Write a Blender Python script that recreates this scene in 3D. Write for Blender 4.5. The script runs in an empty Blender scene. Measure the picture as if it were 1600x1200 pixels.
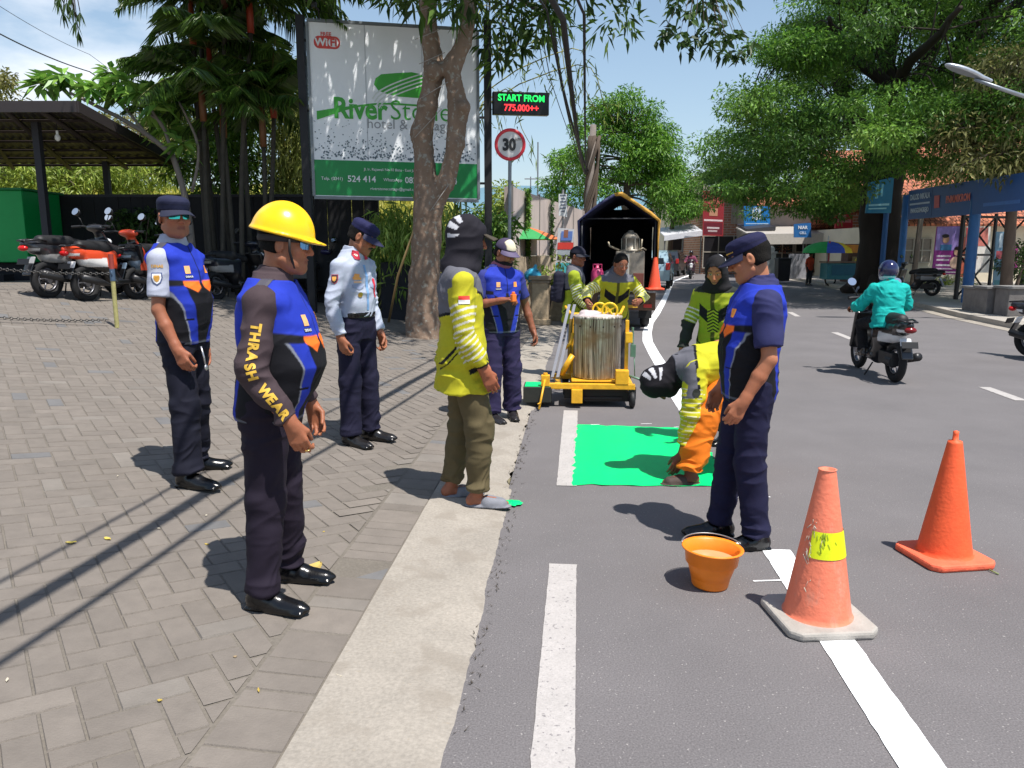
import bpy, bmesh, math, random
import numpy as np
from mathutils import Vector, Matrix, noise as mnoise
from mathutils.bvhtree import BVHTree
R = math.radians
SC = bpy.context.scene
COL = SC.collection
rng = np.random.default_rng(7)
random.seed(7)

# ------------------------------------------------------------------ camera
CAM_H, PITCH, FPX = 1.55, R(9.85), 1202.0
cam = bpy.data.cameras.new("camera")
cam.sensor_width = 36.0
cam.lens = FPX / 1600 * 36.0
cam.clip_start = 0.05
cam.clip_end = 5000
camo = bpy.data.objects.new("camera", cam)
COL.objects.link(camo)
camo.location = (0, 0, CAM_H)
camo.rotation_euler = (math.pi / 2 - PITCH, 0, 0)
SC.camera = camo

# ------------------------------------------------------------------ world, sun, exposure
SUN_EL, SUN_AZ = R(66), R(137)          # azimuth clockwise from +Y
w = bpy.data.worlds.new("World")
SC.world = w
w.use_nodes = True
nt = w.node_tree
nt.nodes.clear()
def wn(t, **k):
    n = nt.nodes.new(t)
    for a, b in k.items():
        setattr(n, a, b)
    return n
sky = wn("ShaderNodeTexSky")
sky.sky_type = 'NISHITA'
sky.sun_disc = False
sky.sun_elevation = SUN_EL
sky.sun_rotation = SUN_AZ
sky.air_density = 1.3
sky.dust_density = 0.6
sky.ozone_density = 1.6
bg = wn("ShaderNodeBackground")
bg.inputs[1].default_value = 0.092
out = wn("ShaderNodeOutputWorld")
tc = wn("ShaderNodeTexCoord")
mp = wn("ShaderNodeMapping")
mp.inputs['Scale'].default_value = (1.0, 1.0, 2.6)
mp.inputs['Location'].default_value = (0.35, 0.0, 0.12)
ns = wn("ShaderNodeTexNoise")
ns.inputs['Scale'].default_value = 2.3
ns.inputs['Detail'].default_value = 9
ns.inputs['Roughness'].default_value = 0.55
cr = wn("ShaderNodeValToRGB")
cr.color_ramp.elements[0].position = 0.60
cr.color_ramp.elements[1].position = 0.80
# clouds gather on the left (west) side of the view
sx = wn("ShaderNodeSeparateXYZ")
mr = wn("ShaderNodeMapRange")
mr.inputs[1].default_value = -0.12
mr.inputs[2].default_value = -0.5
mr.inputs[3].default_value = -0.06
mr.inputs[4].default_value = 0.125
ad = wn("ShaderNodeMath", operation='ADD')
mx = wn("ShaderNodeMixRGB")
mx.inputs[2].default_value = (9.6, 9.8, 10.2, 1)
hz = wn("ShaderNodeMapRange")            # milky air near the horizon
hz.inputs[1].default_value = 0.0
hz.inputs[2].default_value = 0.6
hz.inputs[3].default_value = 0.35
hz.inputs[4].default_value = 0.0
mh = wn("ShaderNodeMixRGB")
mh.inputs[2].default_value = (5.4, 7.5, 10.4, 1)
L = nt.links.new
L(tc.outputs['Generated'], mp.inputs[0]); L(mp.outputs[0], ns.inputs['Vector'])
L(tc.outputs['Generated'], sx.inputs[0]); L(sx.outputs[0], mr.inputs[0])
L(ns.outputs[0], ad.inputs[0]); L(mr.outputs[0], ad.inputs[1]); L(ad.outputs[0], cr.inputs[0])
L(sx.outputs[2], hz.inputs[0]); L(hz.outputs[0], mh.inputs[0]); L(sky.outputs[0], mh.inputs[1])
L(mh.outputs[0], mx.inputs[1]); L(cr.outputs[0], mx.inputs[0])
L(mx.outputs[0], bg.inputs[0]); L(bg.outputs[0], out.inputs[0])

sl = bpy.data.lights.new("sun", 'SUN')
sl.energy = 4.9
sl.angle = R(0.53)
sl.color = (1.0, 0.955, 0.89)
so = bpy.data.objects.new("sun", sl)
COL.objects.link(so)
sdir = Vector((math.sin(SUN_AZ) * math.cos(SUN_EL), math.cos(SUN_AZ) * math.cos(SUN_EL), math.sin(SUN_EL)))
so.rotation_euler = sdir.to_track_quat('Z', 'Y').to_euler()
so.location = sdir * 60
SC.view_settings.view_transform = 'Standard'
SC.view_settings.look = 'None'
SC.view_settings.gamma = 1
SC.view_settings.exposure = 0.45
SC.cycles.max_bounces = 6
SC.cycles.transparent_max_bounces = 6

# ------------------------------------------------------------------ pixel -> place (photo is 1600 x 1200)
def ray(px, py):
    u = (px - 800) / FPX; v = (600 - py) / FPX
    return (u, math.cos(PITCH) + v * math.sin(PITCH), -math.sin(PITCH) + v * math.cos(PITCH))
def at(px, py, Y):
    r = ray(px, py); t = Y / r[1]
    return Vector((r[0] * t, Y, CAM_H + r[2] * t))
KY = [-6, 2.1, 4.43, 6.38, 8.93, 11, 14.64, 19, 26, 39, 60, 110]
KX = [-.83, -.18, 0, .16, .38, .56, 0.95, 1.75, 3.5, 6.7, 13, 30]
def kerb_out(y): return np.interp(y, KY, KX)
def kerb_in(y): return np.interp(y, KY, KX) - .52
RY = [-6, 8, 14.9, 18.2, 25.8, 34, 42, 50, 60, 110]
RX = [8.3, 9.2, 9.95, 10.5, 12.3, 13.9, 15.2, 17.5, 22, 44]
def right_edge(y): return np.interp(y, RY, RX)
def gz(x, y):
    s = kerb_in(y) - x
    s = np.clip(s, -.52, 7.)
    zin = .03 + .055 * s + .012 * s * s
    zk = .012 + .018 * (s + .52) / .52
    z = np.where(s >= 0, zin, zk)
    z = np.where(x > kerb_out(y), 0.0, z)
    return np.where(x > right_edge(y), .12, z)
def pix(p):
    dz = p[2] - CAM_H; zc = p[1] * math.cos(PITCH) - dz * math.sin(PITCH)
    return 800 + FPX * p[0] / zc, 600 - FPX * (p[1] * math.sin(PITCH) + dz * math.cos(PITCH)) / zc
def gp(px, py):
    r = ray(px, py); z = 0.0
    for _ in range(30):
        t = (z - CAM_H) / r[2]
        z = .6 * z + .4 * float(gz(r[0] * t, r[1] * t))
    t = (z - CAM_H) / r[2]
    return Vector((r[0] * t, r[1] * t, z))

# ------------------------------------------------------------------ colours and materials
def C(r, g, b):
    f = lambda c: (c / 255 / 12.92 if c / 255 <= .04045 else ((c / 255 + .055) / 1.055) ** 2.4)
    return (f(r), f(g), f(b))
def M(name, base=(.5, .5, .5), rough=.7, metal=0., var=0., vs=4., bump=0., bs=60., attr=False,
      trans=0., coat=0., spec=None, glass=0., emit=0., sss=0., bd=4, stretch=None):
    m = bpy.data.materials.new(name)
    m.use_nodes = True
    t = m.node_tree
    p = t.nodes['Principled BSDF']
    ln = t.links.new
    p.inputs['Roughness'].default_value = rough
    p.inputs['Metallic'].default_value = metal
    if spec is not None: p.inputs['Specular IOR Level'].default_value = spec
    if coat: p.inputs['Coat Weight'].default_value = coat; p.inputs['Coat Roughness'].default_value = .08
    if glass: p.inputs['Transmission Weight'].default_value = glass
    if sss:
        p.inputs['Subsurface Weight'].default_value = sss
        p.inputs['Subsurface Radius'].default_value = (1., .35, .2)
        p.inputs['Subsurface Scale'].default_value = .01
    p.inputs['Base Color'].default_value = (*base, 1)
    src = None
    co = t.nodes.new('ShaderNodeTexCoord')
    vec = co.outputs['Object']
    if stretch:
        mpn = t.nodes.new('ShaderNodeMapping'); mpn.inputs['Scale'].default_value = stretch
        ln(vec, mpn.inputs[0]); vec = mpn.outputs[0]
    if attr:
        a = t.nodes.new('ShaderNodeVertexColor'); a.layer_name = 'Col'; src = a.outputs[0]
        ln(src, p.inputs['Base Color'])
    if var:
        n = t.nodes.new('ShaderNodeTexNoise'); n.inputs['Scale'].default_value = vs; n.inputs['Detail'].default_value = 6
        n.inputs['Roughness'].default_value = .65
        ln(vec, n.inputs['Vector'])
        mr_ = t.nodes.new('ShaderNodeMapRange')
        mr_.inputs[1].default_value = .25; mr_.inputs[2].default_value = .75
        mr_.inputs[3].default_value = 1 - var; mr_.inputs[4].default_value = 1 + var
        ln(n.outputs[0], mr_.inputs[0])
        x = t.nodes.new('ShaderNodeMixRGB'); x.blend_type = 'MULTIPLY'; x.inputs[0].default_value = 1
        x.inputs[1].default_value = (*base, 1)
        if src: ln(src, x.inputs[1])
        ln(mr_.outputs[0], x.inputs[2]); ln(x.outputs[0], p.inputs['Base Color']); src = x.outputs[0]
    if bump:
        n2 = t.nodes.new('ShaderNodeTexNoise'); n2.inputs['Scale'].default_value = bs; n2.inputs['Detail'].default_value = bd
        ln(vec, n2.inputs['Vector'])
        b = t.nodes.new('ShaderNodeBump'); b.inputs['Strength'].default_value = bump; b.inputs['Distance'].default_value = .01
        ln(n2.outputs[0], b.inputs['Height']); ln(b.outputs[0], p.inputs['Normal'])
    if emit:
        p.inputs['Emission Color'].default_value = (*base, 1); p.inputs['Emission Strength'].default_value = emit
    if trans:
        tr = t.nodes.new('ShaderNodeBsdfTranslucent'); tr.inputs[0].default_value = (*base, 1)
        if src: ln(src, tr.inputs[0])
        ms = t.nodes.new('ShaderNodeMixShader'); ms.inputs[0].default_value = trans
        ln(p.outputs[0], ms.inputs[1]); ln(tr.outputs[0], ms.inputs[2])
        ln(ms.outputs[0], t.nodes['Material Output'].inputs[0])
    return m
_simple = {}
def S(rgb, rough=.6, metal=0., var=.12, vs=8., bump=.0, bs=60, **k):
    key = (rgb, rough, metal, var, bump, vs, bs, tuple(sorted(k.items())))
    if key not in _simple:
        _simple[key] = M('surface_%d_%d_%d' % rgb, C(*rgb), rough, metal, var, vs, bump, bs, **k)
    return _simple[key]

# ------------------------------------------------------------------ object helpers
def tag(o, label=None, cat=None, group=None, kind=None):
    if label: o['label'] = label
    if cat: o['category'] = cat
    if group: o['group'] = group
    if kind: o['kind'] = kind
    return o
def empty(name, loc=(0, 0, 0), rz=0., label=None, cat=None, group=None):
    o = bpy.data.objects.new(name, None)
    o.empty_display_size = .2
    COL.objects.link(o)
    o.location = loc
    o.rotation_euler = (0, 0, rz)
    return tag(o, label, cat, group)
def copy_tree(o, parent=None):
    c = o.copy(); COL.objects.link(c)
    if parent: c.parent = parent
    for ch in list(o.children): copy_tree(ch, c)
    return c
def mesh_np(name, V, F, mat=None, parent=None, col=None, smooth=True):
    """V (n,3); F (m,k) int array, or list of such arrays"""
    V = np.asarray(V, dtype=np.float32)
    Fs = F if isinstance(F, list) else [F]
    Fs = [np.asarray(f, dtype=np.int32) for f in Fs if len(f)]
    me = bpy.data.meshes.new(name)
    me.vertices.add(len(V)); me.vertices.foreach_set('co', V.ravel())
    loops = np.concatenate([f.ravel() for f in Fs])
    tot = np.concatenate([np.full(len(f), f.shape[1], np.int32) for f in Fs])
    start = np.concatenate([[0], np.cumsum(tot)[:-1]]).astype(np.int32)
    me.loops.add(len(loops)); me.loops.foreach_set('vertex_index', loops)
    me.polygons.add(len(tot)); me.polygons.foreach_set('loop_start', start); me.polygons.foreach_set('loop_total', tot)
    me.polygons.foreach_set('use_smooth', np.full(len(tot), smooth, bool))
    me.update(calc_edges=True)
    me.validate()
    if col is not None:
        a = me.color_attributes.new('Col', 'FLOAT_COLOR', 'POINT')
        c4 = np.ones((len(V), 4), np.float32); c4[:, :3] = col
        a.data.foreach_set('color', c4.ravel())
    if mat: me.materials.append(mat)
    o = bpy.data.objects.new(name, me)
    COL.objects.link(o)
    if parent: o.parent = parent
    return o
def frame(d, up=(0, 0, 1)):
    z = Vector(d).normalized()
    x = Vector(up).cross(z)
    if x.length < 1e-4: x = Vector((1, 0, 0)).cross(z)
    x.normalize(); y = z.cross(x)
    return x, y, z
class MB:
    """collects shapes; build() links them as ONE mesh object"""
    def __init__(s): s.V = []; s.F = []; s.mi = []; s.sm = []; s.k = 0
    def add(s, V, F, smooth=False):
        b = len(s.V)
        s.V.extend([tuple(v) for v in V]); s.F.extend([tuple(i + b for i in f) for f in F])
        s.mi.extend([s.k] * len(F)); s.sm.extend([smooth] * len(F))
        return s
    def box(s, c, size, rz=0., rot=None, taper=1.):
        m = rot if rot is not None else Matrix.Rotation(rz, 3, 'Z')
        c = Vector(c); V = []
        for z in (-.5, .5):
            t = taper if z > 0 else 1.
            for x, y in ((-.5, -.5), (.5, -.5), (.5, .5), (-.5, .5)):
                V.append(c + m @ Vector((x * size[0] * t, y * size[1] * t, z * size[2])))
        return s.add(V, [(0, 3, 2, 1), (4, 5, 6, 7), (0, 1, 5, 4), (1, 2, 6, 5), (2, 3, 7, 6), (3, 0, 4, 7)])
    def cyl(s, a, b, r0, r1=None, n=14, caps=True):
        r1 = r0 if r1 is None else r1
        a, b = Vector(a), Vector(b); x, y, z = frame(b - a); V = []; F = []
        for p, r in ((a, r0), (b, r1)):
            for i in range(n):
                t = 2 * math.pi * i / n
                V.append(p + x * (r * math.cos(t)) + y * (r * math.sin(t)))
        for i in range(n): F.append((i, (i + 1) % n, n + (i + 1) % n, n + i))
        s.add(V, F, True)
        if caps:
            s.add(V[:n][::-1], [tuple(range(n))]); s.add(V[n:], [tuple(range(n))])
        return s
    def tube(s, pts, r, n=8, closed=False):
        pts = [Vector(p) for p in pts]; m = len(pts); V = []; F = []
        rr = r if hasattr(r, '__len__') else [r] * m
        up = Vector((0.123, 0.31, .94))
        for i, p in enumerate(pts):
            if closed: d = pts[(i + 1) % m] - pts[i - 1]
            else: d = pts[min(i + 1, m - 1)] - pts[max(i - 1, 0)]
            x, y, z = frame(d, up)
            for k in range(n):
                t = 2 * math.pi * k / n
                V.append(p + x * (rr[i] * math.cos(t)) + y * (rr[i] * math.sin(t)))
        for i in range(m if closed else m - 1):
            j = (i + 1) % m
            for k in range(n): F.append((i * n + k, i * n + (k + 1) % n, j * n + (k + 1) % n, j * n + k))
        if not closed:
            F.append(tuple(range(n))[::-1]); F.append(tuple(range((m - 1) * n, m * n)))
        return s.add(V, F, True)
    def lathe(s, c, prof, n=24, axis=(0, 0, 1), scale=(1, 1)):
        x, y, z = frame(axis, (0, 1, 0) if abs(axis[2]) > .9 else (0, 0, 1)); c = Vector(c); V = []; F = []
        for r, h in prof:
            for i in range(n):
                t = 2 * math.pi * i / n
                V.append(c + x * (r * scale[0] * math.cos(t)) + y * (r * scale[1] * math.sin(t)) + z * h)
        for j in range(len(prof) - 1):
            for i in range(n):
                F.append((j * n + i, j * n + (i + 1) % n, (j + 1) * n + (i + 1) % n, (j + 1) * n + i))
        return s.add(V, F, True)
    def ball(s, c, r, n=12, rot=None):
        c = Vector(c); r = r if hasattr(r, '__len__') else (r, r, r); V = []; F = []
        m = rot or Matrix.Identity(3); h = n // 2
        for j in range(h + 1):
            a = math.pi * j / h
            for i in range(n):
                t = 2 * math.pi * i / n
                V.append(c + m @ Vector((r[0] * math.sin(a) * math.cos(t), r[1] * math.sin(a) * math.sin(t), -r[2] * math.cos(a))))
        for j in range(h):
            for i in range(n): F.append((j * n + i, j * n + (i + 1) % n, (j + 1) * n + (i + 1) % n, (j + 1) * n + i))
        return s.add(V, F, True)
    def torus(s, c, axis, R0, r, n=24, k=10, sq=1.):
        x, y, z = frame(axis, (0, 0, 1) if abs(axis[2]) < .9 else (0, 1, 0)); c = Vector(c); V = []; F = []
        for i in range(n):
            t = 2 * math.pi * i / n; d = x * math.cos(t) + y * math.sin(t)
            for j in range(k):
                u = 2 * math.pi * j / k
                V.append(c + d * (R0 + r * math.cos(u)) + z * (r * sq * math.sin(u)))
        for i in range(n):
            for j in range(k):
                F.append((i * k + j, ((i + 1) % n) * k + j, ((i + 1) % n) * k + (j + 1) % k, i * k + (j + 1) % k))
        return s.add(V, F, True)
    def poly(s, pts): return s.add(pts, [tuple(range(len(pts)))])
    def prism(s, pts, d):
        n = len(pts); d = Vector(d); A = [Vector(p) for p in pts]; B = [p + d for p in A]
        F = [tuple(range(n))[::-1], tuple(range(n, 2 * n))] + [(i, (i + 1) % n, n + (i + 1) % n, n + i) for i in range(n)]
        return s.add(A + B, F)
    def grid(s, rows, smooth=True, thick=None):
        h = len(rows); wd = len(rows[0]); V = [Vector(p) for r in rows for p in r]
        F = [(j * wd + i, j * wd + i + 1, (j + 1) * wd + i + 1, (j + 1) * wd + i) for j in range(h - 1) for i in range(wd - 1)]
        s.add(V, F, smooth)
        if thick:
            t = Vector(thick); W = [v - t for v in V]
            s.add(W, [f[::-1] for f in F], smooth)
            b = [i for i in range(wd)] + [j * wd + wd - 1 for j in range(1, h)] + [(h - 1) * wd + i for i in range(wd - 2, -1, -1)] + [j * wd for j in range(h - 2, 0, -1)]
            n = len(b)
            s.add([V[i] for i in b] + [W[i] for i in b], [(i, n + i, n + (i + 1) % n, (i + 1) % n) for i in range(n)])
        return s
    def mat(s, k): s.k = k; return s
    def build(s, name, mats, parent=None, bevel=0., smooth=None, M4=None):
        me = bpy.data.meshes.new(name)
        me.from_pydata([tuple(v) for v in s.V], [], s.F)
        me.polygons.foreach_set('material_index', s.mi)
        me.polygons.foreach_set('use_smooth', [smooth if smooth is not None else q for q in s.sm])
        for m in (mats if isinstance(mats, (list, tuple)) else [mats]): me.materials.append(m)
        bm = bmesh.new(); bm.from_mesh(me)
        if M4 is not None: bmesh.ops.transform(bm, matrix=M4, verts=bm.verts)
        bmesh.ops.recalc_face_normals(bm, faces=bm.faces)
        bm.to_mesh(me); bm.free()
        o = bpy.data.objects.new(name, me); COL.objects.link(o)
        if parent: o.parent = parent
        if bevel:
            b = o.modifiers.new('bevel', 'BEVEL'); b.width = bevel; b.segments = 2; b.limit_method = 'ANGLE'; b.angle_limit = R(40)
        return o
def text_mesh(s, size, off=0., ext=.001, align='CENTER', space=1.):
    cu = bpy.data.curves.new('lettering', 'FONT')
    cu.body = s; cu.size = size; cu.offset = off; cu.extrude = ext; cu.align_x = align; cu.align_y = 'CENTER'
    cu.space_character = space; cu.resolution_u = 3
    ob = bpy.data.objects.new('lettering', cu)
    me = bpy.data.meshes.new_from_object(ob)
    bpy.data.objects.remove(ob)
    return me
def text(s, size, mat, origin, xdir, updir, parent=None, name='lettering', off=0., ext=.002, align='CENTER', sx=1., space=1., slant=0.):
    me = text_mesh(s, size, off, ext, align, space)
    x = Vector(xdir).normalized(); u = Vector(updir).normalized(); n = x.cross(u).normalized()
    m = Matrix(((x.x * sx, u.x + x.x * slant, n.x, origin[0]), (x.y * sx, u.y + x.y * slant, n.y, origin[1]), (x.z * sx, u.z + x.z * slant, n.z, origin[2]), (0, 0, 0, 1)))
    me.transform(m)
    me.materials.clear(); me.materials.append(mat); me.name = name
    o = bpy.data.objects.new(name, me); COL.objects.link(o)
    if parent: o.parent = parent
    return o
# ================================================================== GROUND, ROAD, PAVING
def strip(name, fl, fr, ys, mat, zf, nx=1, kind='structure', jit=0.):
    rows = []
    for y in ys:
        a, b = fl(y), fr(y)
        rows.append([(a + (b - a) * i / nx + (jit * (random.random() - .5) if i in (0, nx) else 0), y, zf(a + (b - a) * i / nx, y)) for i in range(nx + 1)])
    mb = MB().grid(rows)
    o = mb.build(name, mat)
    return tag(o, kind=kind)

def ground_mat(name, base, v1, s1, v2, s2, bump, bs, rough=.9, speck=None, stain=None):
    m = M(name, base, rough, 0, v1, s1, bump, bs)
    t = m.node_tree; p = t.nodes['Principled BSDF']; ln = t.links.new
    src = p.inputs['Base Color'].links[0].from_socket
    co = [n for n in t.nodes if n.type == 'TEX_COORD'][0]
    def layer(src, scale, lo, hi, a, b, detail=3, colr=None):
        n = t.nodes.new('ShaderNodeTexNoise'); n.inputs['Scale'].default_value = scale; n.inputs['Detail'].default_value = detail
        ln(co.outputs['Object'], n.inputs['Vector'])
        mr_ = t.nodes.new('ShaderNodeMapRange'); mr_.inputs[1].default_value = lo; mr_.inputs[2].default_value = hi
        mr_.inputs[3].default_value = a; mr_.inputs[4].default_value = b
        ln(n.outputs[0], mr_.inputs[0])
        x = t.nodes.new('ShaderNodeMixRGB')
        if colr is None:
            x.blend_type = 'MULTIPLY'; x.inputs[0].default_value = 1; ln(src, x.inputs[1]); ln(mr_.outputs[0], x.inputs[2])
        else:
            ln(src, x.inputs[1]); x.inputs[2].default_value = (*colr, 1); ln(mr_.outputs[0], x.inputs[0])
        return x.outputs[0]
    src = layer(src, s2, .3, .7, 1 - v2, 1 + v2)
    if speck: src = layer(src, speck[0], speck[1], speck[1] + .06, 0, 1, 2, speck[2])
    if stain: src = layer(src, stain[0], stain[1], stain[1] + .1, 0, stain[3], 5, stain[2])
    ln(src, p.inputs['Base Color'])
    return m
mat_asph = ground_mat('asphalt', (.138, .128, .130), .13, 1.1, .26, 150, .30, 170, .88, (75, .67, (.30, .28, .27)), (.8, .62, (.115, .108, .115), .5))
mat_kerb = ground_mat('kerb_concrete', (.298, .268, .230), .16, 2.2, .13, 70, .35, 90, .95, (48, .69, (.30, .26, .21)), (5, .54, (.235, .205, .17), .6))
mat_mortar = ground_mat('paving_mortar', (.150, .132, .110), .15, 3, .15, 80, .3, 90, .95)
mat_earth = ground_mat('earth', (.2, .18, .12), .25, .8, .2, 20, .3, 30, 1.)
mat_pave_r = ground_mat('pavement_concrete', (.36, .33, .29), .2, 1.2, .12, 40, .3, 50, .95)
mat_line_old = ground_mat('worn_line_paint', (.40, .375, .36), .09, 5, .10, 120, .25, 160, .8, (60, .63, (.22, .205, .205)))
mat_line_new = ground_mat('fresh_line_paint', (.86, .87, .88), .03, 5, .04, 120, .12, 160, .6)
mat_green = None
mat_green = ground_mat('fresh_green_paint', (.004, .66, .185), .08, 2.5, .06, 90, .15, 120, .42)

mat_green.node_tree.nodes['Principled BSDF'].inputs['Specular IOR Level'].default_value = .12
# one sheet to the horizon
tag(MB().poly([(-900, -300, -.06), (900, -300, -.06), (900, 1500, -.06), (-900, 1500, -.06)]).build('ground', mat_earth), kind='structure')
ys = list(np.arange(-6, 30, .6)) + list(np.arange(30, 112, 3))
strip('road', lambda y: kerb_out(y) - .06, lambda y: right_edge(y) + .02, ys, mat_asph, lambda x, y: 0., 6)
# concrete kerb strip, ragged edge over the asphalt
ysk = np.arange(-3, 34, .035)
def wob(y): return .012 * mnoise.noise(Vector((y * 3, 0, 0))) + .010 * mnoise.noise(Vector((y * 14, 5, 0))) + .02 * mnoise.noise(Vector((y * .9, 9, 0)))
rows = []
for y in ysk:
    o_ = float(kerb_out(y)) + wob(y); i_ = float(kerb_in(y))
    if 4.9 < y < 7.4: o_ -= .06 + .05 * mnoise.noise(Vector((y * 6, 2, 0)))
    rows.append([(i_ + (o_ - i_) * k / 5, y, .034 - .022 * k / 5 + (.003 * mnoise.noise(Vector((k, y * 4, 1)))) - (.02 if k == 5 else 0)) for k in range(6)])
tag(MB().grid(rows).build('kerb', mat_kerb), kind='structure')
# paving bed (mortar) under the blocks
rows = []
for y in np.arange(-3, 40, .4):
    rows.append([(float(kerb_in(y)) + .01 - x, y, float(gz(kerb_in(y) + .01 - x, y)) - ((.003 if x < .5 else .0055) if y < 13 else .0)) for x in list(np.arange(0, 7.2, .3)) + [8, 12, 22, 60]])
tag(MB().grid(rows).build('paving_bed', mat_mortar), kind='structure')

# herringbone paving blocks: real blocks, one mesh
def in_view(x, y, m=.25):
    if y < 1.2: return False
    zc = y * math.cos(PITCH) + 1.45 * math.sin(PITCH)
    return abs(x) < (.69 + m * .3) * zc + .25
def blocks():
    V, F, K, T3 = [], [], [], []
    def brick(cx, cy, hx, hy, ca, sa, tone, clip=None):
        b = len(V); g = .002; bev = .0045
        z0 = float(gz(cx, cy)); dz = random.gauss(0, .0012); tx = random.gauss(0, .006); ty = random.gauss(0, .006)
        ex, ey = hx - g, hy - g
        for lx, ly, dn in [(-ex, -ey, .009), (ex, -ey, .009), (ex, ey, .009), (-ex, ey, .009), (-ex + bev, -ey + bev, 0), (ex - bev, -ey + bev, 0), (ex - bev, ey - bev, 0), (-ex + bev, ey - bev, 0)]:
            x = cx + lx * ca - ly * sa; y = cy + lx * sa + ly * ca
            sl = float(gz(cx - .15, cy) - gz(cx + .15, cy)) / .3
            V.append((x, y, z0 - sl * (x - cx) + dz + lx * tx + ly * ty - dn)); K.append(tone)
        if clip is not None and any(float(kerb_in(v[1])) - v[0] < .277 for v in V[b:]):
            top = V[b + 4:b + 8]; del V[b:]; del K[b:]
            out = []
            for p, q in zip(top, top[1:] + top[:1]):
                dp, dq = (float(kerb_in(v[1])) - v[0] - .277 for v in (p, q))
                if dp >= 0: out.append(p)
                if (dp >= 0) != (dq >= 0): t = dp / (dp - dq); out.append(tuple(p[k] + (q[k] - p[k]) * t for k in range(3)))
            if len(out) < 3 or random.random() < .06: return
            for k in range(1, len(out) - 1):
                V.extend([out[0], out[k], out[k + 1]]); K.extend([tone] * 3); T3.append((b + 3 * (k - 1), b + 3 * (k - 1) + 1, b + 3 * (k - 1) + 2))
            return
        F.extend([(b + 4, b + 5, b + 6, b + 7)] + [(b + i, b + (i + 1) % 4, b + 4 + (i + 1) % 4, b + 4 + i) for i in range(4)])
    def tone():
        t = random.gauss(1, .045); c = np.array([.168, .146, .126]) * t
        r = random.random()
        if r < .04: c = np.array([.135, .132, .132]) * t
        elif r < .09: c = np.array([.182, .162, .142]) * t
        return c
    W = .112; a = R(36); ca, sa = math.cos(a), math.sin(a)
    N = 150
    for i in range(-N, N):
        for j in range(-N, N):
            q = (i - j) % 4
            if q == 0: u, v, hx, hy = i + 1, j + .5, W, W / 2
            elif q == 3: u, v, hx, hy = i + .5, j + 1, W / 2, W
            else: continue
            x = -3.5 + (u * ca - v * sa) * W; y = 6.5 + (u * sa + v * ca) * W
            if y > 14 or y < 1.4 or x < -10: continue
            s = float(kerb_in(y)) - x
            if s < .2 or not in_view(x, y): continue
            brick(x, y, hx, hy, ca, sa, tone(), 1)
    y = 1.3
    while y < 15:
        ln = random.choice([.105, .105, .21])
        xk = float(kerb_in(y + ln / 2)); sl = (float(kerb_in(y + .5)) - float(kerb_in(y))) / .5
        an = -math.atan(sl)
        brick(xk - .135, y + ln / 2, .13, ln / 2, math.cos(an), math.sin(an), tone() * 1.03)
        y += ln
    return mesh_np('paving', np.array(V), [np.array(F), np.array(T3)], M('paving_block', (.3, .26, .22), .9, 0, .14, 9, .35, 120, attr=True), col=np.array(K), smooth=False)
tag(blocks(), kind='structure')

# right-hand pavement with kerb, far-left verge
yr = list(np.arange(-6, 60, 1.2)) + [70, 90, 110]
rows = []
for y in yr:
    e = float(right_edge(y))
    rows.append([(e, y, -.03), (e, y, .115), (e + .14, y, .12), (e + 6, y, .125), (e + 60, y, .13)])
tag(MB().grid(rows, smooth=False).build('pavement', mat_pave_r), kind='structure')
strip('gutter', lambda y: right_edge(y) - .32, lambda y: right_edge(y) - .002, yr, mat_kerb, lambda x, y: .006, 1)

# ---- painted lines, 4 mm above the asphalt
def line(name, pts, width, mat, z=.004, rag=.006):
    rows = []
    P = [Vector((p[0], p[1], 0)) for p in pts]; Q = []
    for a, b in zip(P[:-1], P[1:]):
        n = max(1, int((b - a).length / .05)) if a.y < 12 else max(1, int((b - a).length / .4))
        Q += [a + (b - a) * i / n for i in range(n)]
    Q.append(P[-1])
    for i, q in enumerate(Q):
        d = (Q[min(i + 1, len(Q) - 1)] - Q[max(i - 1, 0)]).normalized(); nrm = Vector((d.y, -d.x, 0))
        w1 = width / 2 + rag * mnoise.noise(Vector((q.y * 24, 1, 0))); w2 = width / 2 + rag * mnoise.noise(Vector((q.y * 24, 7, 0)))
        rows.append([(*(q - nrm * w1).xy, z), (*(q + nrm * w2).xy, z)])
    return tag(MB().grid(rows).build(name, mat), kind='structure')
for a, b in (((.255, 3.64), (.02, .9)), ((.575, 7.39), (.365, 4.94))):
    line('lane_line', [a, b], .135, mat_line_old)
line('lane_line', [(.63, 8.3), (.80, 10.5)], .135, mat_line_old)
line('lane_line', [(1.12, .5), (1.385, 3.83)], .145, mat_line_new)
line('lane_line', [(1.66, 6.6), (1.82, 8.51), (2.0, 10), (2.16, 11.6), (2.34, 13.2), (2.58, 14.64), (2.97, 16.6), (3.6, 19.18), (4.3, 22.2), (5.12, 25.8), (6.5, 32), (8.1, 39.1), (14.6, 60)], .17, mat_line_new)
for y0, y1 in ((7.9, 8.7), (13.5, 14.7), (18.3, 19.6), (23.3, 24.8), (29, 30.5)):
    f = lambda y: float(np.interp(y, [7.9, 14.1, 18.9, 30], [5.33, 6.08, 6.9, 9.6]))
    line('lane_line', [(f(y0), y0), (f(y1), y1)], .13, mat_line_old)
    line('lane_line', [(2 * f(y0) - f(y0) + .0 - 9, y0), (f(y1) - 9, y1)], .13, mat_line_old) if False else None
# short chalk ticks beside the new line
for px, py, l_ in ((1200, 909, .07), (1165, 778, .16), (1150, 700, .05), (1010, 663, .05), (930, 664, .04), (1060, 668, .04)):
    q = gp(px, py); line('chalk_mark', [(q.x - l_, q.y), (q.x + l_, q.y + .01)], .012, mat_line_new, .0042, .002)
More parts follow.
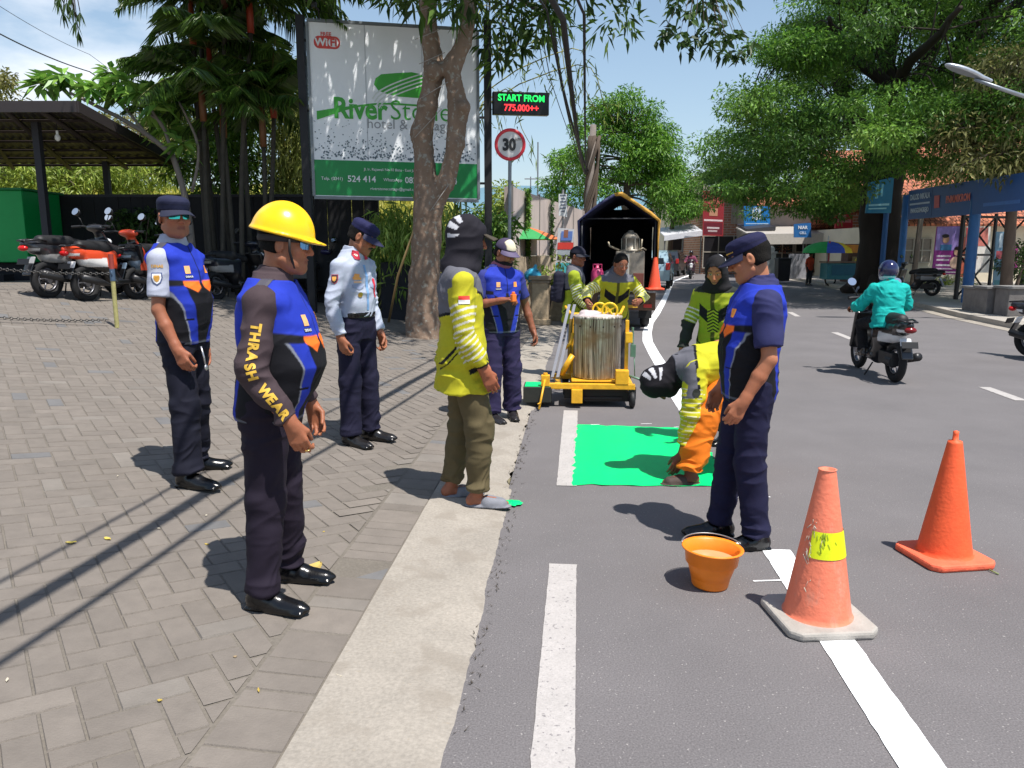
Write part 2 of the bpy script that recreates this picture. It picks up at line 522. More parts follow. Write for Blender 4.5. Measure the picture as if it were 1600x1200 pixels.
# the fresh green box
rows = []
for i in range(40):
    t = i / 39
    a = Vector((.405, 4.96)).lerp(Vector((.585, 6.77)), t); b = Vector((1.46, 4.93)).lerp(Vector((1.63, 6.6)), t)
    if i == 0: pass
    rows.append([(a.x + (b.x - a.x) * k / 16 + (random.gauss(0, .008) if k in (0, 16) else 0), a.y + (b.y - a.y) * k / 16 + (random.gauss(0, .012) if i in (0, 39) else 0), .005 + (.0035 if k in (3, 6, 10, 13) else 0)) for k in range(17)])
tag(MB().grid(rows).build('green_lane_box', mat_green), kind='structure')
# ================================================================== FIGURES: distance fields -> one continuous surface
_T = np.random.default_rng(3).random((32, 32, 32)).astype(np.float32)
def vnoise(P):
    P = np.asarray(P, np.float32); I = np.floor(P).astype(int); f = P - I; f = f * f * (3 - 2 * f); I &= 31; J = (I + 1) & 31
    x0, y0, z0 = I.T; x1, y1, z1 = J.T; fx, fy, fz = f.T
    a = _T[x0, y0, z0] * (1 - fx) + _T[x1, y0, z0] * fx; b = _T[x0, y1, z0] * (1 - fx) + _T[x1, y1, z0] * fx
    c = _T[x0, y0, z1] * (1 - fx) + _T[x1, y0, z1] * fx; d = _T[x0, y1, z1] * (1 - fx) + _T[x1, y1, z1] * fx
    return ((a * (1 - fy) + b * fy) * (1 - fz) + (c * (1 - fy) + d * fy) * fz) * 2 - 1
def V3(*a): return np.array(a, float)
def rotm(ax, a): return np.array(Matrix.Rotation(a, 3, ax))
def unit(v): v = np.asarray(v, float); return v / (np.linalg.norm(v) + 1e-12)
class SDF:
    def __init__(s, lo, hi, h):
        s.lo = np.array(lo, float); s.h = h; s.n = np.ceil((np.array(hi) - s.lo) / h).astype(int) + 1
        s.A = np.full(s.n, 1., np.float32)
    def _sub(s, lo, hi, pad):
        i0 = np.clip(np.floor((np.array(lo) - pad - s.lo) / s.h).astype(int), 0, s.n); i1 = np.clip(np.ceil((np.array(hi) + pad - s.lo) / s.h).astype(int) + 1, 0, s.n)
        sl = tuple(slice(a, b) for a, b in zip(i0, i1))
        g = [(s.lo[k] + s.h * np.arange(i0[k], i1[k])).astype(np.float32) for k in range(3)]
        return sl, g[0][:, None, None], g[1][None, :, None], g[2][None, None, :]
    def _put(s, sl, d, k, op):
        a = s.A[sl]; d = d.astype(np.float32)
        if op == 's': d = -d; a2, d2 = -a, -d; a, d = -a, -d
        if k > 0:
            h = np.clip(.5 + .5 * (d - a) / k, 0, 1); r = d * (1 - h) + a * h - k * h * (1 - h)
        else: r = np.minimum(a, d)
        s.A[sl] = -r if op == 's' else r
    def cone(s, a, b, ra, rb, k=.01, flat=False, op='u'):
        a, b = np.asarray(a, float), np.asarray(b, float); r = max(ra, rb)
        sl, x, y, z = s._sub(np.minimum(a, b) - r, np.maximum(a, b) + r, k + 3 * s.h)
        if s.A[sl].size == 0: return s
        ba = b - a; L2 = ba @ ba + 1e-12; L_ = math.sqrt(L2)
        t0 = ((x - a[0]) * ba[0] + (y - a[1]) * ba[1] + (z - a[2]) * ba[2]) / L2; t = np.clip(t0, 0, 1)
        d = np.sqrt((x - a[0] - t * ba[0]) ** 2 + (y - a[1] - t * ba[1]) ** 2 + (z - a[2] - t * ba[2]) ** 2) - (ra + t * (rb - ra))
        if flat: d = np.maximum(d, (t0 - 1) * L_)
        s._put(sl, d, k, op); return s
    def ell(s, c, r, Rm=None, k=.01, op='u'):
        c = np.asarray(c, float); r = np.asarray(r, float); m = r.max()
        sl, x, y, z = s._sub(c - m, c + m, k + 3 * s.h)
        if s.A[sl].size == 0: return s
        if Rm is None: Rm = np.eye(3)
        X, Y, Z = x - c[0], y - c[1], z - c[2]
        q = [Rm[0, i] * X + Rm[1, i] * Y + Rm[2, i] * Z for i in range(3)]
        k0 = np.sqrt(sum((q[i] / r[i]) ** 2 for i in range(3))); k1 = np.sqrt(sum((q[i] / r[i] ** 2) ** 2 for i in range(3))) + 1e-9
        s._put(sl, k0 * (k0 - 1) / k1, k, op); return s
    def box(s, c, hs, Rm=None, rnd=.01, k=.01, op='u'):
        c = np.asarray(c, float); hs = np.asarray(hs, float); m = np.linalg.norm(hs)
        sl, x, y, z = s._sub(c - m, c + m, k + 3 * s.h)
        if s.A[sl].size == 0: return s
        if Rm is None: Rm = np.eye(3)
        X, Y, Z = x - c[0], y - c[1], z - c[2]
        q = [np.abs(Rm[0, i] * X + Rm[1, i] * Y + Rm[2, i] * Z) - hs[i] + rnd for i in range(3)]
        d = np.sqrt(sum(np.maximum(v, 0) ** 2 for v in q)) + np.minimum(np.maximum(np.maximum(q[0], q[1]), q[2]), 0) - rnd
        s._put(sl, d, k, op); return s
    def loft(s, O, Rm, sec, e=0., k=.02, ex=2.4, op='u'):
        sec = np.array(sec, float); O = np.asarray(O, float)
        cs = [O + Rm @ V3(sg * .35, sh * .35, zz) for sg in (-1, 1) for sh in (-1, 1) for zz in (sec[0, 0], sec[-1, 0])]
        sl, x, y, z = s._sub(np.min(cs, 0), np.max(cs, 0), .03)
        if s.A[sl].size == 0: return s
        X, Y, Z = x - O[0], y - O[1], z - O[2]
        q = [Rm[0, i] * X + Rm[1, i] * Y + Rm[2, i] * Z for i in range(3)]
        zf = q[2].ravel(); I = lambda c: np.interp(zf, sec[:, 0], sec[:, c]).reshape(q[2].shape)
        rx, ry = I(3) + e, I(4) + e
        nrm = (np.abs((q[0] - I(1)) / rx) ** ex + np.abs((q[1] - I(2)) / ry) ** ex) ** (1 / ex)
        d = (nrm - 1) * np.minimum(rx, ry)
        d = np.maximum(d, np.maximum(sec[0, 0] - q[2], q[2] - sec[-1, 0]))
        s._put(sl, d, k, op); return s
    def cut(s, p, n):
        """keep the side n points away from"""
        n = unit(n); p = np.asarray(p, float)
        sl, x, y, z = s._sub(s.lo, s.lo + s.h * s.n, 0)
        s.A = np.maximum(s.A, ((x - p[0]) * n[0] + (y - p[1]) * n[1] + (z - p[2]) * n[2]).astype(np.float32)); return s
    def mesh(s, smooth=1):
        A = s.A.copy()
        A[0], A[-1], A[:, 0], A[:, -1], A[:, :, 0], A[:, :, -1] = 1, 1, 1, 1, 1, 1
        A[np.abs(A) < 1e-7] = 1e-7
        sg = A < 0
        cnt = np.zeros(np.array(A.shape) - 1, np.int8)
        sh = A.shape
        off = [(i, j, k) for i in (0, 1) for j in (0, 1) for k in (0, 1)]
        for i, j, k in off: cnt += sg[i:sh[0] - 1 + i, j:sh[1] - 1 + j, k:sh[2] - 1 + k]
        act = (cnt > 0) & (cnt < 8)
        I, J, K = np.nonzero(act); n = len(I)
        idx = np.full(act.shape, -1, np.int32); idx[I, J, K] = np.arange(n)
        cv = {o: A[I + o[0], J + o[1], K + o[2]] for o in off}
        acc = np.zeros((n, 3)); num = np.zeros(n)
        for o in off:
            for ax in range(3):
                if o[ax]: continue
                o2 = tuple(1 if q == ax else o[q] for q in range(3))
                a, b = cv[o], cv[o2]; m = (a < 0) != (b < 0)
                t = np.where(m, a / np.where(m, a - b, 1), 0)
                p = np.zeros((n, 3)); p[:] = o; p[:, ax] += t
                acc[m] += p[m]; num[m] += 1
        V = s.lo + s.h * (np.stack([I, J, K], 1) + acc / num[:, None])
        F = []
        for ax in range(3):
            d = [0, 0, 0]; d[ax] = 1
            a = sg[:sh[0] - d[0], :sh[1] - d[1], :sh[2] - d[2]]; b = sg[d[0]:, d[1]:, d[2]:]
            I, J, K = np.nonzero(a != b); f = a[I, J, K]
            u, v = (ax + 1) % 3, (ax + 2) % 3
            P = np.stack([I, J, K], 1)
            def c(du, dv):
                Q = P.copy(); Q[:, u] -= du; Q[:, v] -= dv; return idx[Q[:, 0], Q[:, 1], Q[:, 2]]
            q = np.stack([c(1, 1), c(0, 1), c(0, 0), c(1, 0)], 1)
            q[~f] = q[~f][:, ::-1]; F.append(q)
        F = np.concatenate(F)
        F = F[(F >= 0).all(1)]
        for _ in range(smooth): V = V + .55 * (lap(V, F) - V); V = V - .3 * (lap(V, F) - V)
        return V, F
def lap(V, F):
    acc = np.zeros_like(V); n = np.zeros(len(V))
    for a, b in ((0, 1), (1, 2), (2, 3), (3, 0)):
        np.add.at(acc, F[:, a], V[F[:, b]]); np.add.at(acc, F[:, b], V[F[:, a]])
        np.add.at(n, F[:, a], 1); np.add.at(n, F[:, b], 1)
    return acc / np.maximum(n, 1)[:, None]
def vnormals(V, F):
    n = np.cross(V[F[:, 2]] - V[F[:, 0]], V[F[:, 3]] - V[F[:, 1]]); N = np.zeros_like(V)
    for k in range(4): np.add.at(N, F[:, k], n)
    return N / (np.linalg.norm(N, axis=1) + 1e-12)[:, None]

mat_skin = M('skin', (.3, .2, .15), .52, 0, .07, 40, .12, 220, attr=True, sss=.12, spec=.4)
mat_cloth = M('cloth', (.3, .3, .3), .82, 0, .07, 30, .22, 420, attr=True, spec=.25, bd=2)
mat_hair = M('hair', (.008, .007, .006), .85, 0, .3, 90, .6, 260, stretch=(1, 1, .25), spec=.15)
mat_leather = M('shoe_leather', (.012, .012, .014), .22, 0, .2, 30, .08, 90, attr=True)
mat_rubber = M('sandal_rubber', (.1, .1, .1), .75, 0, .1, 40, .2, 120, attr=True)
mat_helmet_yellow = M('helmet_plastic', C(250, 196, 0), .28, 0, .04, 12, .02, 40, coat=.3)
mat_glass_dark = M('sunglass_lens', (.06, .55, .50), .12, .85, 0)
mat_badge = M('badge_metal', C(190, 150, 70), .35, .8, .1, 60)

SEC0 = [(-.13, .148, .100, 0, 0), (-.05, .162, .114, 0, 0), (.05, .152, .108, .6, .5), (.15, .147, .104, 1, .85), (.25, .156, .110, .7, .55),
        (.35, .166, .114, .25, .15), (.41, .168, .102, .05, .02), (.45, .146, .086, 0, -.005), (.485, .112, .072, 0, -.008), (.52, .074, .062, 0, -.01)]
def sections(b, fat, z0=-9, z1=9, add=0):
    out = []
    for z, rx, ry, kb, kc in SEC0:
        if z0 - 1e-6 <= z <= z1 + 1e-6:
            out.append((z, 0, kc * b if kb else kc, rx * fat + .35 * kb * b, ry * fat + kb * b * .75 + add))
    zs = [o[0] for o in out]; full = sections(b, fat) if (z0 > -9 or z1 < 9) else out
    fa = np.array(full)
    def mk(z): return (z, *[float(np.interp(z, fa[:, 0], fa[:, c])) for c in range(1, 5)])
    if z0 > -9 and (not zs or abs(zs[0] - z0) > 1e-4): out.insert(0, mk(z0))
    if z1 < 9 and abs(out[-1][0] - z1) > 1e-4: out.append(mk(z1))
    return out
class Figure:
    def __init__(s, label, loc, yaw, scale=1., h=.006, belly=0., fat=1., skin=(150, 98, 70), lean=0., side=0., twist=0., pelvis=(0, 0, .93), head=(0, 0), headpos=(0, 0, 0),
                 elbows=None, wrists=None, knees=None, ankles=None, feet=(8, -8), palms=None, hdirs=None, curl=(.35, .35), cat='person', group=None, hands=(1, 1), legs=True, longneck=0., shw=.172):
        s.root = empty('person', loc, R(yaw), label, cat, group); s.root.scale = (scale,) * 3
        s.h = h; s.belly = belly; s.fat = fat; s.P0 = np.array(pelvis, float)
        s.skin = np.array(C(*skin)); s.curl = curl; s.hands = hands
        s.Rt = rotm('Z', R(twist)) @ rotm('Y', R(side)) @ rotm('X', -R(lean))
        s.Rh = rotm('Z', R(head[0])) @ rotm('X', R(head[1])) @ (rotm('Y', R(head[2])) if len(head) > 2 else np.eye(3))
        s.neck = s.T(0, 0, .555 + longneck); s.H = s.neck + s.Rh @ V3(0, .04, .095) + np.array(headpos)
        s.sh = [s.T(sg * shw * fat, 0, .405) for sg in (1, -1)]                       # right, left
        ee = elbows or [None, None]; ww = wrists or [None, None]
        s.el = [s.sh[i] + (np.array(ee[i]) if ee[i] is not None else V3(sg * .06, -.02, -.28)) for i, sg in enumerate((1, -1))]
        s.wr = [s.el[i] + (np.array(ww[i]) if ww[i] is not None else V3(sg * .01, .07, -.235)) for i, sg in enumerate((1, -1))]
        s.hip = [s.P0 + (rotm('Z', R(twist)) @ V3(sg * .085, 0, -.03)) for sg in (1, -1)]
        s.kn = [np.array(k, float) for k in (knees or [(.095, .015, .49), (-.095, .015, .49)])]
        s.an = [np.array(k, float) for k in (ankles or [(.10, -.02, .085), (-.10, -.02, .085)])]
        s.feet = feet; s.palms = palms or [None, None]; s.hdirs = hdirs or [None, None]
        pts = np.array(s.sh + s.el + s.wr + s.hip + s.kn + s.an + [s.H, s.P0])
        s.lo = pts.min(0) - .27; s.hi = pts.max(0) + .27; s.lo[2] = max(s.lo[2], -.03)
    def T(s, x, y, z): return s.P0 + s.Rt @ V3(x, y, z)
    def q(s, V): return (V - s.P0) @ s.Rt                     # torso coordinates
    def hq(s, V): return (V - s.H) @ s.Rh                     # head coordinates
    def hp(s, x, y, z): return s.H + s.Rh @ V3(x, y, z)
    def armt(s, V, i):
        """position along arm i (0..1 upper, 1..2 fore) and distance from its axis"""
        o = []
        for a, b in ((s.sh[i], s.el[i]), (s.el[i], s.wr[i])):
            ba = b - a; t = np.clip((V - a) @ ba / (ba @ ba), -.3, 1.2); tc = np.clip(t, 0, 1)
            o.append((t, np.linalg.norm(V - a - tc[:, None] * ba, axis=1)))
        use = o[0][1] <= o[1][1]
        return np.where(use, o[0][0], 1 + o[1][0]), np.where(use, o[0][1], o[1][1])
    def legt(s, V, i):
        o = []
        for a, b in ((s.hip[i], s.kn[i]), (s.kn[i], s.an[i])):
            ba = b - a; t = np.clip((V - a) @ ba / (ba @ ba), 0, 1)
            o.append((t, np.linalg.norm(V - a - t[:, None] * ba, axis=1)))
        use = o[0][1] <= o[1][1]
        return np.where(use, o[0][0], 1 + o[1][0]), np.where(use, o[0][1], o[1][1])
    def emit(s, f, name, mat, col, wr=0., wfun=None, parent=None, smooth=1, label=None):
        V, F = f.mesh(smooth)
        N = vnormals(V, F)
        if wr:
            P = V * 1.0
            P = P + .035 * np.stack([vnoise(P * 7 + 31), vnoise(P * 7 + 47), vnoise(P * 7 + 63)], 1)
            n = vnoise(P * np.array([10, 10, 14]) + 3) * .5 + (.32 - np.abs(vnoise(P * np.array([7, 7, 18]) + 21))) * 1.5 + (.3 - np.abs(vnoise((P @ rotm('Y', .7) @ rotm('X', .5)) * np.array([8, 8, 24]) + 77))) * .9
            amp = wr * (wfun(V) if wfun is not None else 1)
            V = V + N * (n * amp)[:, None]
        c = col(V, N) if callable(col) else np.tile(np.array(col), (len(V), 1))
        o = mesh_np(name, V, F, mat, parent or s.root, c)
        if label: o['label'] = label
        return o
    # ---- the body: one surface with face and hands
    def hand(s, f, i):
        sg = 1 if i == 0 else -1
        w_ = s.wr[i]; d = unit(s.hdirs[i]) if s.hdirs[i] is not None else unit(s.wr[i] - s.el[i])
        n = np.array(s.palms[i], float) if s.palms[i] is not None else V3(-sg, 0, 0)
        n = unit(n - d * (n @ d)); sd = np.cross(d, n) * sg
        cu = s.curl[i]
        ks = [(.030, .088, .96), (.010, .093, 1.05), (-.010, .090, 1.0), (-.029, .082, .80)]
        f.cone(w_ - d * .02, w_ + d * .03, .027, .026, .02)
        for lx, ly, fl in ks:
            kn = w_ + sd * lx + d * ly
            f.cone(w_ + sd * lx * .55 + d * .018, kn, .0145, .0115, .012)
            p = kn; a = cu * .55; r = .0098
            for q_, (L_, k_) in enumerate(((.043, 1.), (.027, 1.15), (.021, .8))):
                dd = d * math.cos(a) + n * math.sin(a) + sd * lx * .8 * (1 - min(cu, 1)); dd = unit(dd)
                e = p + dd * L_ * fl; f.cone(p, e, r, r * .9, .003); p = e; r *= .9; a += cu * k_
        b0 = w_ + sd * .02 + d * .022 + n * .004; b1 = w_ + sd * .043 + d * .058 + n * .016
        b2 = b1 + unit(d * .9 + sd * (.25 - .5 * cu) + n * (.3 + .5 * cu)) * .034; b3 = b2 + unit(d * .9 + n * (.4 + .6 * cu) - sd * .3 * cu) * .027
        f.cone(b0, b1, .017, .0125, .012).cone(b1, b2, .0115, .0105, .004).cone(b2, b3, .0105, .0085, .003)
    def body(s, brow=1., lips=(120, 62, 55), moust=0., stubble=0., eyes=True, barefeet=False, age=0., fh=None, fwide=1.):
        f = SDF(s.lo, s.hi, s.h); b = s.belly
        f.loft(s.P0, s.Rt, sections(b, s.fat * .93), -.004, .0)
        for i in (0, 1):
            ft = .96 + .5 * (s.fat - 1)
            f.cone(s.sh[i], s.el[i], .050 * ft, .040 * ft, .03).cone(s.el[i], s.el[i] * .6 + s.wr[i] * .4, .039 * ft, .040 * ft, .012).cone(s.el[i] * .6 + s.wr[i] * .4, s.wr[i], .040 * ft, .0265, .012)
            if s.hands[i]: s.hand(f, i)
            f.cone(s.hip[i], s.kn[i], .080, .052, .02).cone(s.kn[i], s.kn[i] * .65 + s.an[i] * .35, .05, .052, .012).cone(s.kn[i] * .65 + s.an[i] * .35, s.an[i], .052, .034, .012)
            a = s.an[i]; Rf = rotm('Z', R(s.feet[i]))
            g0 = np.array([a[0], a[1], a[2] - .085])
            f.cone(a, g0 + Rf @ V3(0, -.035, .035), .034, .034, .012).cone(g0 + Rf @ V3(0, -.03, .034), g0 + Rf @ V3(0, .10, .03), .033, .03, .015)
            f.cone(g0 + Rf @ V3(.012 * (1 if i else -1), .09, .024), g0 + Rf @ V3(.014 * (1 if i else -1), .175, .018), .024, .014, .012)
            for tx in (-.008, .010, .026): f.cone(g0 + Rf @ V3(tx * (1 if i == 0 else -1), .10, .022), g0 + Rf @ V3(tx * 1.15 * (1 if i == 0 else -1), .165 - abs(tx) * .6, .014), .018, .011, .006)
        # neck and head
        Rh, hp = s.Rh, s.hp
        f.cone(s.T(0, -.008, .46), hp(0, -.025, -.055), .058 * s.fat, .056 * (.5 + .5 * s.fat), .03)
        f.ell(hp(0, -.012, .028), (.076, .098, .090), Rh, .02)
        f.ell(hp(0, .022, -.042), (.060 * fwide, .066, .080), Rh, .03)
        f.cone(hp(-.035 * fwide, .028, -.082), hp(0, .064, -.099), .026, .022, .025).cone(hp(.035 * fwide, .028, -.082), hp(0, .064, -.099), .026, .022, .025)
        f.cone(hp(-.056 * fwide, -.005, -.062), hp(-.035, .03, -.085), .022, .022, .02).cone(hp(.056 * fwide, -.005, -.062), hp(.035, .03, -.085), .022, .022, .02)
        for sx_ in (-1, 1):
            f.ell(hp(sx_ * .043 * fwide, .054, -.028), (.026, .024, .022), Rh, .02)
            f.ell(hp(sx_ * .031, .097, .002), (.018, .016, .011), Rh, .014, 's')
        f.cone(hp(-.042, .071, .021), hp(.042, .071, .021), .0145, .0145, .012)
        for sx_ in (-1, 1): f.ell(hp(sx_ * .031, .0755, .001), (.0135, .0125, .0105), Rh, .003)
        f.cone(hp(0, .084, .010), hp(0, .107, -.034), .0085, .0125, .012)
        for sx_ in (-1, 1): f.ell(hp(sx_ * .0125, .094, -.038), (.010, .011, .008), Rh, .005)
        f.ell(hp(0, .083, -.064), (.024, .014, .0075), Rh, .006).ell(hp(0, .082, -.0765), (.021, .013, .0075), Rh, .005)
        f.ell(hp(0, .099, -.0705), (.022, .010, .0018), Rh, .003, 's')
        for sx_ in (-1, 1):
            Re = Rh @ rotm('Z', sx_ * R(-18)) @ rotm('X', R(-10))
            f.ell(hp(sx_ * .079, -.012, -.008), (.0095, .021, .033), Re, .007)
            f.ell(hp(sx_ * .089, -.006, -.006), (.006, .010, .017), Re, .004, 's')
        if fh: fh(f, s)
        sk = s.skin
        def col(V, N):
            n = len(V); c = np.tile(sk, (n, 1)); q = s.hq(V)
            x, y, z = np.abs(q[:, 0]), q[:, 1], q[:, 2]
            def mixin(m, colr):
                c[:] = c * (1 - m[:, None]) + np.array(colr) * m[:, None]
            front = np.clip((y - .045) / .02, 0, 1)
            mixin(.35 * np.exp(-((x - .045) ** 2 + (z + .03) ** 2) / .0006) * front, sk * np.array([1.25, .85, .8]))
            mixin(.4 * np.exp(-(x ** 2 + (z + .035) ** 2) / .0003) * front, sk * np.array([1.2, .85, .8]))
            mixin(np.clip(1.5 - np.abs(z + .0705) / .008, 0, 1) * np.clip((.026 - x) / .006, 0, 1) * np.clip((y - .07) / .008, 0, 1) * .8, C(*lips))
            arch = .027 + .006 * (1 - ((x - .034) / .02) ** 2)
            mixin(np.clip(1.6 - np.abs(z - arch) / .0045, 0, 1) * np.clip((.055 - x) / .006, 0, 1) * np.clip((x - .011) / .006, 0, 1) * front * .9 * brow, (.012, .009, .007))
            if moust: mixin(np.clip(1.7 - np.abs(z + .0555 + .25 * x * x / .03) / .0055, 0, 1) * np.clip((.033 - x) / .006, 0, 1) * np.clip((y - .062) / .01, 0, 1) * moust, (.013, .010, .009))
            if stubble: mixin(np.clip((-.05 - z) / .02, 0, 1) * np.clip((y + .0) / .03, 0, 1) * stubble, sk * .45)
            if eyes:
                e = ((x - .031) / .0125) ** 2 + ((z - .001) / .0062) ** 2
                ey = np.clip((1.15 - e) * 3, 0, 1) * np.clip((y - .07) / .006, 0, 1)
                mixin(ey * .85, (.48, .44, .40)); mixin(np.clip((1.25 - ((x - .031) / .0058) ** 2 - ((z - .001) / .0058) ** 2) * 2, 0, 1) * (y > .07), (.012, .007, .005))
                mixin(np.clip(1.3 - np.abs(z - .0085 + .0 * x) / .0022, 0, 1) * np.clip((.047 - x) / .004, 0, 1) * np.clip((x - .016) / .004, 0, 1) * (y > .065) * .8, (.015, .01, .008))
            for i in (0, 1):                                                   # knuckles and palms a touch redder, knuckle creases
                d = np.linalg.norm(V - s.wr[i], axis=1); m = np.clip((.24 - d) / .1, 0, 1)
                mixin(m * .28, sk * np.array([1.12, .85, .78]))
            c *= (1 + .06 * vnoise(V * 30))[:, None]
            return c
        return s.emit(f, 'body', mat_skin, col, 0, smooth=1)
    # ---- hair and headgear
    def hair(s, line=.02, thick=.008, back=-.075, side=.0, grey=0., top=True, wave=0.):
        f = SDF(s.H - .17, s.H + .19, .005); hp, Rh = s.hp, s.Rh
        f.ell(hp(0, -.014, .030), (.076 + thick, .097 + thick, .091 + (thick if top else .001)), Rh, 0)
        f.cone(hp(-.035, -.058, -.03), hp(.035, -.058, -.03), .045, .045, .02)
        f.cut(hp(0, 0, back), Rh @ V3(0, -.25, -1)); f.cut(hp(0, .066, .065), Rh @ V3(0, 1, -.55))
        # around ears and cheeks
        for sx_ in (-1, 1): f.ell(hp(sx_ * .09, .045 + side, -.035), (.06, .055, .065), Rh, .006, 's')
        def col(V, N): return np.tile(np.array((.012, .01, .009)), (len(V), 1))
        return s.emit(f, 'hair', mat_hair, col, wave or .003)
    def cap(s, colr=(28, 30, 62), brimcol=None, kind='service', front=None, tilt=-6, up=0., brim=.072, gold=False):
        f = SDF(s.H - .17, s.H + .21, .005); hp = s.hp; Rc = s.Rh @ rotm('X', R(tilt))
        Oc = s.hp(0, -.008, .036 + up)
        if kind == 'service':
            f.loft(Oc, Rc, [(0, 0, 0, .083, .104), (.03, 0, .003, .086, .108), (.048, 0, .005, .087, .109), (.064, 0, .005, .080, .100), (.076, 0, .004, .064, .080), (.082, 0, .003, .04, .05)], 0, 0, 2.0)
        else:
            f.ell(Oc + Rc @ V3(0, 0, -.004), (.085, .106, .098), Rc, 0); f.cut(Oc, Rc @ V3(0, 0, -1))
        c0 = np.array(C(*colr)); c1 = np.array(C(*front)) if front else None
        def col(V, N):
            p = (V - Oc) @ Rc; c = np.tile(c0, (len(V), 1))
            if c1 is not None: m = np.clip((p[:, 1] - .015) / .008, 0, 1) * np.clip((.065 - np.abs(p[:, 0])) / .008, 0, 1) * np.clip((p[:, 2] - .012) / .005, 0, 1); c = c * (1 - m[:, None]) + c1 * m[:, None]
            seam = np.clip(1.5 - np.abs(p[:, 2] - .03) / .0035, 0, 1)[:, None] * (kind == 'service'); c = c * (1 - .35 * seam)
            return c
        o = s.emit(f, 'cap', mat_cloth, col, .0022)
        rows = []
        for j in range(7):
            r_ = []
            for i in range(-12, 13):
                a = i / 12 * R(74); e = brim * (math.cos(a * .98) ** .75) * j / 6
                x = (.083 + e * .55) * math.sin(a); y = (.104 + e) * math.cos(a)
                z = .004 - .32 * e - 2.9 * x * x * (.35 + .65 * j / 6) + .0
                r_.append(Oc + Rc @ V3(x, y, z))
            rows.append(r_)
        mb = MB().grid(rows, True, tuple(s.Rh @ V3(0, 0, .004)))
        mb.build('brim', S(brimcol or tuple(int(v * .9) for v in colr), .7), o)
        if gold:
            mb = MB()
            for a in np.linspace(-48, 48, 17):
                x, y = .0895 * math.sin(R(a)), .112 * math.cos(R(a))
                mb.ball(Oc + Rc @ V3(x, y, .022), .0042, 6)
            mb.build('braid', S((205, 160, 70), .4, .3), o)
        return o
    # ---- clothes
    def sleeve(s, f, i, r=(.070, .056, .047), end=1.92, k=.006, h2=None):
        sh, el, wr = s.sh[i], s.el[i], s.wr[i]; ft = s.fat
        f.ell(sh, (.064 * ft,) * 3, None, .04)
        if end <= 1:
            f.cone(sh, sh + (el - sh) * end, r[0] * ft, r[1] * ft, .018, True)
        else:
            f.cone(sh, el, r[0] * ft, r[1] * ft, .018)
            f.cone(el, el + (wr - el) * (end - 1), r[1] * ft, r[2], .012, True)
    def shirt(s, col, e=.016, hem=-.12, sleeves=1.92, r=(.070, .056, .047), flare=.0, wr=.006, name='shirt', top=.525, mat=None, tuck=False, wf=None, label=None):
        f = SDF(s.lo, s.hi, s.h)
        sec = sections(s.belly, s.fat, hem, top)
        sec = [(z, cx, cy, rx + flare * max(0, (.15 - z)) / .3, ry + flare * max(0, (.15 - z)) / .3) for z, cx, cy, rx, ry in sec]
        f.loft(s.P0, s.Rt, sec, e, 0, 2.5)
        if sleeves:
            for i in (0, 1): s.sleeve(f, i, r, sleeves[i] if hasattr(sleeves, '__len__') else sleeves)
        f.cone(s.T(0, -.01, .47), s.T(0, .0, .548), .075, .066, .02, True)
        def wfun(V):
            q = s.q(V); a = np.ones(len(V)) * .75
            for i in (0, 1):
                t, d = s.armt(V, i); on = d < .085
                a = np.where(on & (t > .1), .8 + .9 * np.exp(-((t - 1) / .25) ** 2) + .5 * (t > 1.6), a)
            return a + .7 * np.clip((.05 - q[:, 2]) / .15, 0, 1) * (0 if tuck else 1)
        return s.emit(f, name, mat or mat_cloth, col, wr, wf or wfun, label=label)
    def vest(s, col, e=.030, hem=-.10, wr=.0045, top=.50, hole=.088, vneck=.06):
        f = SDF(s.lo, s.hi, s.h)
        f.loft(s.P0, s.Rt, sections(s.belly, s.fat, hem, top), e, 0, 2.5)
        for i, sg in enumerate((1, -1)):
            f.ell(s.T(sg * .150 * s.fat, 0, .415), (.058, .098, .046), s.Rt, .03)
            f.cone(s.T(sg * .262 * s.fat, 0, .46), s.T(sg * .248 * s.fat, .005, .33), hole - .006, hole - .012, .012, op='s')
        f.cone(s.T(0, 0, .46), s.T(0, .02, .6), .066, .1, .01, op='s')
        f.cone(s.T(0, .20, .50), s.T(0, .16, .44), vneck, .015, .01, op='s')
        return s.emit(f, 'vest', mat_cloth, col, wr)
    def trousers(s, colr, e=.014, waist=.085, r=(.100, .076, .066), end=.93, wr=.007, name='trousers', belt=True, cuff=1., col=None, flare=0.):
        f = SDF(s.lo, s.hi, s.h)
        f.loft(s.P0, s.Rt, sections(s.belly * .6, s.fat, -.13, waist), e, 0, 2.4)
        for i in (0, 1):
            f.cone(s.hip[i] + V3(0, 0, .0), s.kn[i], r[0] * (.5 + .5 * s.fat), r[1], .03)
            f.cone(s.kn[i], s.kn[i] + (s.an[i] - s.kn[i]) * end, r[1], r[2], .02, True)
        c0 = np.array(C(*colr))
        def wfun(V):
            a = np.ones(len(V)) * .5
            for i in (0, 1):
                t, d = s.legt(V, i); a = np.where(d < .12, .55 + .6 * np.exp(-((t - 1) / .2) ** 2) + 1.1 * cuff * np.clip((t - 1.55) / .4, 0, 1) + .4 * np.exp(-((t - .1) / .2) ** 2), a)
            return a
        def cf(V, N):
            c = np.tile(c0, (len(V), 1))
            for i in (0, 1):                                  # pressed side seam
                pass
            return c * (1 + .05 * vnoise(V * 14))[:, None]
        return s.emit(f, name, mat_cloth, col or cf, wr, wfun)
    def belt(s, colr=(14, 14, 18), z=.085, e=.022, hgt=.04):
        f = SDF(s.P0 - .32, s.P0 + .32, .007)
        f.loft(s.P0, s.Rt, sections(s.belly * .8, s.fat, z - hgt / 2, z + hgt / 2), e, 0, 2.4)
        return s.emit(f, 'belt', mat_leather, np.array(C(*colr)), 0)
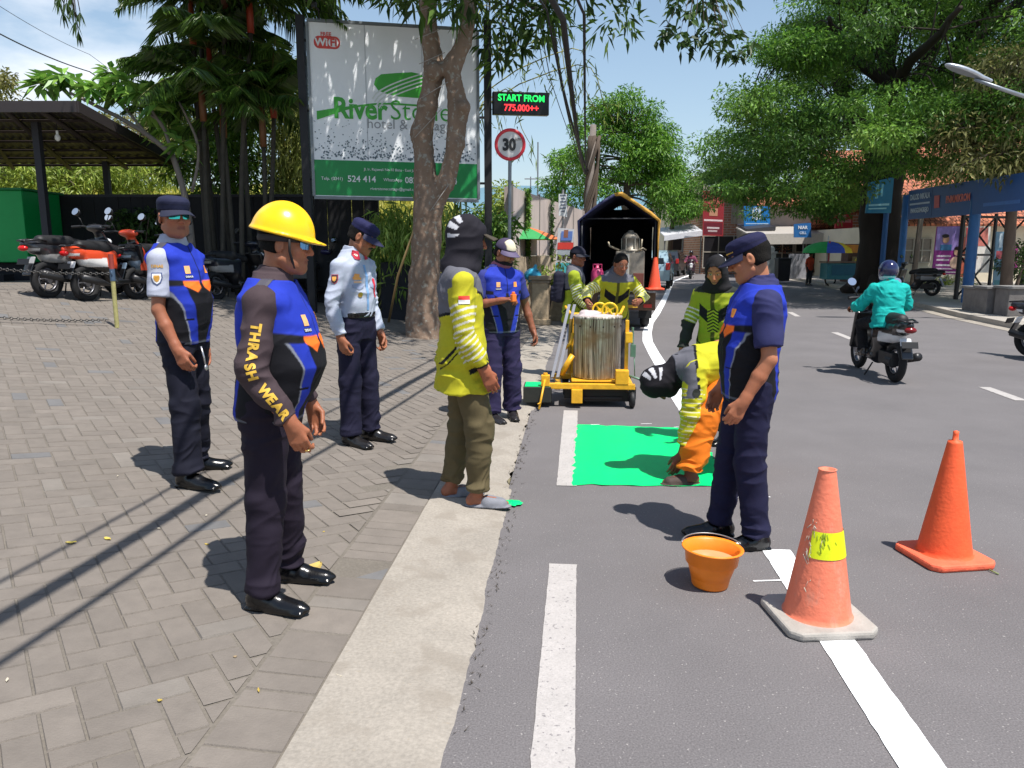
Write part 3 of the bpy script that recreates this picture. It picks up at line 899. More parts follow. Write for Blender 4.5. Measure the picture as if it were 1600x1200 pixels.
    def shoes(s, colr=(16, 16, 18), sole=(10, 10, 10)):
        for i in (0, 1):
            a = s.an[i]; Rf = rotm('Z', R(s.feet[i])); g0 = np.array([a[0], a[1], a[2] - .085])
            f = SDF(g0 - .25, g0 + .27, .006); P = lambda x, y, z: g0 + Rf @ V3(x, y, z)
            f.cone(P(0, -.045, .038), P(0, .05, .038), .041, .043, 0).cone(P(0, .04, .034), P(0, .165, .020), .045, .030, .02)
            f.cone(P(0, -.03, .05), P(0, -.02, .105), .044, .046, .02)
            f.ell(P(0, .08, .02), (.047, .14, .032), Rf, .015)
            f.box(P(0, .06, .006), (.046, .14, .012), Rf, .012, .008)
            f.cut(g0, (0, 0, -1))
            def col(V, N):
                m = (V[:, 2] - g0[2] < .016)[:, None]; return np.where(m, np.array(C(*sole)), np.array(C(*colr)))
            s.emit(f, 'shoe', mat_leather, col, .0012)
    def sandals(s, colr=(120, 122, 128)):
        for i in (0, 1):
            a = s.an[i]; Rf = rotm('Z', R(s.feet[i])); g0 = np.array([a[0], a[1], a[2] - .085])
            f = SDF(g0 - .25, g0 + .27, .005); P = lambda x, y, z: g0 + Rf @ V3(x, y, z)
            f.ell(P(0, .0, .0), (.046, .085, .022), Rf, 0).ell(P(0, .11, .0), (.054, .10, .022), Rf, .03).cone(P(0, 0, 0), P(0, .12, 0), .04, .045, .02)
            f.cut(P(0, 0, .020), (0, 0, 1))
            f.cone(P(-.0, .065, .022), P(0, .135, .012), .052, .046, .004)
            f.cone(P(0, .03, .09), P(0, .2, .08), .03, .03, .01, op='s')
            f.cut(g0, (0, 0, -1)).cut(P(0, 0, .068), (0, 0, 1))
            c0 = np.array(C(*colr))
            s.emit(f, 'sandal', mat_rubber, lambda V, N: np.where((V[:, 2] - g0[2] < .008)[:, None], c0 * .4, c0), 0)
    def collar(s, colr, r=.068, hgt=.035, open_=.02):
        f = SDF(s.neck - .2, s.neck + .2, .006)
        f.cone(s.T(0, -.012, .50), s.T(0, .002, .50 + hgt + .02), r + .012, r, 0, True)
        f.cone(s.T(0, -.012, .50 + hgt * .5), s.T(0, .004, .70), r - .006, r - .004, .0, op='s')
        f.cut(s.T(0, 0, .495), s.Rt @ V3(0, 0, -1))
        f.cone(s.T(0, .10, .50), s.T(0, .10, .62), open_, open_ + .02, .0, op='s')
        return s.emit(f, 'collar', mat_cloth, np.array(C(*colr)), .001)
    def stick(s, obj, size, mat, where, nrm_hint, up, name='lettering', off=.003, **k):
        """lettering or a badge laid on the surface of a garment"""
        pass
def on_surface(fig, obj, me, O, xd, ud, off=.004, name='lettering', mat=None, label=None):
    """bend flat mesh me (drawn in x,y) onto obj's surface: origin O, axes xd, ud (figure-local); normal = xd x ud"""
    base = obj.data
    bvh = BVHTree.FromPolygons([v.co[:] for v in base.vertices], [p.vertices[:] for p in base.polygons])
    x = Vector(xd).normalized(); u = Vector(ud).normalized(); n = x.cross(u).normalized(); u = n.cross(x)
    O = Vector(O)
    bm = bmesh.new(); bm.from_mesh(me)
    bmesh.ops.triangulate(bm, faces=bm.faces[:])
    for _ in range(3):
        es = [e for e in bm.edges if e.calc_length() > .018]
        if not es: break
        bmesh.ops.subdivide_edges(bm, edges=es, cuts=1)
        bmesh.ops.triangulate(bm, faces=bm.faces[:])
    for v in bm.verts:
        p = O + x * v.co.x + u * v.co.y
        hit = bvh.ray_cast(p + n * .25, -n, .6)
        if hit[0] is not None: p = hit[0] + n * (off + max(v.co.z, 0) * .5)
        v.co = p
    bm.to_mesh(me); bm.free()
    me.materials.clear(); me.materials.append(mat); me.name = name
    o = bpy.data.objects.new(name, me); COL.objects.link(o); o.parent = obj
    if label: o['label'] = label
    return o
def flat_poly(pts):
    me = bpy.data.meshes.new('patch'); me.from_pydata([(p[0], p[1], 0) for p in pts], [], [tuple(range(len(pts)))]); return me
def flat_disc(r, n=20, sx=1.): return flat_poly([(r * sx * math.cos(2 * math.pi * i / n), r * math.sin(2 * math.pi * i / n)) for i in range(n)])
def sm(a, lo, hi): return np.clip((a - lo) / (hi - lo), 0, 1)
def plain(c, v=.05): return lambda V, N: np.array(C(*c)) * (1 + v * vnoise(V * 14))[:, None]
# ================================================================== LEFT SIDE: hut, shelter, fence, billboard, signs
def quad_px(pts, Ys):
    return [at(p[0], p[1], y) for p, y in zip(pts, Ys if hasattr(Ys, '__len__') else [Ys] * len(pts))]
def slab_px(mb, pts, Ys, d):
    """real slab: its front face passes through these places, it is |d| thick behind"""
    return mb.prism(quad_px(pts, Ys), d)
mat_blackfence = M('black_painted_fence', C(17, 17, 21), .8, 0, .3, 3, .2, 20)
dkm = M('dark_steel', C(40, 40, 46), .6, .2, .2, 20, .15, 40)
# black fence behind the parked scooters
Yf = 15.6
r = empty('fence', (at(340, 400, Yf).x, Yf, 0), 0, 'tall black board fence behind the parked scooters', 'fence')
x0, x1 = at(98, 400, Yf).x - r.location.x, at(590, 400, Yf).x - r.location.x
mb = MB(); n = 26
for i in range(n):
    a, b = x0 + (x1 - x0) * i / n, x0 + (x1 - x0) * (i + 1) / n
    mb.box(((a + b) / 2, random.gauss(0, .004), 1.31), (b - a - .008, .03, 2.56))
mb.build('boards', mat_blackfence, r)
mb = MB()
for i in range(7): mb.box((x0 + (x1 - x0) * i / 6, .06, 1.3), (.08, .08, 2.64))
for i in range(7): mb.build('post', dkm, r) if i == 0 else None
MB().box(((x0 + x1) / 2, 0, 2.615), (x1 - x0, .07, .05)).build('top_rail', dkm, r)
# lower dark planter wall right of it
w_ = MB().prism([at(594, 410, 14.6) + Vector((0, 0, 0)), at(644, 408, 14.6), Vector((at(644, 408, 14.6).x, 14.6, 0)), Vector((at(594, 408, 14.6).x, 14.6, 0))], (0, .5, 0)).build('planter_wall', M('dark_wall', C(30, 31, 36), .9, 0, .3, 4, .2, 30), None, .01)
tag(w_, 'low dark planter wall under the bamboo left of the forked trunk', 'planter wall')
tag(MB().box(((at(690, 408, 15.2).x + at(648, 408, 15.2).x) / 2 + .35, 15.25, .55), (1.6, .3, 1.1)).build('planter_wall', M('dark_wall2', C(36, 37, 40), .9, 0, .3, 4, .2, 30), None, .01), 'low dark planter wall right of the forked trunk', 'planter wall')
# green hut on a dark plinth
r = empty('hut', (at(20, 400, 14.2).x, 14.2, 0), 0, 'bright green painted hut on a dark plinth beside the scooters', 'hut')
gr = M('green_paint', C(0, 150, 72), .55, 0, .08, 3, .1, 30)
O = r.location
c_ = at(45, 412, 14.2) - O; e_ = at(103, 410, 15.5) - O; tz = (at(45, 297, 14.2) - O).z; bz = (at(45, 410, 14.2) - O).z
MB().prism([(-3.0, .0, bz), (c_.x, 0, bz), (e_.x, 1.3, bz), (-3.0, 1.3, bz)], (0, 0, tz - bz)).build('walls', gr, r, .015)
MB().prism([(-3.1, -.06, tz), (c_.x + .05, -.06, tz), (e_.x + .06, 1.36, tz), (-3.1, 1.36, tz)], (0, 0, .04)).build('roof', S((16, 110, 60), .6), r, .01)
MB().prism([(-3.0, .12, .5), (c_.x - .08, .12, .5), (e_.x - .1, 1.3, .5), (-3.0, 1.3, .5)], (0, 0, bz - .5 - .004)).box((-1.4, -.25, 1.06), (2.9, .3, .14)).build('plinth', S((26, 26, 30), .9), r)
# shelter with a mono-pitch roof
r = empty('shelter', (at(70, 400, 13.2).x, 13.2, 0), 0, 'open parking shelter with dark sloping metal roof', 'shelter')
O = r.location
nl, nr, fr_, fl = at(-160, 160, 12.6) - O, at(118, 163, 12.6) - O, at(287, 256, 17.4) - O, at(-160, 250, 17.4) - O
nl.z = nr.z; fl.z = fr_.z
rf = MB(); rows = []
for i in range(60):
    t = i / 59
    rows.append([nl.lerp(nr, t) + Vector((0, 0, .025 * (i % 2))), fl.lerp(fr_, t) + Vector((0, 0, .025 * (i % 2)))])
rf.grid(rows, False, (0, 0, .012))
rf.build('roof', M('roof_sheet', C(70, 66, 66), .6, .3, .25, 3, .1, 20), r)
fm = MB()
for t in (0, .2, .4, .6, .8, .985):
    a, b = nl.lerp(nr, t), fl.lerp(fr_, t); fm.tube([a - Vector((0, 0, .09)), b - Vector((0, 0, .09))], .05, 4)
for s_ in np.linspace(.01, .985, 7):
    a, b = nl.lerp(fl, s_), nr.lerp(fr_, s_); fm.tube([a - Vector((0, 0, .04)), b - Vector((0, 0, .04))], .032, 4)
fm.build('rafters', S((58, 50, 48), .8), r)
MB().prism([nl + Vector((0, -.02, -.12)), nr + Vector((.02, -.02, -.12)), nr + Vector((.02, -.02, .05)), nl + Vector((0, -.02, .05))], (0, .03, 0)).prism([nr + Vector((.02, 0, -.12)), fr_ + Vector((.02, 0, -.12)), fr_ + Vector((.02, 0, .05)), nr + Vector((.02, 0, .05))], (.03, 0, 0)).build('fascia', S((46, 40, 42), .7), r)
for px, Y in ((67, 13.3), (169, 16.6), (-60, 13.3)):
    p_ = at(px, 300, Y) - O; tzz = nl.z + (fl.z - nl.z) * (Y - 12.6) / 4.8 - .1
    MB().box((p_.x, p_.y, tzz / 2 + .2), (.11, .11, tzz - .4)).build('post', dkm, r)
p_ = at(90, 215, 13.4) - O
MB().ball(p_, (.045, .045, .06), 12).cyl(p_ + Vector((0, 0, .05)), p_ + Vector((0, 0, .11)), .022).build('bulb', S((230, 232, 230), .2), r)
MB().cyl(p_ + Vector((0, 0, .1)), p_ + Vector((0, 0, .45)), .006).build('cord', S((20, 20, 20)), r)
# bollard with chains
q = gp(183, 512)
r = empty('bollard', q, 0, 'thin yellow bollard with blue and red bands holding a chain', 'bollard')
hz_ = at(183, 397, q.y).z - q.z
bl = M('bollard_paint', C(160, 154, 100), .7, 0, .25, 16, .3, 40)
MB().cyl((0, 0, 0), (0, 0, hz_ * .64), .027, n=14).build('pole', bl, r)
MB().cyl((0, 0, hz_ * .64), (0, 0, hz_ * .80), .032, n=14).torus((0, 0, hz_ * .74), (1, .3, 0), .04, .008, 12, 5).build('blue_band', S((62, 84, 108), .7), r)
MB().cyl((0, 0, hz_ * .80), (0, 0, hz_), .029, n=14).build('red_band', S((146, 58, 50), .7), r)
def chain(a, b, sag, lb):
    mb = MB(); n = int((b - a).length / .034)
    for i in range(n):
        t = (i + .5) / n; p = a.lerp(b, t) - Vector((0, 0, sag * 4 * t * (1 - t)))
        mb.torus(p, (0, 1, 0) if i % 2 else (0, .2, 1), .016, .0055, 8, 4)
    tag(mb.build('chain', S((92, 90, 88), .5, .6)), lb, 'chain')
q2 = gp(-120, 500); e1 = at(-120, 405, q2.y)
chain(q + Vector((0, 0, hz_ * .74)), e1, .05, 'upper rusty chain hanging from the bollard in front of the scooters')
chain(q + Vector((-.1, 0, .10)), Vector((q2.x, q2.y, q2.z + .12)), .05, 'lower chain lying close to the paving left of the bollard')

# billboard
BL = quad_px(((491, 306), (748, 313), (755, 49), (491, 36)), (14.0, 14.5, 14.5, 14.0))
r = empty('billboard', (BL[0] + BL[1]) / 2 * 1, 0, 'large white and green hotel billboard between black posts', 'billboard')
O = Vector((r.location.x, r.location.y, 0)); r.location = O
bx = (BL[1] - BL[0]); Wd = bx.length; bx.normalize(); bx.z *= .6; bx.normalize(); bz_ = Vector((0, 0, 1)); Ht = ((BL[3] - BL[0]).z + (BL[2] - BL[1]).z) / 2
B0 = BL[0] - O
bn = bx.cross(bz_).normalized()          # faces the camera
def bp(u, v, d=0): return B0 + bx * (u * Wd) + bz_ * (v * Ht) + bn * d
mat_bbw = M('billboard_vinyl', C(232, 236, 240), .45, 0, .05, 2)
MB().prism([bp(0, 0), bp(1, 0), bp(1, 1), bp(0, 1)], -bn * .09).build('panel', mat_bbw, r)
gm = S((14, 132, 66), .45, 0, .04); lg = S((60, 160, 50), .45, 0, .04)
MB().prism([bp(.0, .005, .004), bp(1, .005, .004), bp(1, .215, .004), bp(0, .215, .004)], -bn * .003).build('green_band', gm, r)
mb = MB(); rd = random.Random(2)
for k in range(520):
    u = rd.random(); lim = .17 + .10 * abs(u - .5) * 2; v = .225 + abs(rd.gauss(0, 1)) * lim * .42
    if v > .46: continue
    s_ = rd.uniform(.002, .0062) * (1.25 - (v - .2) * 3)
    if s_ < .0015: continue
    c_ = bp(u * .97 + .015, v, .004); mb.poly([c_ + bx * (s_ * Wd * math.cos(t)) + bz_ * (s_ * Wd * math.sin(t)) for t in np.linspace(0, 5.5, 8)])
mb.build('dots', S((96, 112, 122), .5), r)
fm = MB()
for u in (.0, 1.0): fm.box(bp(u, .5, -.03), (.05, .10, Ht), rot=Matrix((bx, -bn, bz_)).transposed())
for v in (-.01, 1.01): fm.box(bp(.5, v, -.03), (Wd, .10, .05), rot=Matrix((bx, -bn, bz_)).transposed())
fm.build('frame', S((120, 126, 130), .5, .4), r)
sm_ = MB()
for u in (.325, .66): sm_.prism([bp(u, .22, .003), bp(u + .006, .22, .003), bp(u + .006, 1, .003), bp(u, 1, .003)], -bn * .002)
sm_.build('seam', S((186, 190, 196), .5), r)
text('River', Wd * .165, lg, bp(.13, .515, .006), bx, bz_, r, 'lettering', off=.014, align='LEFT', sx=.90); text('Stone', Wd * .165, lg, bp(.462, .515, .006), bx, bz_, r, 'lettering', off=-.004, align='LEFT', sx=.98)
text('hotel & cottage', Wd * .082, S((150, 154, 158), .5), bp(.325, .435, .006), bx, bz_, r, 'lettering', align='LEFT')
# swoosh under the name and the stream emblem above it
mb = MB(); rows = []
for i in range(31):
    t = i / 30; u = .035 + .72 * t; v = .475 + .085 * math.sin(min(t * 1.5, 1) * 1.57) - .02 * max(0, t - .5); wv_ = .022 * max(0, 1 - t * 3.2) + .006
    rows.append([bp(u, v - wv_, .009), bp(u, v + wv_ * .8, .009)])
mb.grid(rows, True, tuple(bn * .002))
leafpts = [(.375, .665), (.385, .70), (.42, .725), (.50, .735), (.60, .745), (.66, .735), (.74, .60), (.70, .595), (.52, .60), (.44, .615), (.40, .63)]
mb.prism([bp(u, v, .006) for u, v in leafpts], -bn * .002)
mb.build('emblem', lg, r)
st = MB()
for k in range(4):
    rows = []
    for i in range(16):
        t = i / 15; u = .36 + .34 * t + .012 * k; v = .572 + .17 * t ** .62 - .018 * k + .012
        rows.append([bp(u, v, .0095), bp(u + .006, v - .006, .0095)])
    st.grid(rows, True, tuple(bn * .002))
st.build('emblem_lines', S((206, 214, 210), .45), r)
wh = S((226, 230, 232), .5); rdm = S((206, 70, 62), .5)
text('FREE', Wd * .030, rdm, bp(.105, .935, .006), bx, bz_, r, off=.002)
def rrect(u0, v0, u1, v1, rad, d): 
    P_ = []
    for cx_, cy_, a0 in ((u1 - rad, v1 - rad, 0), (u0 + rad, v1 - rad, 90), (u0 + rad, v0 + rad, 180), (u1 - rad, v0 + rad, 270)):
        for k in range(6):
            a = R(a0 + k * 18); P_.append(bp(cx_ + rad * math.cos(a), cy_ + rad * math.sin(a) * Wd / Ht, d))
    return P_
MB().prism(rrect(.035, .855, .185, .925, .03, .006), -bn * .003).build('wifi_badge', rdm, r)
MB().prism(rrect(.118, .866, .175, .914, .022, .008), -bn * .003).build('wifi_badge', wh, r)
text('Wi', Wd * .058, wh, bp(.078, .889, .009), bx, bz_, r, off=.006); text('Fi', Wd * .058, rdm, bp(.147, .889, .011), bx, bz_, r, off=.006)
text('Telp. (0341)', Wd * .026, wh, bp(.045, .105, .009), bx, bz_, r, align='LEFT'); text('524 414', Wd * .052, wh, bp(.20, .105, .009), bx, bz_, r, align='LEFT', off=.002)
text('WhatsApp', Wd * .026, wh, bp(.415, .105, .009), bx, bz_, r, align='LEFT'); text('0821 3364 0334', Wd * .052, wh, bp(.545, .105, .009), bx, bz_, r, align='LEFT', off=.002, sx=.94)
text('Jl. Ir. Rajawali No.10 Batu - East Java', Wd * .022, wh, bp(.30, .165, .009), bx, bz_, r, align='LEFT'); text('riverstonecottage@gmail.com', Wd * .024, wh, bp(.335, .05, .009), bx, bz_, r, align='LEFT')
for u, px, top, Y in ((-.045, 482, 24, 14.05), (1.055, 763, 32, 14.6)):
    pb = at(px, 330, Y); tz = at(px, top, Y).z
    MB().box((pb.x - O.x, pb.y - O.y, tz / 2), (.135, .135, tz)).build('post', M('black_post', C(26, 26, 30), .6, .1, .2, 10), r)
for v in (.1, .5, .9):
    MB().box(bp(-.02, v, -.05), (.16, .03, .04)).box(bp(1.028, v, -.05), (.17, .03, .04)).build('bracket', dkm, r)
s_ = MB().tube([bp(.07, 1.0, -.03), bp(.07, 1.06, .1), bp(.03, 1.09, .25)], .018, 6).box(bp(.02, 1.10, .30), (.14, .10, .09)).box(bp(.05, 1.075, .2), (.08, .08, .08)).tube([bp(.07, 1.06, .1), bp(.28, 1.015, -.03)], .005, 5)
s_.build('spotlight', S((34, 34, 38), .5), r)
# LED ticker on the right post
LD = quad_px(((771, 178), (858, 180), (858, 145), (771, 142)), (14.45, 14.65, 14.65, 14.45))
r2 = empty('led_sign', (LD[0] + LD[2]) / 2, 0, 'black LED price sign with green and red letters on the billboard post', 'LED sign')
O2 = r2.location
lx = (LD[1] - LD[0]); lw = lx.length; lx.normalize(); lh = (LD[3] - LD[0]).length; ln_ = lx.cross(bz_)
cen = Vector((0, 0, 0)); Rm = Matrix((lx, -ln_, bz_)).transposed()
MB().box(cen - ln_ * .07, (lw, .14, lh), rot=Rm).build('housing', S((14, 14, 16), .35), r2, .01)
def led(s, colr, size, dz):
    me = text_mesh(s, size, .004, .001); mm = M('led', C(*colr), .5, emit=1.4)
    m4 = Matrix(((lx.x * .93, 0, ln_.x, 0), (lx.y * .93, 0, ln_.y, 0), (0, 1, 0, dz), (0, 0, 0, 1))); me.transform(m4); me.transform(Matrix.Translation(ln_ * .008)); me.materials.clear(); me.materials.append(mm)
    o = bpy.data.objects.new('lettering', me); COL.objects.link(o); o.parent = r2
led('START FROM', (30, 220, 90), lh * .40, lh * .21); led('775.000++', (236, 50, 56), lh * .40, -lh * .22)
# speed limit sign
Y = 12.6; c_ = at(797, 226, Y); bse = Vector((at(795, 480, Y).x, Y, float(gz(at(795, 480, Y).x, Y))))
r = empty('speed_sign', bse, 0, 'round red rimmed speed limit sign reading 30 km on a grey pole', 'road sign')
cc = c_ - bse; rad = 23.5 / FPX * Y
MB().cyl(cc + Vector((0, -.012, 0)), cc + Vector((0, .012, 0)), rad, n=40).build('disc', S((200, 198, 196), .4, 0, .08), r)
MB().lathe(cc + Vector((0, -.014, 0)), [(rad * 1.0, .0), (rad * 1.0, .004), (rad * .80, .004), (rad * .80, 0)], 40, (0, -1, 0)).build('red_rim', S((206, 44, 58), .4), r)
MB().cyl((0, .04, 0), (cc.x, .04, cc.z + rad), .028, n=12).build('pole', S((128, 134, 140), .5, .4), r)
text('30', rad * .98, S((22, 22, 24), .5), cc + Vector((-.015, -.02, -.01)), (1, 0, 0), (0, 0, 1), r, off=.012, sx=.86)
text('km', rad * .30, S((60, 60, 64), .5), cc + Vector((rad * .52, -.02, rad * .34)), (1, 0, 0), (0, 0, 1), r)

# ================================================================== BEYOND: wall, planters, banners, pole
def wall_along(name, Ys, off, ztop, zbot, mat, lb, cat, thick=.2):
    mb = MB()
    for a, b in zip(Ys[:-1], Ys[1:]):
        pa, pb = Vector((float(kerb_in(a)) - off, a, 0)), Vector((float(kerb_in(b)) - off, b, 0)); pb2 = pa.lerp(pb, .985)
        d = (pb - pa).normalized(); n = Vector((-d.y, d.x, 0))
        mb.prism([pa + Vector((0, 0, zbot)), pb2 + Vector((0, 0, zbot)), pb2 + Vector((0, 0, ztop)), pa + Vector((0, 0, ztop))], n * thick)
    return tag(mb.build(name, mat), lb, cat)
mat_cw = M('concrete_panels', C(190, 176, 170), .9, 0, .22, 1.3, .3, 12, stretch=(1, 1, .35))
CW = wall_along('concrete_wall', [17.6, 19.2, 20.8, 22.4, 24, 26, 28, 31, 35], .95, 2.95, 1.42, mat_cw, 'tall pale concrete panel wall streaked with dark stains beside the truck', 'wall')
wall_along('stone_wall', [17.4, 20, 23, 26, 30, 35], .85, 1.40, .0, M('stone_wall', C(176, 160, 136), .95, 0, .4, 7, .8, 9), 'rough stone retaining wall under the concrete panels', 'wall', .35)
for y in (17.55, 19.2, 20.8, 22.4, 24, 26, 28): MB().box((float(kerb_in(y)) - .97, y, 2.2), (.07, .12, 1.6)).build('post', S((120, 116, 114), .9), CW)
for px, Y, zt, lb in ((845, 16.0, 430, 'weathered stone pillar with a cap nearest the man in the white fronted cap'), (873, 17.0, 432, 'weathered stone pillar with a cap beside the backpack worker')):
    t = at(px, zt, Y); g_ = float(gz(t.x, Y))
    r = empty('stone_pillar', (t.x, Y, g_), R(-8), lb, 'pillar', 'stone pillars along the left kerb'); h_ = t.z - g_; sm2 = M('pillar_stone', C(166, 148, 122), .95, 0, .3, 8, .6, 20)
    MB().box((0, 0, h_ * .46), (.36, .36, h_ * .92), taper=.92).build('shaft', sm2, r, .02)
    MB().box((0, 0, h_ * .95), (.46, .46, .09)).box((0, 0, h_ * .87), (.40, .40, .05)).build('cap', M('cap_stone', C(140, 126, 108), .95, 0, .3, 8, .6, 20), r, .015)
    MB().box((0, 0, .06), (.42, .42, .12)).build('plinth', sm2, r, .015)
tag(MB().prism([(1.0, 17.3, .05), (1.75, 20.5, .05), (1.75, 20.5, .75), (1.0, 17.3, .75)], (-.22, .06, 0)).build('low_wall', M('low_wall_stone', C(172, 156, 132), .95, 0, .3, 6, .6, 20), None, .02), 'low stone wall running back from the pillars toward the truck', 'wall')
# roll-up banner
Y = 18.6; P_ = quad_px(((866, 432), (893, 432), (897, 358), (872, 356)), Y)
r = empty('roll_banner', (P_[0] + P_[1]) / 2, 0, 'tall colourful roll up banner standing left of the truck', 'banner'); O = r.location
MB().prism([p - O for p in P_], (0, .03, 0)).build('sheet', S((206, 208, 212), .5), r)
w_ = (P_[1] - P_[0]).x; h_ = (P_[3] - P_[0]).z
for k_, (u0, u1, v0, v1, cl) in enumerate(((.05, .95, .02, .28, (80, 180, 190)), (.05, .95, .56, .70, (216, 70, 60)), (.1, .9, .44, .54, (170, 180, 190)), (.1, .3, .36, .42, (60, 40, 40)), (.38, .58, .36, .42, (60, 40, 40)), (.66, .86, .36, .42, (60, 40, 40)), (.2, .85, .74, .93, (100, 130, 200)), (.35, .6, .80, .96, (150, 100, 80)))):
    sk_ = (P_[3] - P_[0]).x
    MB().prism([Vector(((u - .5) * w_ + sk_ * v, -.004 - .0015 * k_, v * h_)) for u, v in ((u0, v0), (u1, v0), (u1, v1), (u0, v1))], (0, -.003, 0)).build('print', S(cl, .5), r)
MB().box((0, .03, .02), (w_ * 1.1, .12, .05)).cyl((0, .06, 0), (0, .06, h_), .012).build('stand', S((120, 120, 124), .4, .5), r)
# white notice board on the wall top
P_ = quad_px(((873, 337), (886, 339), (886, 303), (873, 303)), 21.5)
r = empty('notice_board', P_[0], 0, 'white notice board on a pole above the concrete wall', 'notice board'); O = r.location
MB().prism([p - O for p in P_], (0, .04, 0)).build('panel', S((206, 208, 210), .5), r)
pw_ = (P_[1] - P_[0]).x
for k in range(6): MB().box((pw_ / 2, -.006, .12 + k * .085), (pw_ * (.7 if k % 2 else .5), .006, .03)).build('print', S((90, 100, 120), .6), r) if k < 6 else None
MB().cyl((pw_ / 2, .06, -1.6), (pw_ / 2, .06, .7), .03).build('pole', S((130, 130, 132), .5), r)
# market stall with green umbrella, left of the speed sign
Y = 19.5; c_ = at(806, 378, Y)
r = empty('market_umbrella', (c_.x, Y, .3), 0, 'green and yellow market umbrella behind the speed sign', 'umbrella')
zz = c_.z - .3
ncol = 8
for k in range(ncol):
    rows = []
    for j in range(5):
        t = j / 4; rr = 1.15 * t
        rows.append([(rr * math.cos(a), rr * math.sin(a), zz + .42 - .36 * t ** 1.5) for a in np.linspace(k * 2 * math.pi / ncol, (k + 1) * 2 * math.pi / ncol, 5)])
    MB().grid(rows, True, (0, 0, .006)).build('canopy_panel', S(((56, 150, 70), (196, 206, 80), (60, 160, 90), (214, 120, 70))[k % 4], .7, trans=.2), r)
MB().cyl((0, 0, 0), (0, 0, zz + .45), .022).build('pole', S((180, 180, 180), .5), r)
r = empty('market_stall', (at(775, 420, 19).x, 19, .25), 0, 'cluttered market stall with teal tarpaulin behind the man in the blue vest', 'market stall')
MB().box((0, 0, .45), (1.3, .7, .9)).build('counter', S((36, 40, 46), .8), r, .02)
MB().box((.1, -.37, .55), (.8, .02, .5)).build('tarpaulin', S((44, 150, 170), .6), r)
MB().box((-.3, 0, 1.05), (.35, .3, .3)).box((.15, .05, 1.0), (.3, .3, .2)).build('crates', S((90, 70, 60), .7), r, .01)
MB().ball((.35, -.1, 1.08), (.16, .14, .18)).build('sack', S((176, 120, 140), .7), r)
q = at(838, 468, 15.2)
f = SDF((-.3, -.3, -.05), (.3, .3, .4), .014); f.ell((0, 0, .12), (.17, .15, .14), None, 0).cone((0, 0, .22), (.05, 0, .32), .05, .03, .04)
V, F = f.mesh(); V = V + vnormals(V, F) * (.02 * vnoise(V * 14))[:, None]
o = mesh_np('plastic_bag', V, F, S((66, 170, 206), .35)); qb = at(833, 428, 15.9); o.location = (qb.x, 16.0, qb.z - .15); tag(o, 'bright blue plastic bag resting on the nearest stone pillar', 'plastic bag')
# bamboo stick leaning on the trunk
tag(MB().tube([gp(603, 506) + Vector((0, .3, 0)), at(622, 430, 12.62), at(652, 345, 12.5)], [.022, .02, .017], 8).build('stick', S((176, 146, 96), .7)), 'long pale bamboo stick leaning against the forked trunk', 'stick')

# utility pole and overhead cables
Y = 28.5; pb = at(917, 330, Y)
r = empty('utility_pole', (pb.x, Y, 0), 0, 'utility pole wrapped in cables and creeper beyond the truck', 'utility pole')
tz = at(925, 195, Y).z
MB().tube([(0, 0, 0), (.05, 0, tz * .5), (.18, 0, tz)], [.17, .15, .11], 12).build('pole', S((112, 104, 98), .85, 0, .2), r)
cb = MB(); rd = random.Random(3)
for k in range(16):
    a = rd.uniform(0, 6.28); cb.tube([(.2 * math.cos(a + .7 * j) + .03 * j, .2 * math.sin(a + .7 * j), 1.5 + (tz - 1.9) * j / 8) for j in range(9)], rd.uniform(.03, .07), 5)
cb.build('cable_wrap', S((86, 74, 64), .9), r)
PT = Vector((at(914, 272, Y).x, Y - .1, at(914, 272, Y).z))
def cable(pts, rad, lb, group=None):
    P_ = []
    pts = [Vector(p) for p in pts]
    for a, b in zip(pts[:-1], pts[1:]):
        for k in range(14):
            t = k / 14; P_.append(a.lerp(b, t) - Vector((0, 0, .035 * (b - a).length * 4 * t * (1 - t) * .5)))
    P_.append(pts[-1])
    return tag(MB().tube(P_, rad, 6).build('cable', S((30, 28, 34), .7)), lb, 'cable', group)
def over(px, py, h, dx=0.):
    g_ = gp(px, py); k = (h - g_.z) / sdir.z
    return g_ + sdir * k + Vector((dx, 0, 0))
def cpath(dx, dz): 
    a0, a1, a2 = over(-160, 1060, 4.15, dx), over(330, 765, 4.15, dx), over(640, 598, 4.2, dx); back = a0 + (a0 - a1).normalized() * 6
    return [PT + Vector((.1 * dx, 0, dz)), a2 + (a2 - a1).normalized() * 3 + Vector((0, 0, .12 + dz)), a2 + Vector((0, 0, dz)), a1 + Vector((0, 0, dz)), a0 + Vector((0, 0, dz)), back]
cable(cpath(0, 0), .042, 'thick black cable bundle sweeping down over the billboard to the utility pole')
cable(cpath(.26, .05), .020, 'thin black cable beside the thick cable bundle', 'thin overhead cables')
cable(cpath(-.20, .1), .014, 'thin black cable beside the thick cable bundle', 'thin overhead cables')
cable([PT + Vector((.1, 0, .1)), at(880, 140, 19), at(862, 30, 14), (-5.5, 8.5, 8.2)], .035, 'black cable passing right of the LED sign')
cable([PT + Vector((.05, 0, .05)), at(862, 130, 19), at(842, 20, 14), (-6, 8, 8.0)], .010, 'thin black cable beside the thick cable bundle', 'thin overhead cables')
a_, b_ = at(-60, 20, 22), at(140, 112, 30)
cable([a_, b_, at(330, 215, 44)], .02, 'black wire crossing the sky on the far left')
cable([at(-60, -30, 22), at(140, 85, 30), at(330, 200, 44)], .008, 'faint wire above the black wire on the far left')
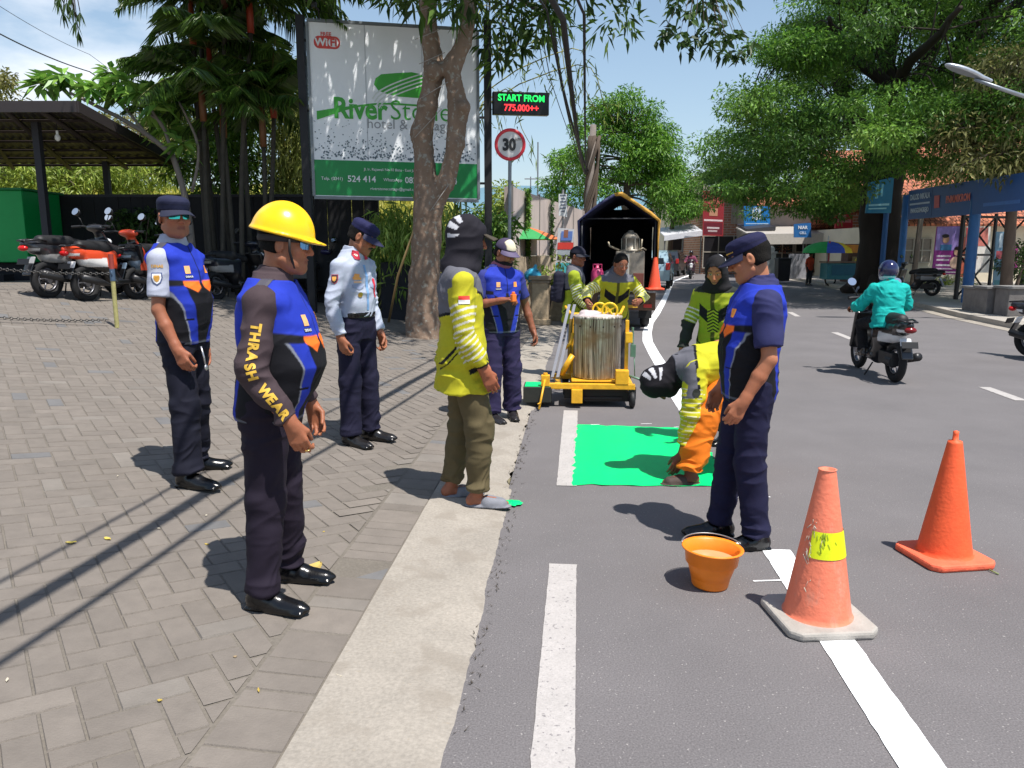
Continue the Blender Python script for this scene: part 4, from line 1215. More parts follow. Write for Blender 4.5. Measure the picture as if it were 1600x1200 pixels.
for px, t_, Y, hb in ((840, 222, 60, 0), (829, 276, 75, 1)):
    p_ = at(px, 330, Y); tt = at(px, t_, Y).z
    r = empty('antenna_mast', (p_.x, Y, 0), 0, 'thin distant mast above the concrete wall, ' + ('the shorter with a crossbar' if hb else 'the taller'), 'mast')
    MB().cyl((0, 0, 0), (0, 0, tt), .07, .05).build('pole', S((110, 112, 120), .6), r)
    MB().cyl((-1, 0, tt * .72), (1, 0, tt * .72), .04).build('crossbar', S((110, 112, 120), .6), r)

# ================================================================== RIGHT SIDE: shops, signs, gate, stall
BK = M('brick_wall', C(186, 138, 112), .95, 0, .12, 3)
t = BK.node_tree; p = t.nodes['Principled BSDF']; co = [n for n in t.nodes if n.type == 'TEX_COORD'][0]
bt = t.nodes.new('ShaderNodeTexBrick'); bt.inputs['Scale'].default_value = 1; bt.inputs['Color1'].default_value = (*C(186, 130, 104), 1); bt.inputs['Color2'].default_value = (*C(158, 108, 84), 1); bt.inputs['Mortar'].default_value = (*C(190, 176, 164), 1)
bt.inputs['Brick Width'].default_value = .5; bt.inputs['Row Height'].default_value = .16; bt.inputs['Mortar Size'].default_value = .02
cbx = t.nodes.new('ShaderNodeCombineXYZ'); spx = t.nodes.new('ShaderNodeSeparateXYZ'); adx = t.nodes.new('ShaderNodeMath'); adx.operation = 'ADD'
t.links.new(co.outputs['Object'], spx.inputs[0]); t.links.new(spx.outputs[0], adx.inputs[0]); t.links.new(spx.outputs[1], adx.inputs[1]); t.links.new(adx.outputs[0], cbx.inputs[0]); t.links.new(spx.outputs[2], cbx.inputs[1])
t.links.new(cbx.outputs[0], bt.inputs['Vector']); t.links.new(bt.outputs[0], p.inputs['Base Color'])
TILE = M('roof_tile', C(176, 104, 76), .9, 0, .2, 6)
t = TILE.node_tree; p = t.nodes['Principled BSDF']; co = [n for n in t.nodes if n.type == 'TEX_COORD'][0]
bt = t.nodes.new('ShaderNodeTexBrick'); bt.inputs['Scale'].default_value = 1; bt.inputs['Color1'].default_value = (*C(196, 120, 90), 1); bt.inputs['Color2'].default_value = (*C(150, 88, 66), 1); bt.inputs['Mortar'].default_value = (*C(90, 54, 42), 1)
bt.inputs['Brick Width'].default_value = .24; bt.inputs['Row Height'].default_value = .28; bt.inputs['Mortar Size'].default_value = .025
t.links.new(co.outputs['Object'], bt.inputs['Vector']); t.links.new(bt.outputs[0], p.inputs['Base Color'])
CREAM = M('cream_wall', C(206, 196, 176), .9, 0, .12, 1.2, .2, 20); GREYW = M('grey_render', C(168, 160, 152), .9, 0, .15, 1.2, .2, 20)
def building(lb, pxl, pxr, ptop, Y, depth, wallm, roof=None, rz=0, windows=(), extra=None, cat='building', group=None):
    a, b = at(pxl, 400, Y), at(pxr, 400, Y); zt = at((pxl + pxr) / 2, ptop, Y).z
    r = empty('building', ((a.x + b.x) / 2, Y, .1), R(rz), lb, cat, group); w2 = (b.x - a.x) / 2
    MB().box((0, depth / 2, zt / 2 - .1), (w2 * 2, depth, zt)).build('wall', wallm, r)
    if roof:
        e = .5; rm, rise = roof
        V = [(-w2 - e, -e, zt - .15), (w2 + e, -e, zt - .15), (w2 + e, depth / 2, zt + rise), (-w2 - e, depth / 2, zt + rise), (w2 + e, depth + e, zt - .15), (-w2 - e, depth + e, zt - .15)]
        MB().prism([V[0], V[1], V[2], V[3]], (0, 0, .1)).prism([V[3], V[2], V[4], V[5]], (0, 0, .1)).build('roof', rm, r)
    for (x0_, x1_, z0_, z1_, wc) in windows:  # near-black panels at street level paint the shade inside open shops
        f_ = MB().box((x0_ * w2 + (x1_ - x0_) * w2 / 2, -.03, (z0_ + z1_) / 2), ((x1_ - x0_) * w2, .08, z1_ - z0_)).build('window', S(wc, .3), r)
        fr_ = MB(); W_, H_ = (x1_ - x0_) * w2, z1_ - z0_; cx_ = x0_ * w2 + W_ / 2
        for k in range(4): fr_.box((cx_ - W_ / 2 + W_ * k / 3, -.08, (z0_ + z1_) / 2), (.06, .05, H_ + .06))
        for k in range(3): fr_.box((cx_, -.085, z0_ + H_ * k / 2), (W_, .05, .06))
        fr_.build('frame', S((176, 168, 156), .6), f_)
    return r, w2, zt
def awning(lb, p0, p1, Y, drop, depth, colr, name='awning'):
    a, b = at(*p0, Y), at(*p1, Y)
    r = empty(name, (a + b) / 2, 0, lb, 'awning'); w2 = (b.x - a.x) / 2; dz = (b.z - a.z) / 2
    MB().prism([(-w2, 0, -dz), (w2, 0, dz), (w2, depth, dz + depth * .18), (-w2, depth, -dz + depth * .18)], (0, 0, .07)).build('sheet', S(colr, .5, .2), r)
    MB().prism([(-w2, -.01, -dz - drop), (w2, -.01, dz - drop), (w2, -.01, dz + .08), (-w2, -.01, -dz + .08)], (0, .05, 0)).build('valance', S(tuple(min(255, c + 10) for c in colr), .6), r)
    for sg in (-.95, 0, .95): MB().cyl((sg * w2, .1, -(a.z + b.z) / 2 + .1), (sg * w2, .1, sg * dz), .05).build('post', S((110, 110, 110), .6), r)
    return r
building('two storey shop house with brown shutters at the end of the road', 1046, 1100, 296, 58, 8, CREAM, (S((120, 104, 96), .9), .6), 0, ((-.9, -.2, 4.2, 6.6, (92, 62, 52)), (.0, .8, 4.0, 6.8, (150, 140, 130)), (-.9, .9, .3, 2.6, (30, 32, 38))))
building('salmon brick shop house behind the red banner', 1096, 1172, 306, 52, 9, BK, (S((112, 96, 90), .9), .6), 0, ((.15, .6, 3.2, 5.0, (176, 160, 146)), (-.95, .9, .3, 2.4, (38, 36, 40))))
building('dark open shop under the long grey awning', 1186, 1345, 322, 47, 9, GREYW, (TILE, 1.2), 0, ((-.98, -.35, .1, 2.5, (26, 26, 30)), (-.3, .3, .1, 2.6, (34, 32, 34)), (.35, .97, .1, 2.4, (24, 24, 28))))
building('brick house with tiled roof behind the rain tree', 1330, 1420, 300, 44, 9, BK, (TILE, 2.6), 0, ((-.6, .5, .3, 2.2, (60, 54, 52)),))
building('low cream house with orange tiled roof behind the gate', 1392, 1660, 352, 36, 9, CREAM, (TILE, 3.0), 0, ((-.86, -.55, .9, 2.0, (120, 108, 96)), (-.2, .0, .2, 2.1, (170, 80, 56))))
building('tall house with terracotta roof seen through the tree on the right', 1450, 1680, 268, 52, 10, GREYW, (TILE, 3.6), 0, ((-.6, -.2, 4.6, 6.2, (60, 60, 64)), (.1, .5, 4.6, 6.2, (60, 60, 64))))
awning('white corrugated awning over the far shop', (1038, 370), (1098, 362), 50, .25, 3, (206, 206, 212))
awning('long grey awning over the dark open shop', (1170, 368), (1345, 366), 44, .5, 2.6, (178, 172, 164))
awning('dark awning strip between the blue signs', (1166, 360), (1212, 356), 45, .12, 2, (40, 40, 46))
def sign_px(lb, P, Ys, colr, texts=(), name='sign', thick=.1, post=None, cat='sign', prints=()):
    Q = quad_px(P, Ys)                                    # BL, BR, TR, TL
    r = empty(name, (Q[0] + Q[1]) / 2, 0, lb, cat); O = r.location.copy()
    x = (Q[1] - Q[0]); wd_ = x.length; x.normalize(); u = (Q[3] - Q[0]); ht = u.length; u.normalize(); n = x.cross(u).normalized()
    MB().prism([q_ - O for q_ in Q], -n * thick).build('panel', S(colr, .5, 0, .08), r)
    F_ = lambda a, b, d=.006: (Q[0].lerp(Q[1], a)).lerp(Q[3].lerp(Q[2], a), b) - O + n * d
    for k_, (u0, v0, u1, v1, cl) in enumerate(prints): MB().prism([F_(u0, v0, .005 + .0012 * k_), F_(u1, v0, .005 + .0012 * k_), F_(u1, v1, .005 + .0012 * k_), F_(u0, v1, .005 + .0012 * k_)], -n * .004).build('print', S(cl, .5), r)
    for (s_, size, a, b, cl) in texts: text(s_, size * ht, S(cl, .5), F_(a, b, .022), x, u, r, off=size * ht * .03, sx=.9)
    if post:
        for (px, Y, rad, cl) in post:
            g_ = at(px, 400, Y); zt = Q[2].z
            MB().cyl((g_.x - O.x, Y - O.y + thick + rad, .1 - O.z), (g_.x - O.x, Y - O.y + thick + rad, zt - O.z), rad, n=12).build('post', S(cl, .5), r)
    return r, F_, x, u, n
sign_px('tall red shop banner with a pale round motif', ((1098, 368), (1130, 369), (1132, 300), (1099, 298)), 49, (150, 44, 50), (), 'banner', .1, None, 'banner', ((.05, .04, .95, .30, (110, 30, 44)), (.05, .33, .95, .37, (226, 206, 206)), (.2, .16, .8, .2, (206, 190, 190)), (.25, .09, .7, .13, (190, 170, 170)), (.3, .45, .7, .62, (196, 140, 110)), (.2, .72, .8, .92, (200, 90, 90))))
sign_px('blue hanging shop sign with a white emblem', ((1163, 354), (1203, 354), (1203, 322), (1162, 322)), 46, (18, 120, 196), (), 'sign', .1, None, 'sign', ((.32, .38, .40, .92, (220, 230, 236)), (.44, .32, .52, .95, (226, 232, 240)), (.56, .36, .66, .92, (216, 228, 236)), (.06, .12, .94, .16, (190, 216, 236))))
sign_px('small blue shop sign above the umbrella stall', ((1241, 371), (1268, 371), (1267, 348), (1241, 350)), 43, (36, 104, 170), (('NIAR', .34, .5, .7, (226, 232, 240)), ('CELL', .26, .5, .32, (206, 220, 236))), 'sign')
sign_px('red shop sign on the brick gable', ((1305, 357), (1332, 358), (1333, 333), (1306, 332)), 42.5, (176, 40, 56), (), 'sign', .1, None, 'sign', ((.1, .4, .9, .6, (206, 130, 140)), (.2, .7, .6, .85, (210, 150, 150))))
# teal sign board on blue posts, left of the trunk
sign_px('teal sign board on a blue post in front of the rain tree trunk', ((1353, 333), (1392, 333), (1397, 277), (1358, 285)), 27.5, (26, 120, 156), (), 'sign', .08, ((1383, 27.5, .09, (30, 90, 150)),), 'sign', ((.3, .45, .42, .9, (120, 190, 206)), (.52, .5, .6, .86, (120, 190, 206)), (.08, .22, .9, .28, (150, 206, 216)), (.08, .12, .8, .16, (150, 206, 216))))
# gate with the long blue board
g1 = sign_px('long blue lettered board spanning the gate on blue posts', ((1418, 343), (1608, 328), (1608, 268), (1420, 298)), (26, 18.5, 18.5, 26), (34, 84, 150), (('DALOD MIKALA', .26, .135, .74, (200, 216, 234)), ('PANGGUNGREJO', .22, .135, .28, (200, 216, 234)), ('PNM.MIKROM', .30, .50, .52, (226, 120, 110))), 'gate_sign', .12, ((1414, 26, .11, (34, 104, 170)), (1526, 21.2, .14, (34, 92, 150))), 'sign', ((.02, .48, .235, .54, (190, 206, 226)), (.28, .3, .33, .7, (206, 90, 100)), (.255, .05, .258, .95, (20, 60, 120)), (.7, .2, .95, .3, (60, 110, 180))))
bkm = S((24, 24, 28), .6)
r = empty('braced_gate', (at(1510, 440, 23).x, 23, .12), R(18), 'black braced steel frame behind the blue gate posts', 'gate frame')
O = r.location
A_, B_, h_ = Vector((-.35, 0, 0)), Vector((2.2, 0, 0)), 2.5
MB().box((A_.x, 0, h_ / 2), (.09, .09, h_)).build('post', bkm, r); MB().box((B_.x, 0, h_ / 2), (.09, .09, h_)).build('post', bkm, r); MB().box((.9, 0, h_ / 2), (.07, .07, h_)).build('post', bkm, r)
MB().box((.93, 0, h_ - .1), (2.6, .07, .07)).box((.93, 0, 1.3), (2.6, .06, .06)).build('rail', bkm, r)
MB().tube([(-.3, 0, .1), (.9, 0, 1.25)], .03, 5).tube([(.9, 0, .1), (-.3, 0, 1.25)], .03, 5).tube([(-.3, 0, 1.35), (.9, 0, 2.4)], .03, 5).tube([(.9, 0, 1.35), (-.3, 0, 2.4)], .03, 5).tube([(.95, 0, 1.35), (2.1, 0, 2.4)], .03, 5).tube([(2.1, 0, 1.35), (.95, 0, 2.4)], .03, 5).build('brace', bkm, r)
# posters
def poster(lb, P, Ys, colr, prints=(), texts=()):
    return sign_px(lb, P, Ys, colr, texts, 'poster', .03, None, 'poster', prints)
r, F_, x, u, n = poster('purple poster with two portrait figures on the cream wall', ((1456, 428), (1501, 429), (1504, 353), (1464, 354)), 27, (150, 40, 140), ((.02, .5, .98, .99, (150, 130, 200)), (.1, .36, .62, .40, (226, 206, 226)), (.1, .28, .56, .32, (226, 206, 226)), (.1, .17, .65, .21, (240, 226, 240)), (.1, .10, .7, .13, (226, 206, 226)), (.3, .03, .9, .06, (236, 220, 236)), (.2, .5, .62, .62, (60, 120, 170))))
def blob(c, ru, rv, colr, d): 
    pts = [F_(c[0] + ru * math.cos(t), c[1] + rv * math.sin(t), d) for t in np.linspace(0, 6.0, 16)]
    MB().prism(pts, -n * .002).build('portrait', S(colr, .6), r)
blob((.38, .73), .13, .085, (196, 150, 120), .020); blob((.36, .80), .14, .04, (40, 30, 34), .022); blob((.78, .24), .2, .13, (226, 190, 170), .020); blob((.82, .46), .11, .07, (216, 176, 150), .022); blob((.85, .54), .13, .04, (50, 36, 40), .024)
poster('white and red poster on the wall behind the black gate frame', ((1508, 426), (1546, 426), (1548, 354), (1510, 354)), 26.5, (226, 220, 214), ((.0, .58, .42, .98, (216, 90, 86)), (.5, .58, .9, .98, (206, 120, 110)), (.05, .3, .5, .35, (170, 150, 140))), (('1', .3, .22, .78, (240, 236, 232)),))
poster('narrow magenta poster right of the pale totem', ((1570, 425), (1590, 425), (1591, 380), (1571, 380)), 25, (170, 50, 130), ((.1, .4, .8, .45, (226, 190, 220)), (.1, .2, .7, .25, (226, 190, 220))))
poster('pale blue grey totem banner right of the blue post', ((1551, 450), (1573, 450), (1577, 362), (1557, 362)), 21.3, (110, 146, 170), ((.05, .02, .95, .14, (60, 120, 130)), (.1, .52, .9, .66, (206, 96, 104)), (.15, .3, .85, .38, (50, 60, 80)), (.25, .72, .5, .97, (190, 206, 216)), (.55, .75, .75, .95, (170, 190, 206))))
# concrete planter boxes by the right kerb
for px0, px1, Y, lb in ((1527, 1546, 18.3, 'narrow dark concrete pier at the left end of the planter'), (1547, 1580, 17.6, 'dark panelled concrete planter box by the right kerb'), (1582, 1640, 16.9, 'grey green concrete block right of the planter at the frame edge')):
    a, b = at(px0, 450, Y), at(px1, 450, Y)
    r = empty('planter', ((a.x + b.x) / 2, Y + .3, .12), R(-6), lb, 'planter'); wv_ = b.x - a.x; h_ = at(px0, 452, Y).z - .12
    MB().box((0, 0, h_ / 2), (wv_, .6, h_)).build('box', M('planter_concrete', C(112, 108, 106), .95, 0, .3, 4, .4, 20), r, .015)
    MB().box((0, 0, h_ + .03), (wv_ + .08, .68, .06)).build('cap', S((120, 118, 116), .9), r, .01)
# grey utility post, lamp post with lamp head
p0 = at(1426, 440, 27.5); tag(MB().tube([(p0.x, 27.5, .12), (p0.x + .12, 27.5, 3.3)], [.1, .085], 10).build('post', S((140, 128, 116), .9)), 'leaning grey wooden post between the blue gate posts', 'post')
Y = 16.5; hd = at(1478, 108, Y); ar = at(1568, 140, Y); pz = at(1650, 200, Y)
r = empty('street_lamp', (pz.x, Y, .12), 0, 'street lamp with long arm reaching over the road at upper right', 'street lamp'); O = r.location
MB().cyl((0, 0, 0), (0, 0, ar.z - O.z + .15), .085, .06, n=14).build('pole', S((96, 112, 130), .5, .4), r)
MB().tube([(0, 0, ar.z - O.z - .35), ar - O, hd.lerp(ar, .5) - O], [.045, .04, .035], 8).build('arm', S((140, 146, 154), .4, .5), r)
f = SDF((-.7, -.3, -.25), (.9, .3, .3), .012); f.ell((0, 0, 0), (.40, .15, .075), None, 0).cone((.25, 0, 0), (.62, 0, -.0), .06, .035, .06).cut((0, 0, -.035), (0, 0, -1))
V, F = f.mesh(); 
ang = math.atan2((ar - hd).z, (ar - hd).x); Rm = rotm('Y', -ang); V = V @ Rm.T + np.array(hd - O) + np.array([.35, 0, -.03])
mesh_np('lamp_head', V, F, S((176, 182, 192), .35, .5), r)
# umbrella stall
q = gp(1292, 447)
r = empty('stall_umbrella', q + Vector((.0, .2, 0)), 0, 'large green blue and yellow umbrella over the food cart', 'umbrella')
ez = at(1292, 394, q.y).z; tz = at(1292, 377, q.y).z; rw = (at(1327, 394, q.y).x - at(1253, 394, q.y).x) / 2
cols_ = [(230, 210, 40), (226, 120, 150), (60, 160, 80), (40, 100, 90), (30, 150, 70), (54, 92, 200), (232, 206, 40), (240, 226, 90)]
for k in range(8):
    rows = []
    for j in range(6):
        t = j / 5
        rows.append([(rw * math.sin(t * 1.57) * math.cos(a), rw * math.sin(t * 1.57) * math.sin(a), ez - q.z + (tz - ez) * math.cos(t * 1.57) - .03 * (j == 5)) for a in np.linspace(k * math.pi / 4 - 1.2, (k + 1) * math.pi / 4 - 1.2, 5)])
    MB().grid(rows, True, (0, 0, .008)).build('canopy_panel', S({0: (250, 222, 56), 7: (80, 112, 230), 1: (250, 226, 60), 2: (246, 170, 80), 6: (60, 190, 100), 5: (50, 176, 90)}.get(k, cols_[k]), .7, trans=.25), r)
MB().cyl((0, 0, 0), (0, 0, tz - q.z + .25), .03).build('pole', S((200, 200, 200), .4), r)
r = empty('food_cart', q + Vector((.55, .0, 0)), 0, 'teal and orange food cart under the umbrella', 'food cart')
MB().box((0, 0, .65), (1.5, .8, .7)).build('body', S((50, 120, 130), .6, 0, .2), r, .02)
MB().box((0, -.05, 1.05), (1.6, .9, .06)).build('counter', S((120, 96, 80), .6), r)
for sx_ in (-.7, .7): MB().box((sx_, -.35, 1.5), (.06, .06, .9)).build('post', S((170, 60, 70), .6), r)
MB().box((0, -.38, 1.62), (1.2, .03, .35)).build('sign_panel', S((206, 130, 40), .6), r)
MB().box((0, -.41, .7), (1.1, .02, .45)).build('front_panel', S((30, 96, 120), .6), r)
for sx_ in (-.5, .5): MB().torus((sx_, -.2, .26), (0, 1, .0), .22, .035).build('wheel', S((30, 30, 30), .8), r)
q3 = gp(1268, 446)
PV = Figure('vendor in orange red top standing beside the food cart', q3 + Vector((-.1, .1, 0)), 200, .86, .014, head=(10, -10), skin=(120, 76, 56))
PV.body(); PV.hair(thick=.012); PV.shirt(plain((190, 74, 50)), .02, -.15, .8); PV.trousers((40, 44, 50)); PV.shoes()
# grey fence panels, gate pillars, odds and ends by the shops
a, b = at(1231, 432, 40), at(1264, 432, 40)
tag(MB().box(((a.x + b.x) / 2, 40, .75), (b.x - a.x, .08, 1.25)).build('metal_fence', S((150, 150, 158), .6)), 'grey metal fence panel left of the food cart', 'fence')
for px, lb in ((1204, 'white carved gate pillar behind the man in navy cap'),):
    a = at(px, 420, 38); r = empty('gate_pillar', (a.x, 38, .1), 0, lb, 'gate pillar')
    MB().box((0, 0, .65), (.35, .35, 1.3)).build('shaft', S((196, 194, 190), .8), r, .02); MB().box((0, 0, 1.35), (.45, .45, .1)).build('cap', S((196, 194, 190), .8), r, .02); MB().ball((0, 0, 1.5), .16).build('finial', S((200, 198, 194), .8), r)
a = at(1222, 430, 37)
r = empty('bin', (a.x, 37, .12), 0, 'black bin in front of the white gate pillar', 'bin'); MB().box((0, 0, .5), (.55, .5, 1.0), taper=1.1).build('body', S((26, 26, 32), .6), r, .02); MB().box((0, 0, 1.04), (.64, .6, .08)).build('lid', S((30, 30, 36), .6), r, .02)
a, b = at(1318, 425, 36), at(1350, 425, 36)
r = empty('kiosk', ((a.x + b.x) / 2, 36, .12), 0, 'brown wooden kiosk between the food cart and the rain tree', 'kiosk')
MB().box((0, 0, .8), (b.x - a.x, .8, 1.6)).build('body', S((86, 60, 52), .8, 0, .3), r, .02); MB().box((0, -.1, 1.68), (b.x - a.x + .3, 1.2, .08)).build('roof', S((70, 66, 72), .7), r); MB().box((0, -.41, .9), (.6, .02, .5)).build('panel', S((150, 130, 90), .7), r)
a = at(1345, 405, 35); tag(MB().ball((a.x + .0, 35, a.z - .1), (.28, .2, .22)).build('yellow_bag', S((206, 190, 50), .6)), 'yellow bag hanging beside the kiosk', 'bag')
f = SDF((-.4, -.3, -.05), (.4, .3, .5), .016); f.ell((0, 0, .16), (.26, .2, .17), None, 0).cone((.05, 0, .3), (.1, 0, .4), .07, .04, .05)
V, F = f.mesh(); V = V + vnormals(V, F) * (.03 * vnoise(V * 11))[:, None]; o = mesh_np('plastic_bag', V, F, S((206, 216, 236), .4)); q = gp(1340, 457); o.location = q; tag(o, 'white plastic bag on the ground by the rain tree trunk', 'plastic bag')
# hills
mb = MB(); rows = []
for j in range(8):
    rows.append([(x, 900 + 60 * j, (1 - abs(j - 5) / 5.5) * (75 + 45 * mnoise.noise(Vector((x * .004, j * .2, 0))) + 30 * math.exp(-((x + 20) / 90) ** 2)) - 5) for x in np.linspace(-700, 700, 60)])
tag(mb.grid(rows).build('hills', M('hazed_hill', C(92, 124, 140), 1., 0, .15, .01)), kind='structure')  # distance haze is put into the blue-green surface colour
# rising bank behind the fence and shelter
rows = []
for y in np.linspace(17.5, 60, 22):
    rows.append([(x, y, 1.0 + max(0, (y - 20)) * .135 * (1 + .25 * mnoise.noise(Vector((x * .1, y * .1, 0)))) * min(1, max(0, (-1.5 - x) / 4))) for x in np.linspace(-60, -1.5, 40)])
tag(MB().grid(rows).build('bank', M('grassy_bank', C(150, 150, 66), 1., 0, .3, 1.2, .6, 8)), kind='structure')
# ================================================================== PEOPLE
NAVY = (30, 28, 60)
SKIN = (150, 96, 68); SKIN_D = (128, 78, 54)
def spot(foot, top, hm):
    p = gp(*foot); q = at(top[0], top[1], p.y)
    return p, (q.z - p.z) / hm
def vestcol(fig, blue=(34, 54, 168), black=(20, 20, 26), orange=(255, 118, 40)):
    bl, bk, og = (np.array(C(*c)) for c in (blue, black, orange))
    pipe = np.array(C(150, 155, 170))
    def col(V, N):
        q = fig.q(V); u = np.abs(q[:, 0]); y, z = q[:, 1], q[:, 2]; n = len(V)
        c = np.tile(bk, (n, 1))
        def mixin(m, k): c[:] = c * (1 - m[:, None]) + k * m[:, None]
        fr = y > -.02
        up = sm(z, .262 + .15 * u, .270 + .15 * u)
        mixin(np.where(fr, up, sm(z, .16, .168)), bl)
        us = .062 + .30 * np.clip(z + .10, 0, 1) ** 1.15
        d = np.abs(u - us)
        low = 1 - sm(z, .25, .258)
        mixin((1 - sm(d, .024, .029)) * low * fr, bl)
        mixin((1 - sm(np.abs(u - us - .030), .002, .0045)) * low * fr * .7, pipe)
        mixin((1 - sm(np.abs(u - .135), .012, .017)) * (~fr) * .9, bl)
        lowedge = .215 + .035 * np.abs(u - .06) / .06
        mixin(sm(z, lowedge - .004, lowedge + .002) * (1 - sm(z, .276 + .02 * u, .282 + .02 * u)) * sm(u, .012, .017) * (1 - sm(u, .125, .131)) * fr, og)
        mixin((1 - sm(u, .0025, .0055)) * fr * (y > 0), bk * .8)                     # zip
        mixin((1 - sm(np.abs(z - (fig._hem + .012)), .005, .008)) * .5, pipe * .6)    # hem braid
        pk = (np.abs(z - .06) < .004) & (u > .085) & (u < .15) & fr
        c[pk] = bk * .45
        return c
    return col
def chest_badges(fig, vest, name_tag=True):
    r = lambda v: fig.Rt @ np.array(v, float)
    for sg, w_, h_, colr, z in ((1, .035, .045, (235, 180, 120), .345), (-1, .035, .045, (240, 150, 60), .345), (1, .05, .016, (40, 48, 70), .305)):
        b = on_surface(fig, vest, flat_poly([(-w_ / 2, -h_ / 2), (w_ / 2, -h_ / 2), (w_ / 2, h_ / 2), (-w_ / 2, h_ / 2)]), fig.T(sg * .085, .10, z), r((-1, 0, 0)), r((0, 0, 1)), .003, 'badge', S(colr, .5))
    try:
        on_surface(fig, vest, text_mesh('DISHUB', .014, .0003, 0), fig.T(.085, .10, .305), r((-1, 0, 0)), r((0, 0, 1)), .005, 'lettering', S((225, 225, 230), .5))
    except Exception as e: print('badge', e)
    for sg in (1, -1):
        on_surface(fig, vest, flat_poly([(-.022, -.055), (.022, -.055), (.022, .05), (0, .062), (-.022, .05)]), fig.T(sg * .135, .0, .47), r((sg * .3, 1, 0)), r((-sg, .0, .3)), .003, 'epaulette', S((62, 60, 72), .7))
def glasses(fig, lens=None, frame_=(20, 18, 18)):
    lens = lens or mat_glass_dark
    hp = fig.hp; mb = MB(); lb = MB()
    for sg in (-1, 1):
        rows = []
        for j in range(6):
            rows.append([hp(sg * (.006 + .052 * i / 6), .0985 - .030 * (i / 6) ** 2 + .002, .014 - .034 * j / 5 * (1 - .25 * (i / 6 - .5) ** 2)) for i in range(7)])
        lb.grid(rows, True, tuple(fig.Rh @ V3(0, .002, 0)))
        mb.tube([hp(sg * .058, .070, .012), hp(sg * .076, .045, .012), hp(sg * .083, -.01, .008)], .0026, 6)
    mb.tube([hp(-.058, .072, .014), hp(-.03, .097, .016), hp(0, .102, .015), hp(.03, .097, .016), hp(.058, .072, .014)], .0026, 6)
    o = mb.build('sunglasses', S(frame_, .3), fig.root); lb.build('lens', lens, o)
def seg(fig, V, i, cuts, cols, base):
    """colour bands along arm i: cuts [(t0,t1,colour)]"""
    pass

# ---------- 1. man in yellow safety helmet, nearest
p, sc = spot((428, 930), (445, 311), 1.757)
P1 = Figure('man in yellow safety helmet and blue vest over dark gold lettered sleeves', p, -90, sc, .0052, belly=.062, fat=1.0, head=(8, -4), skin=(158, 102, 74), lean=5, pelvis=(0, .035, .93),
            elbows=[(.07, -.03, -.27), (-.06, -.03, -.27)], wrists=[(-.005, .145, -.205), (-.02, .10, -.22)], ankles=[(.13, .0, .085), (-.17, .03, .085)], knees=[(.10, .02, .49), (-.115, .04, .49)], feet=(-14, -4), curl=(.75, .6),
            hdirs=[(-.05, .35, -1), (.1, .3, -1)])
P1.body(stubble=.25, fwide=1.06); P1.hair(back=-.05, thick=.004, top=False)
dk = (66, 54, 58)
sh = P1.shirt(plain(dk), .012, -.05, 1.93, (.068, .060, .045), wr=.009)
P1._hem = -.10
v = P1.vest(vestcol(P1), .026, -.10); chest_badges(P1, v)
P1.trousers((31, 24, 38), wr=.011, r=(.104, .080, .070), end=1.0)
P1.shoes()
# gold lettering down the right sleeve
a, e_, w_ = (Vector(q) for q in (P1.sh[0], P1.el[0], P1.wr[0]))
gold = S((214, 172, 62), .45, .1)
lettering = "THRASH WEAR"
for k, ch in enumerate(lettering):
    if ch == ' ': continue
    d = .105 + k * .0385
    La = (e_ - a).length
    if d < La: o_, dr = a + (e_ - a) * (d / La), (e_ - a).normalized()
    else: o_, dr = e_ + (w_ - e_) * ((d - La) / (w_ - e_).length), (w_ - e_).normalized()
    if abs(d - La) < .05: dr = ((e_ - a).normalized() + (w_ - e_).normalized()).normalized()
    out_ = Vector((1, .12, .1)); up_ = dr.cross(out_).normalized() * -1
    xd = dr; ud = Vector(out_).cross(xd)
    try: on_surface(P1, sh, text_mesh(ch, .052, .0028, 0), o_ + ud * .005, xd, ud, .003, 'lettering', gold)
    except Exception as ex: print('let', ex)
# helmet
f = SDF(P1.H - .2, P1.H + .24, .0055); Rc = P1.Rh @ rotm('X', R(-10)); O = P1.hp(0, -.012, .036)
W = lambda x, y, z: O + Rc @ V3(x, y, z)
f.ell(W(0, 0, -.004), (.106, .129, .136), Rc, 0)
f.ell(W(0, 0, -.002), (.026, .128, .141), Rc, .02)
f.cut(W(0, 0, 0), Rc @ V3(0, 0, -1))
f.ell(W(0, .0, .002), (.113, .137, .010), Rc, .012).ell(W(0, .10, .0), (.080, .086, .009), Rc, .012)
f.ell(W(0, 0, -.01), (.094, .116, .10), Rc, .004, 's')
hl = P1.emit(f, 'helmet', mat_helmet_yellow, (0, 0, 0))
MB().tube([P1.hp(.098, .03, .02), P1.hp(.088, .03, -.03), P1.hp(.055, .045, -.095), P1.hp(0, .06, -.125), P1.hp(-.055, .045, -.095), P1.hp(-.09, .03, -.02), P1.hp(-.098, .03, .02)], .0055, 6).build('chin_strap', S((24, 20, 20), .7), hl)
MB().torus(P1.hp(0, -.015, .02), tuple(P1.Rh @ V3(0, 0, 1)), .094, .007, 28, 6, 2.2).build('headband', S((40, 34, 34), .8), hl)
glasses(P1, M('mirror_lens', C(90, 140, 190), .08, .9))
MB().torus(tuple(P1.wr[0] + unit(P1.hdirs[0]) * .125 + P1.Rh @ V3(0, .02, 0)), tuple(P1.hdirs[0]), .0105, .0022, 14, 6).build('ring', S((220, 190, 120), .25, .9), P1.root)

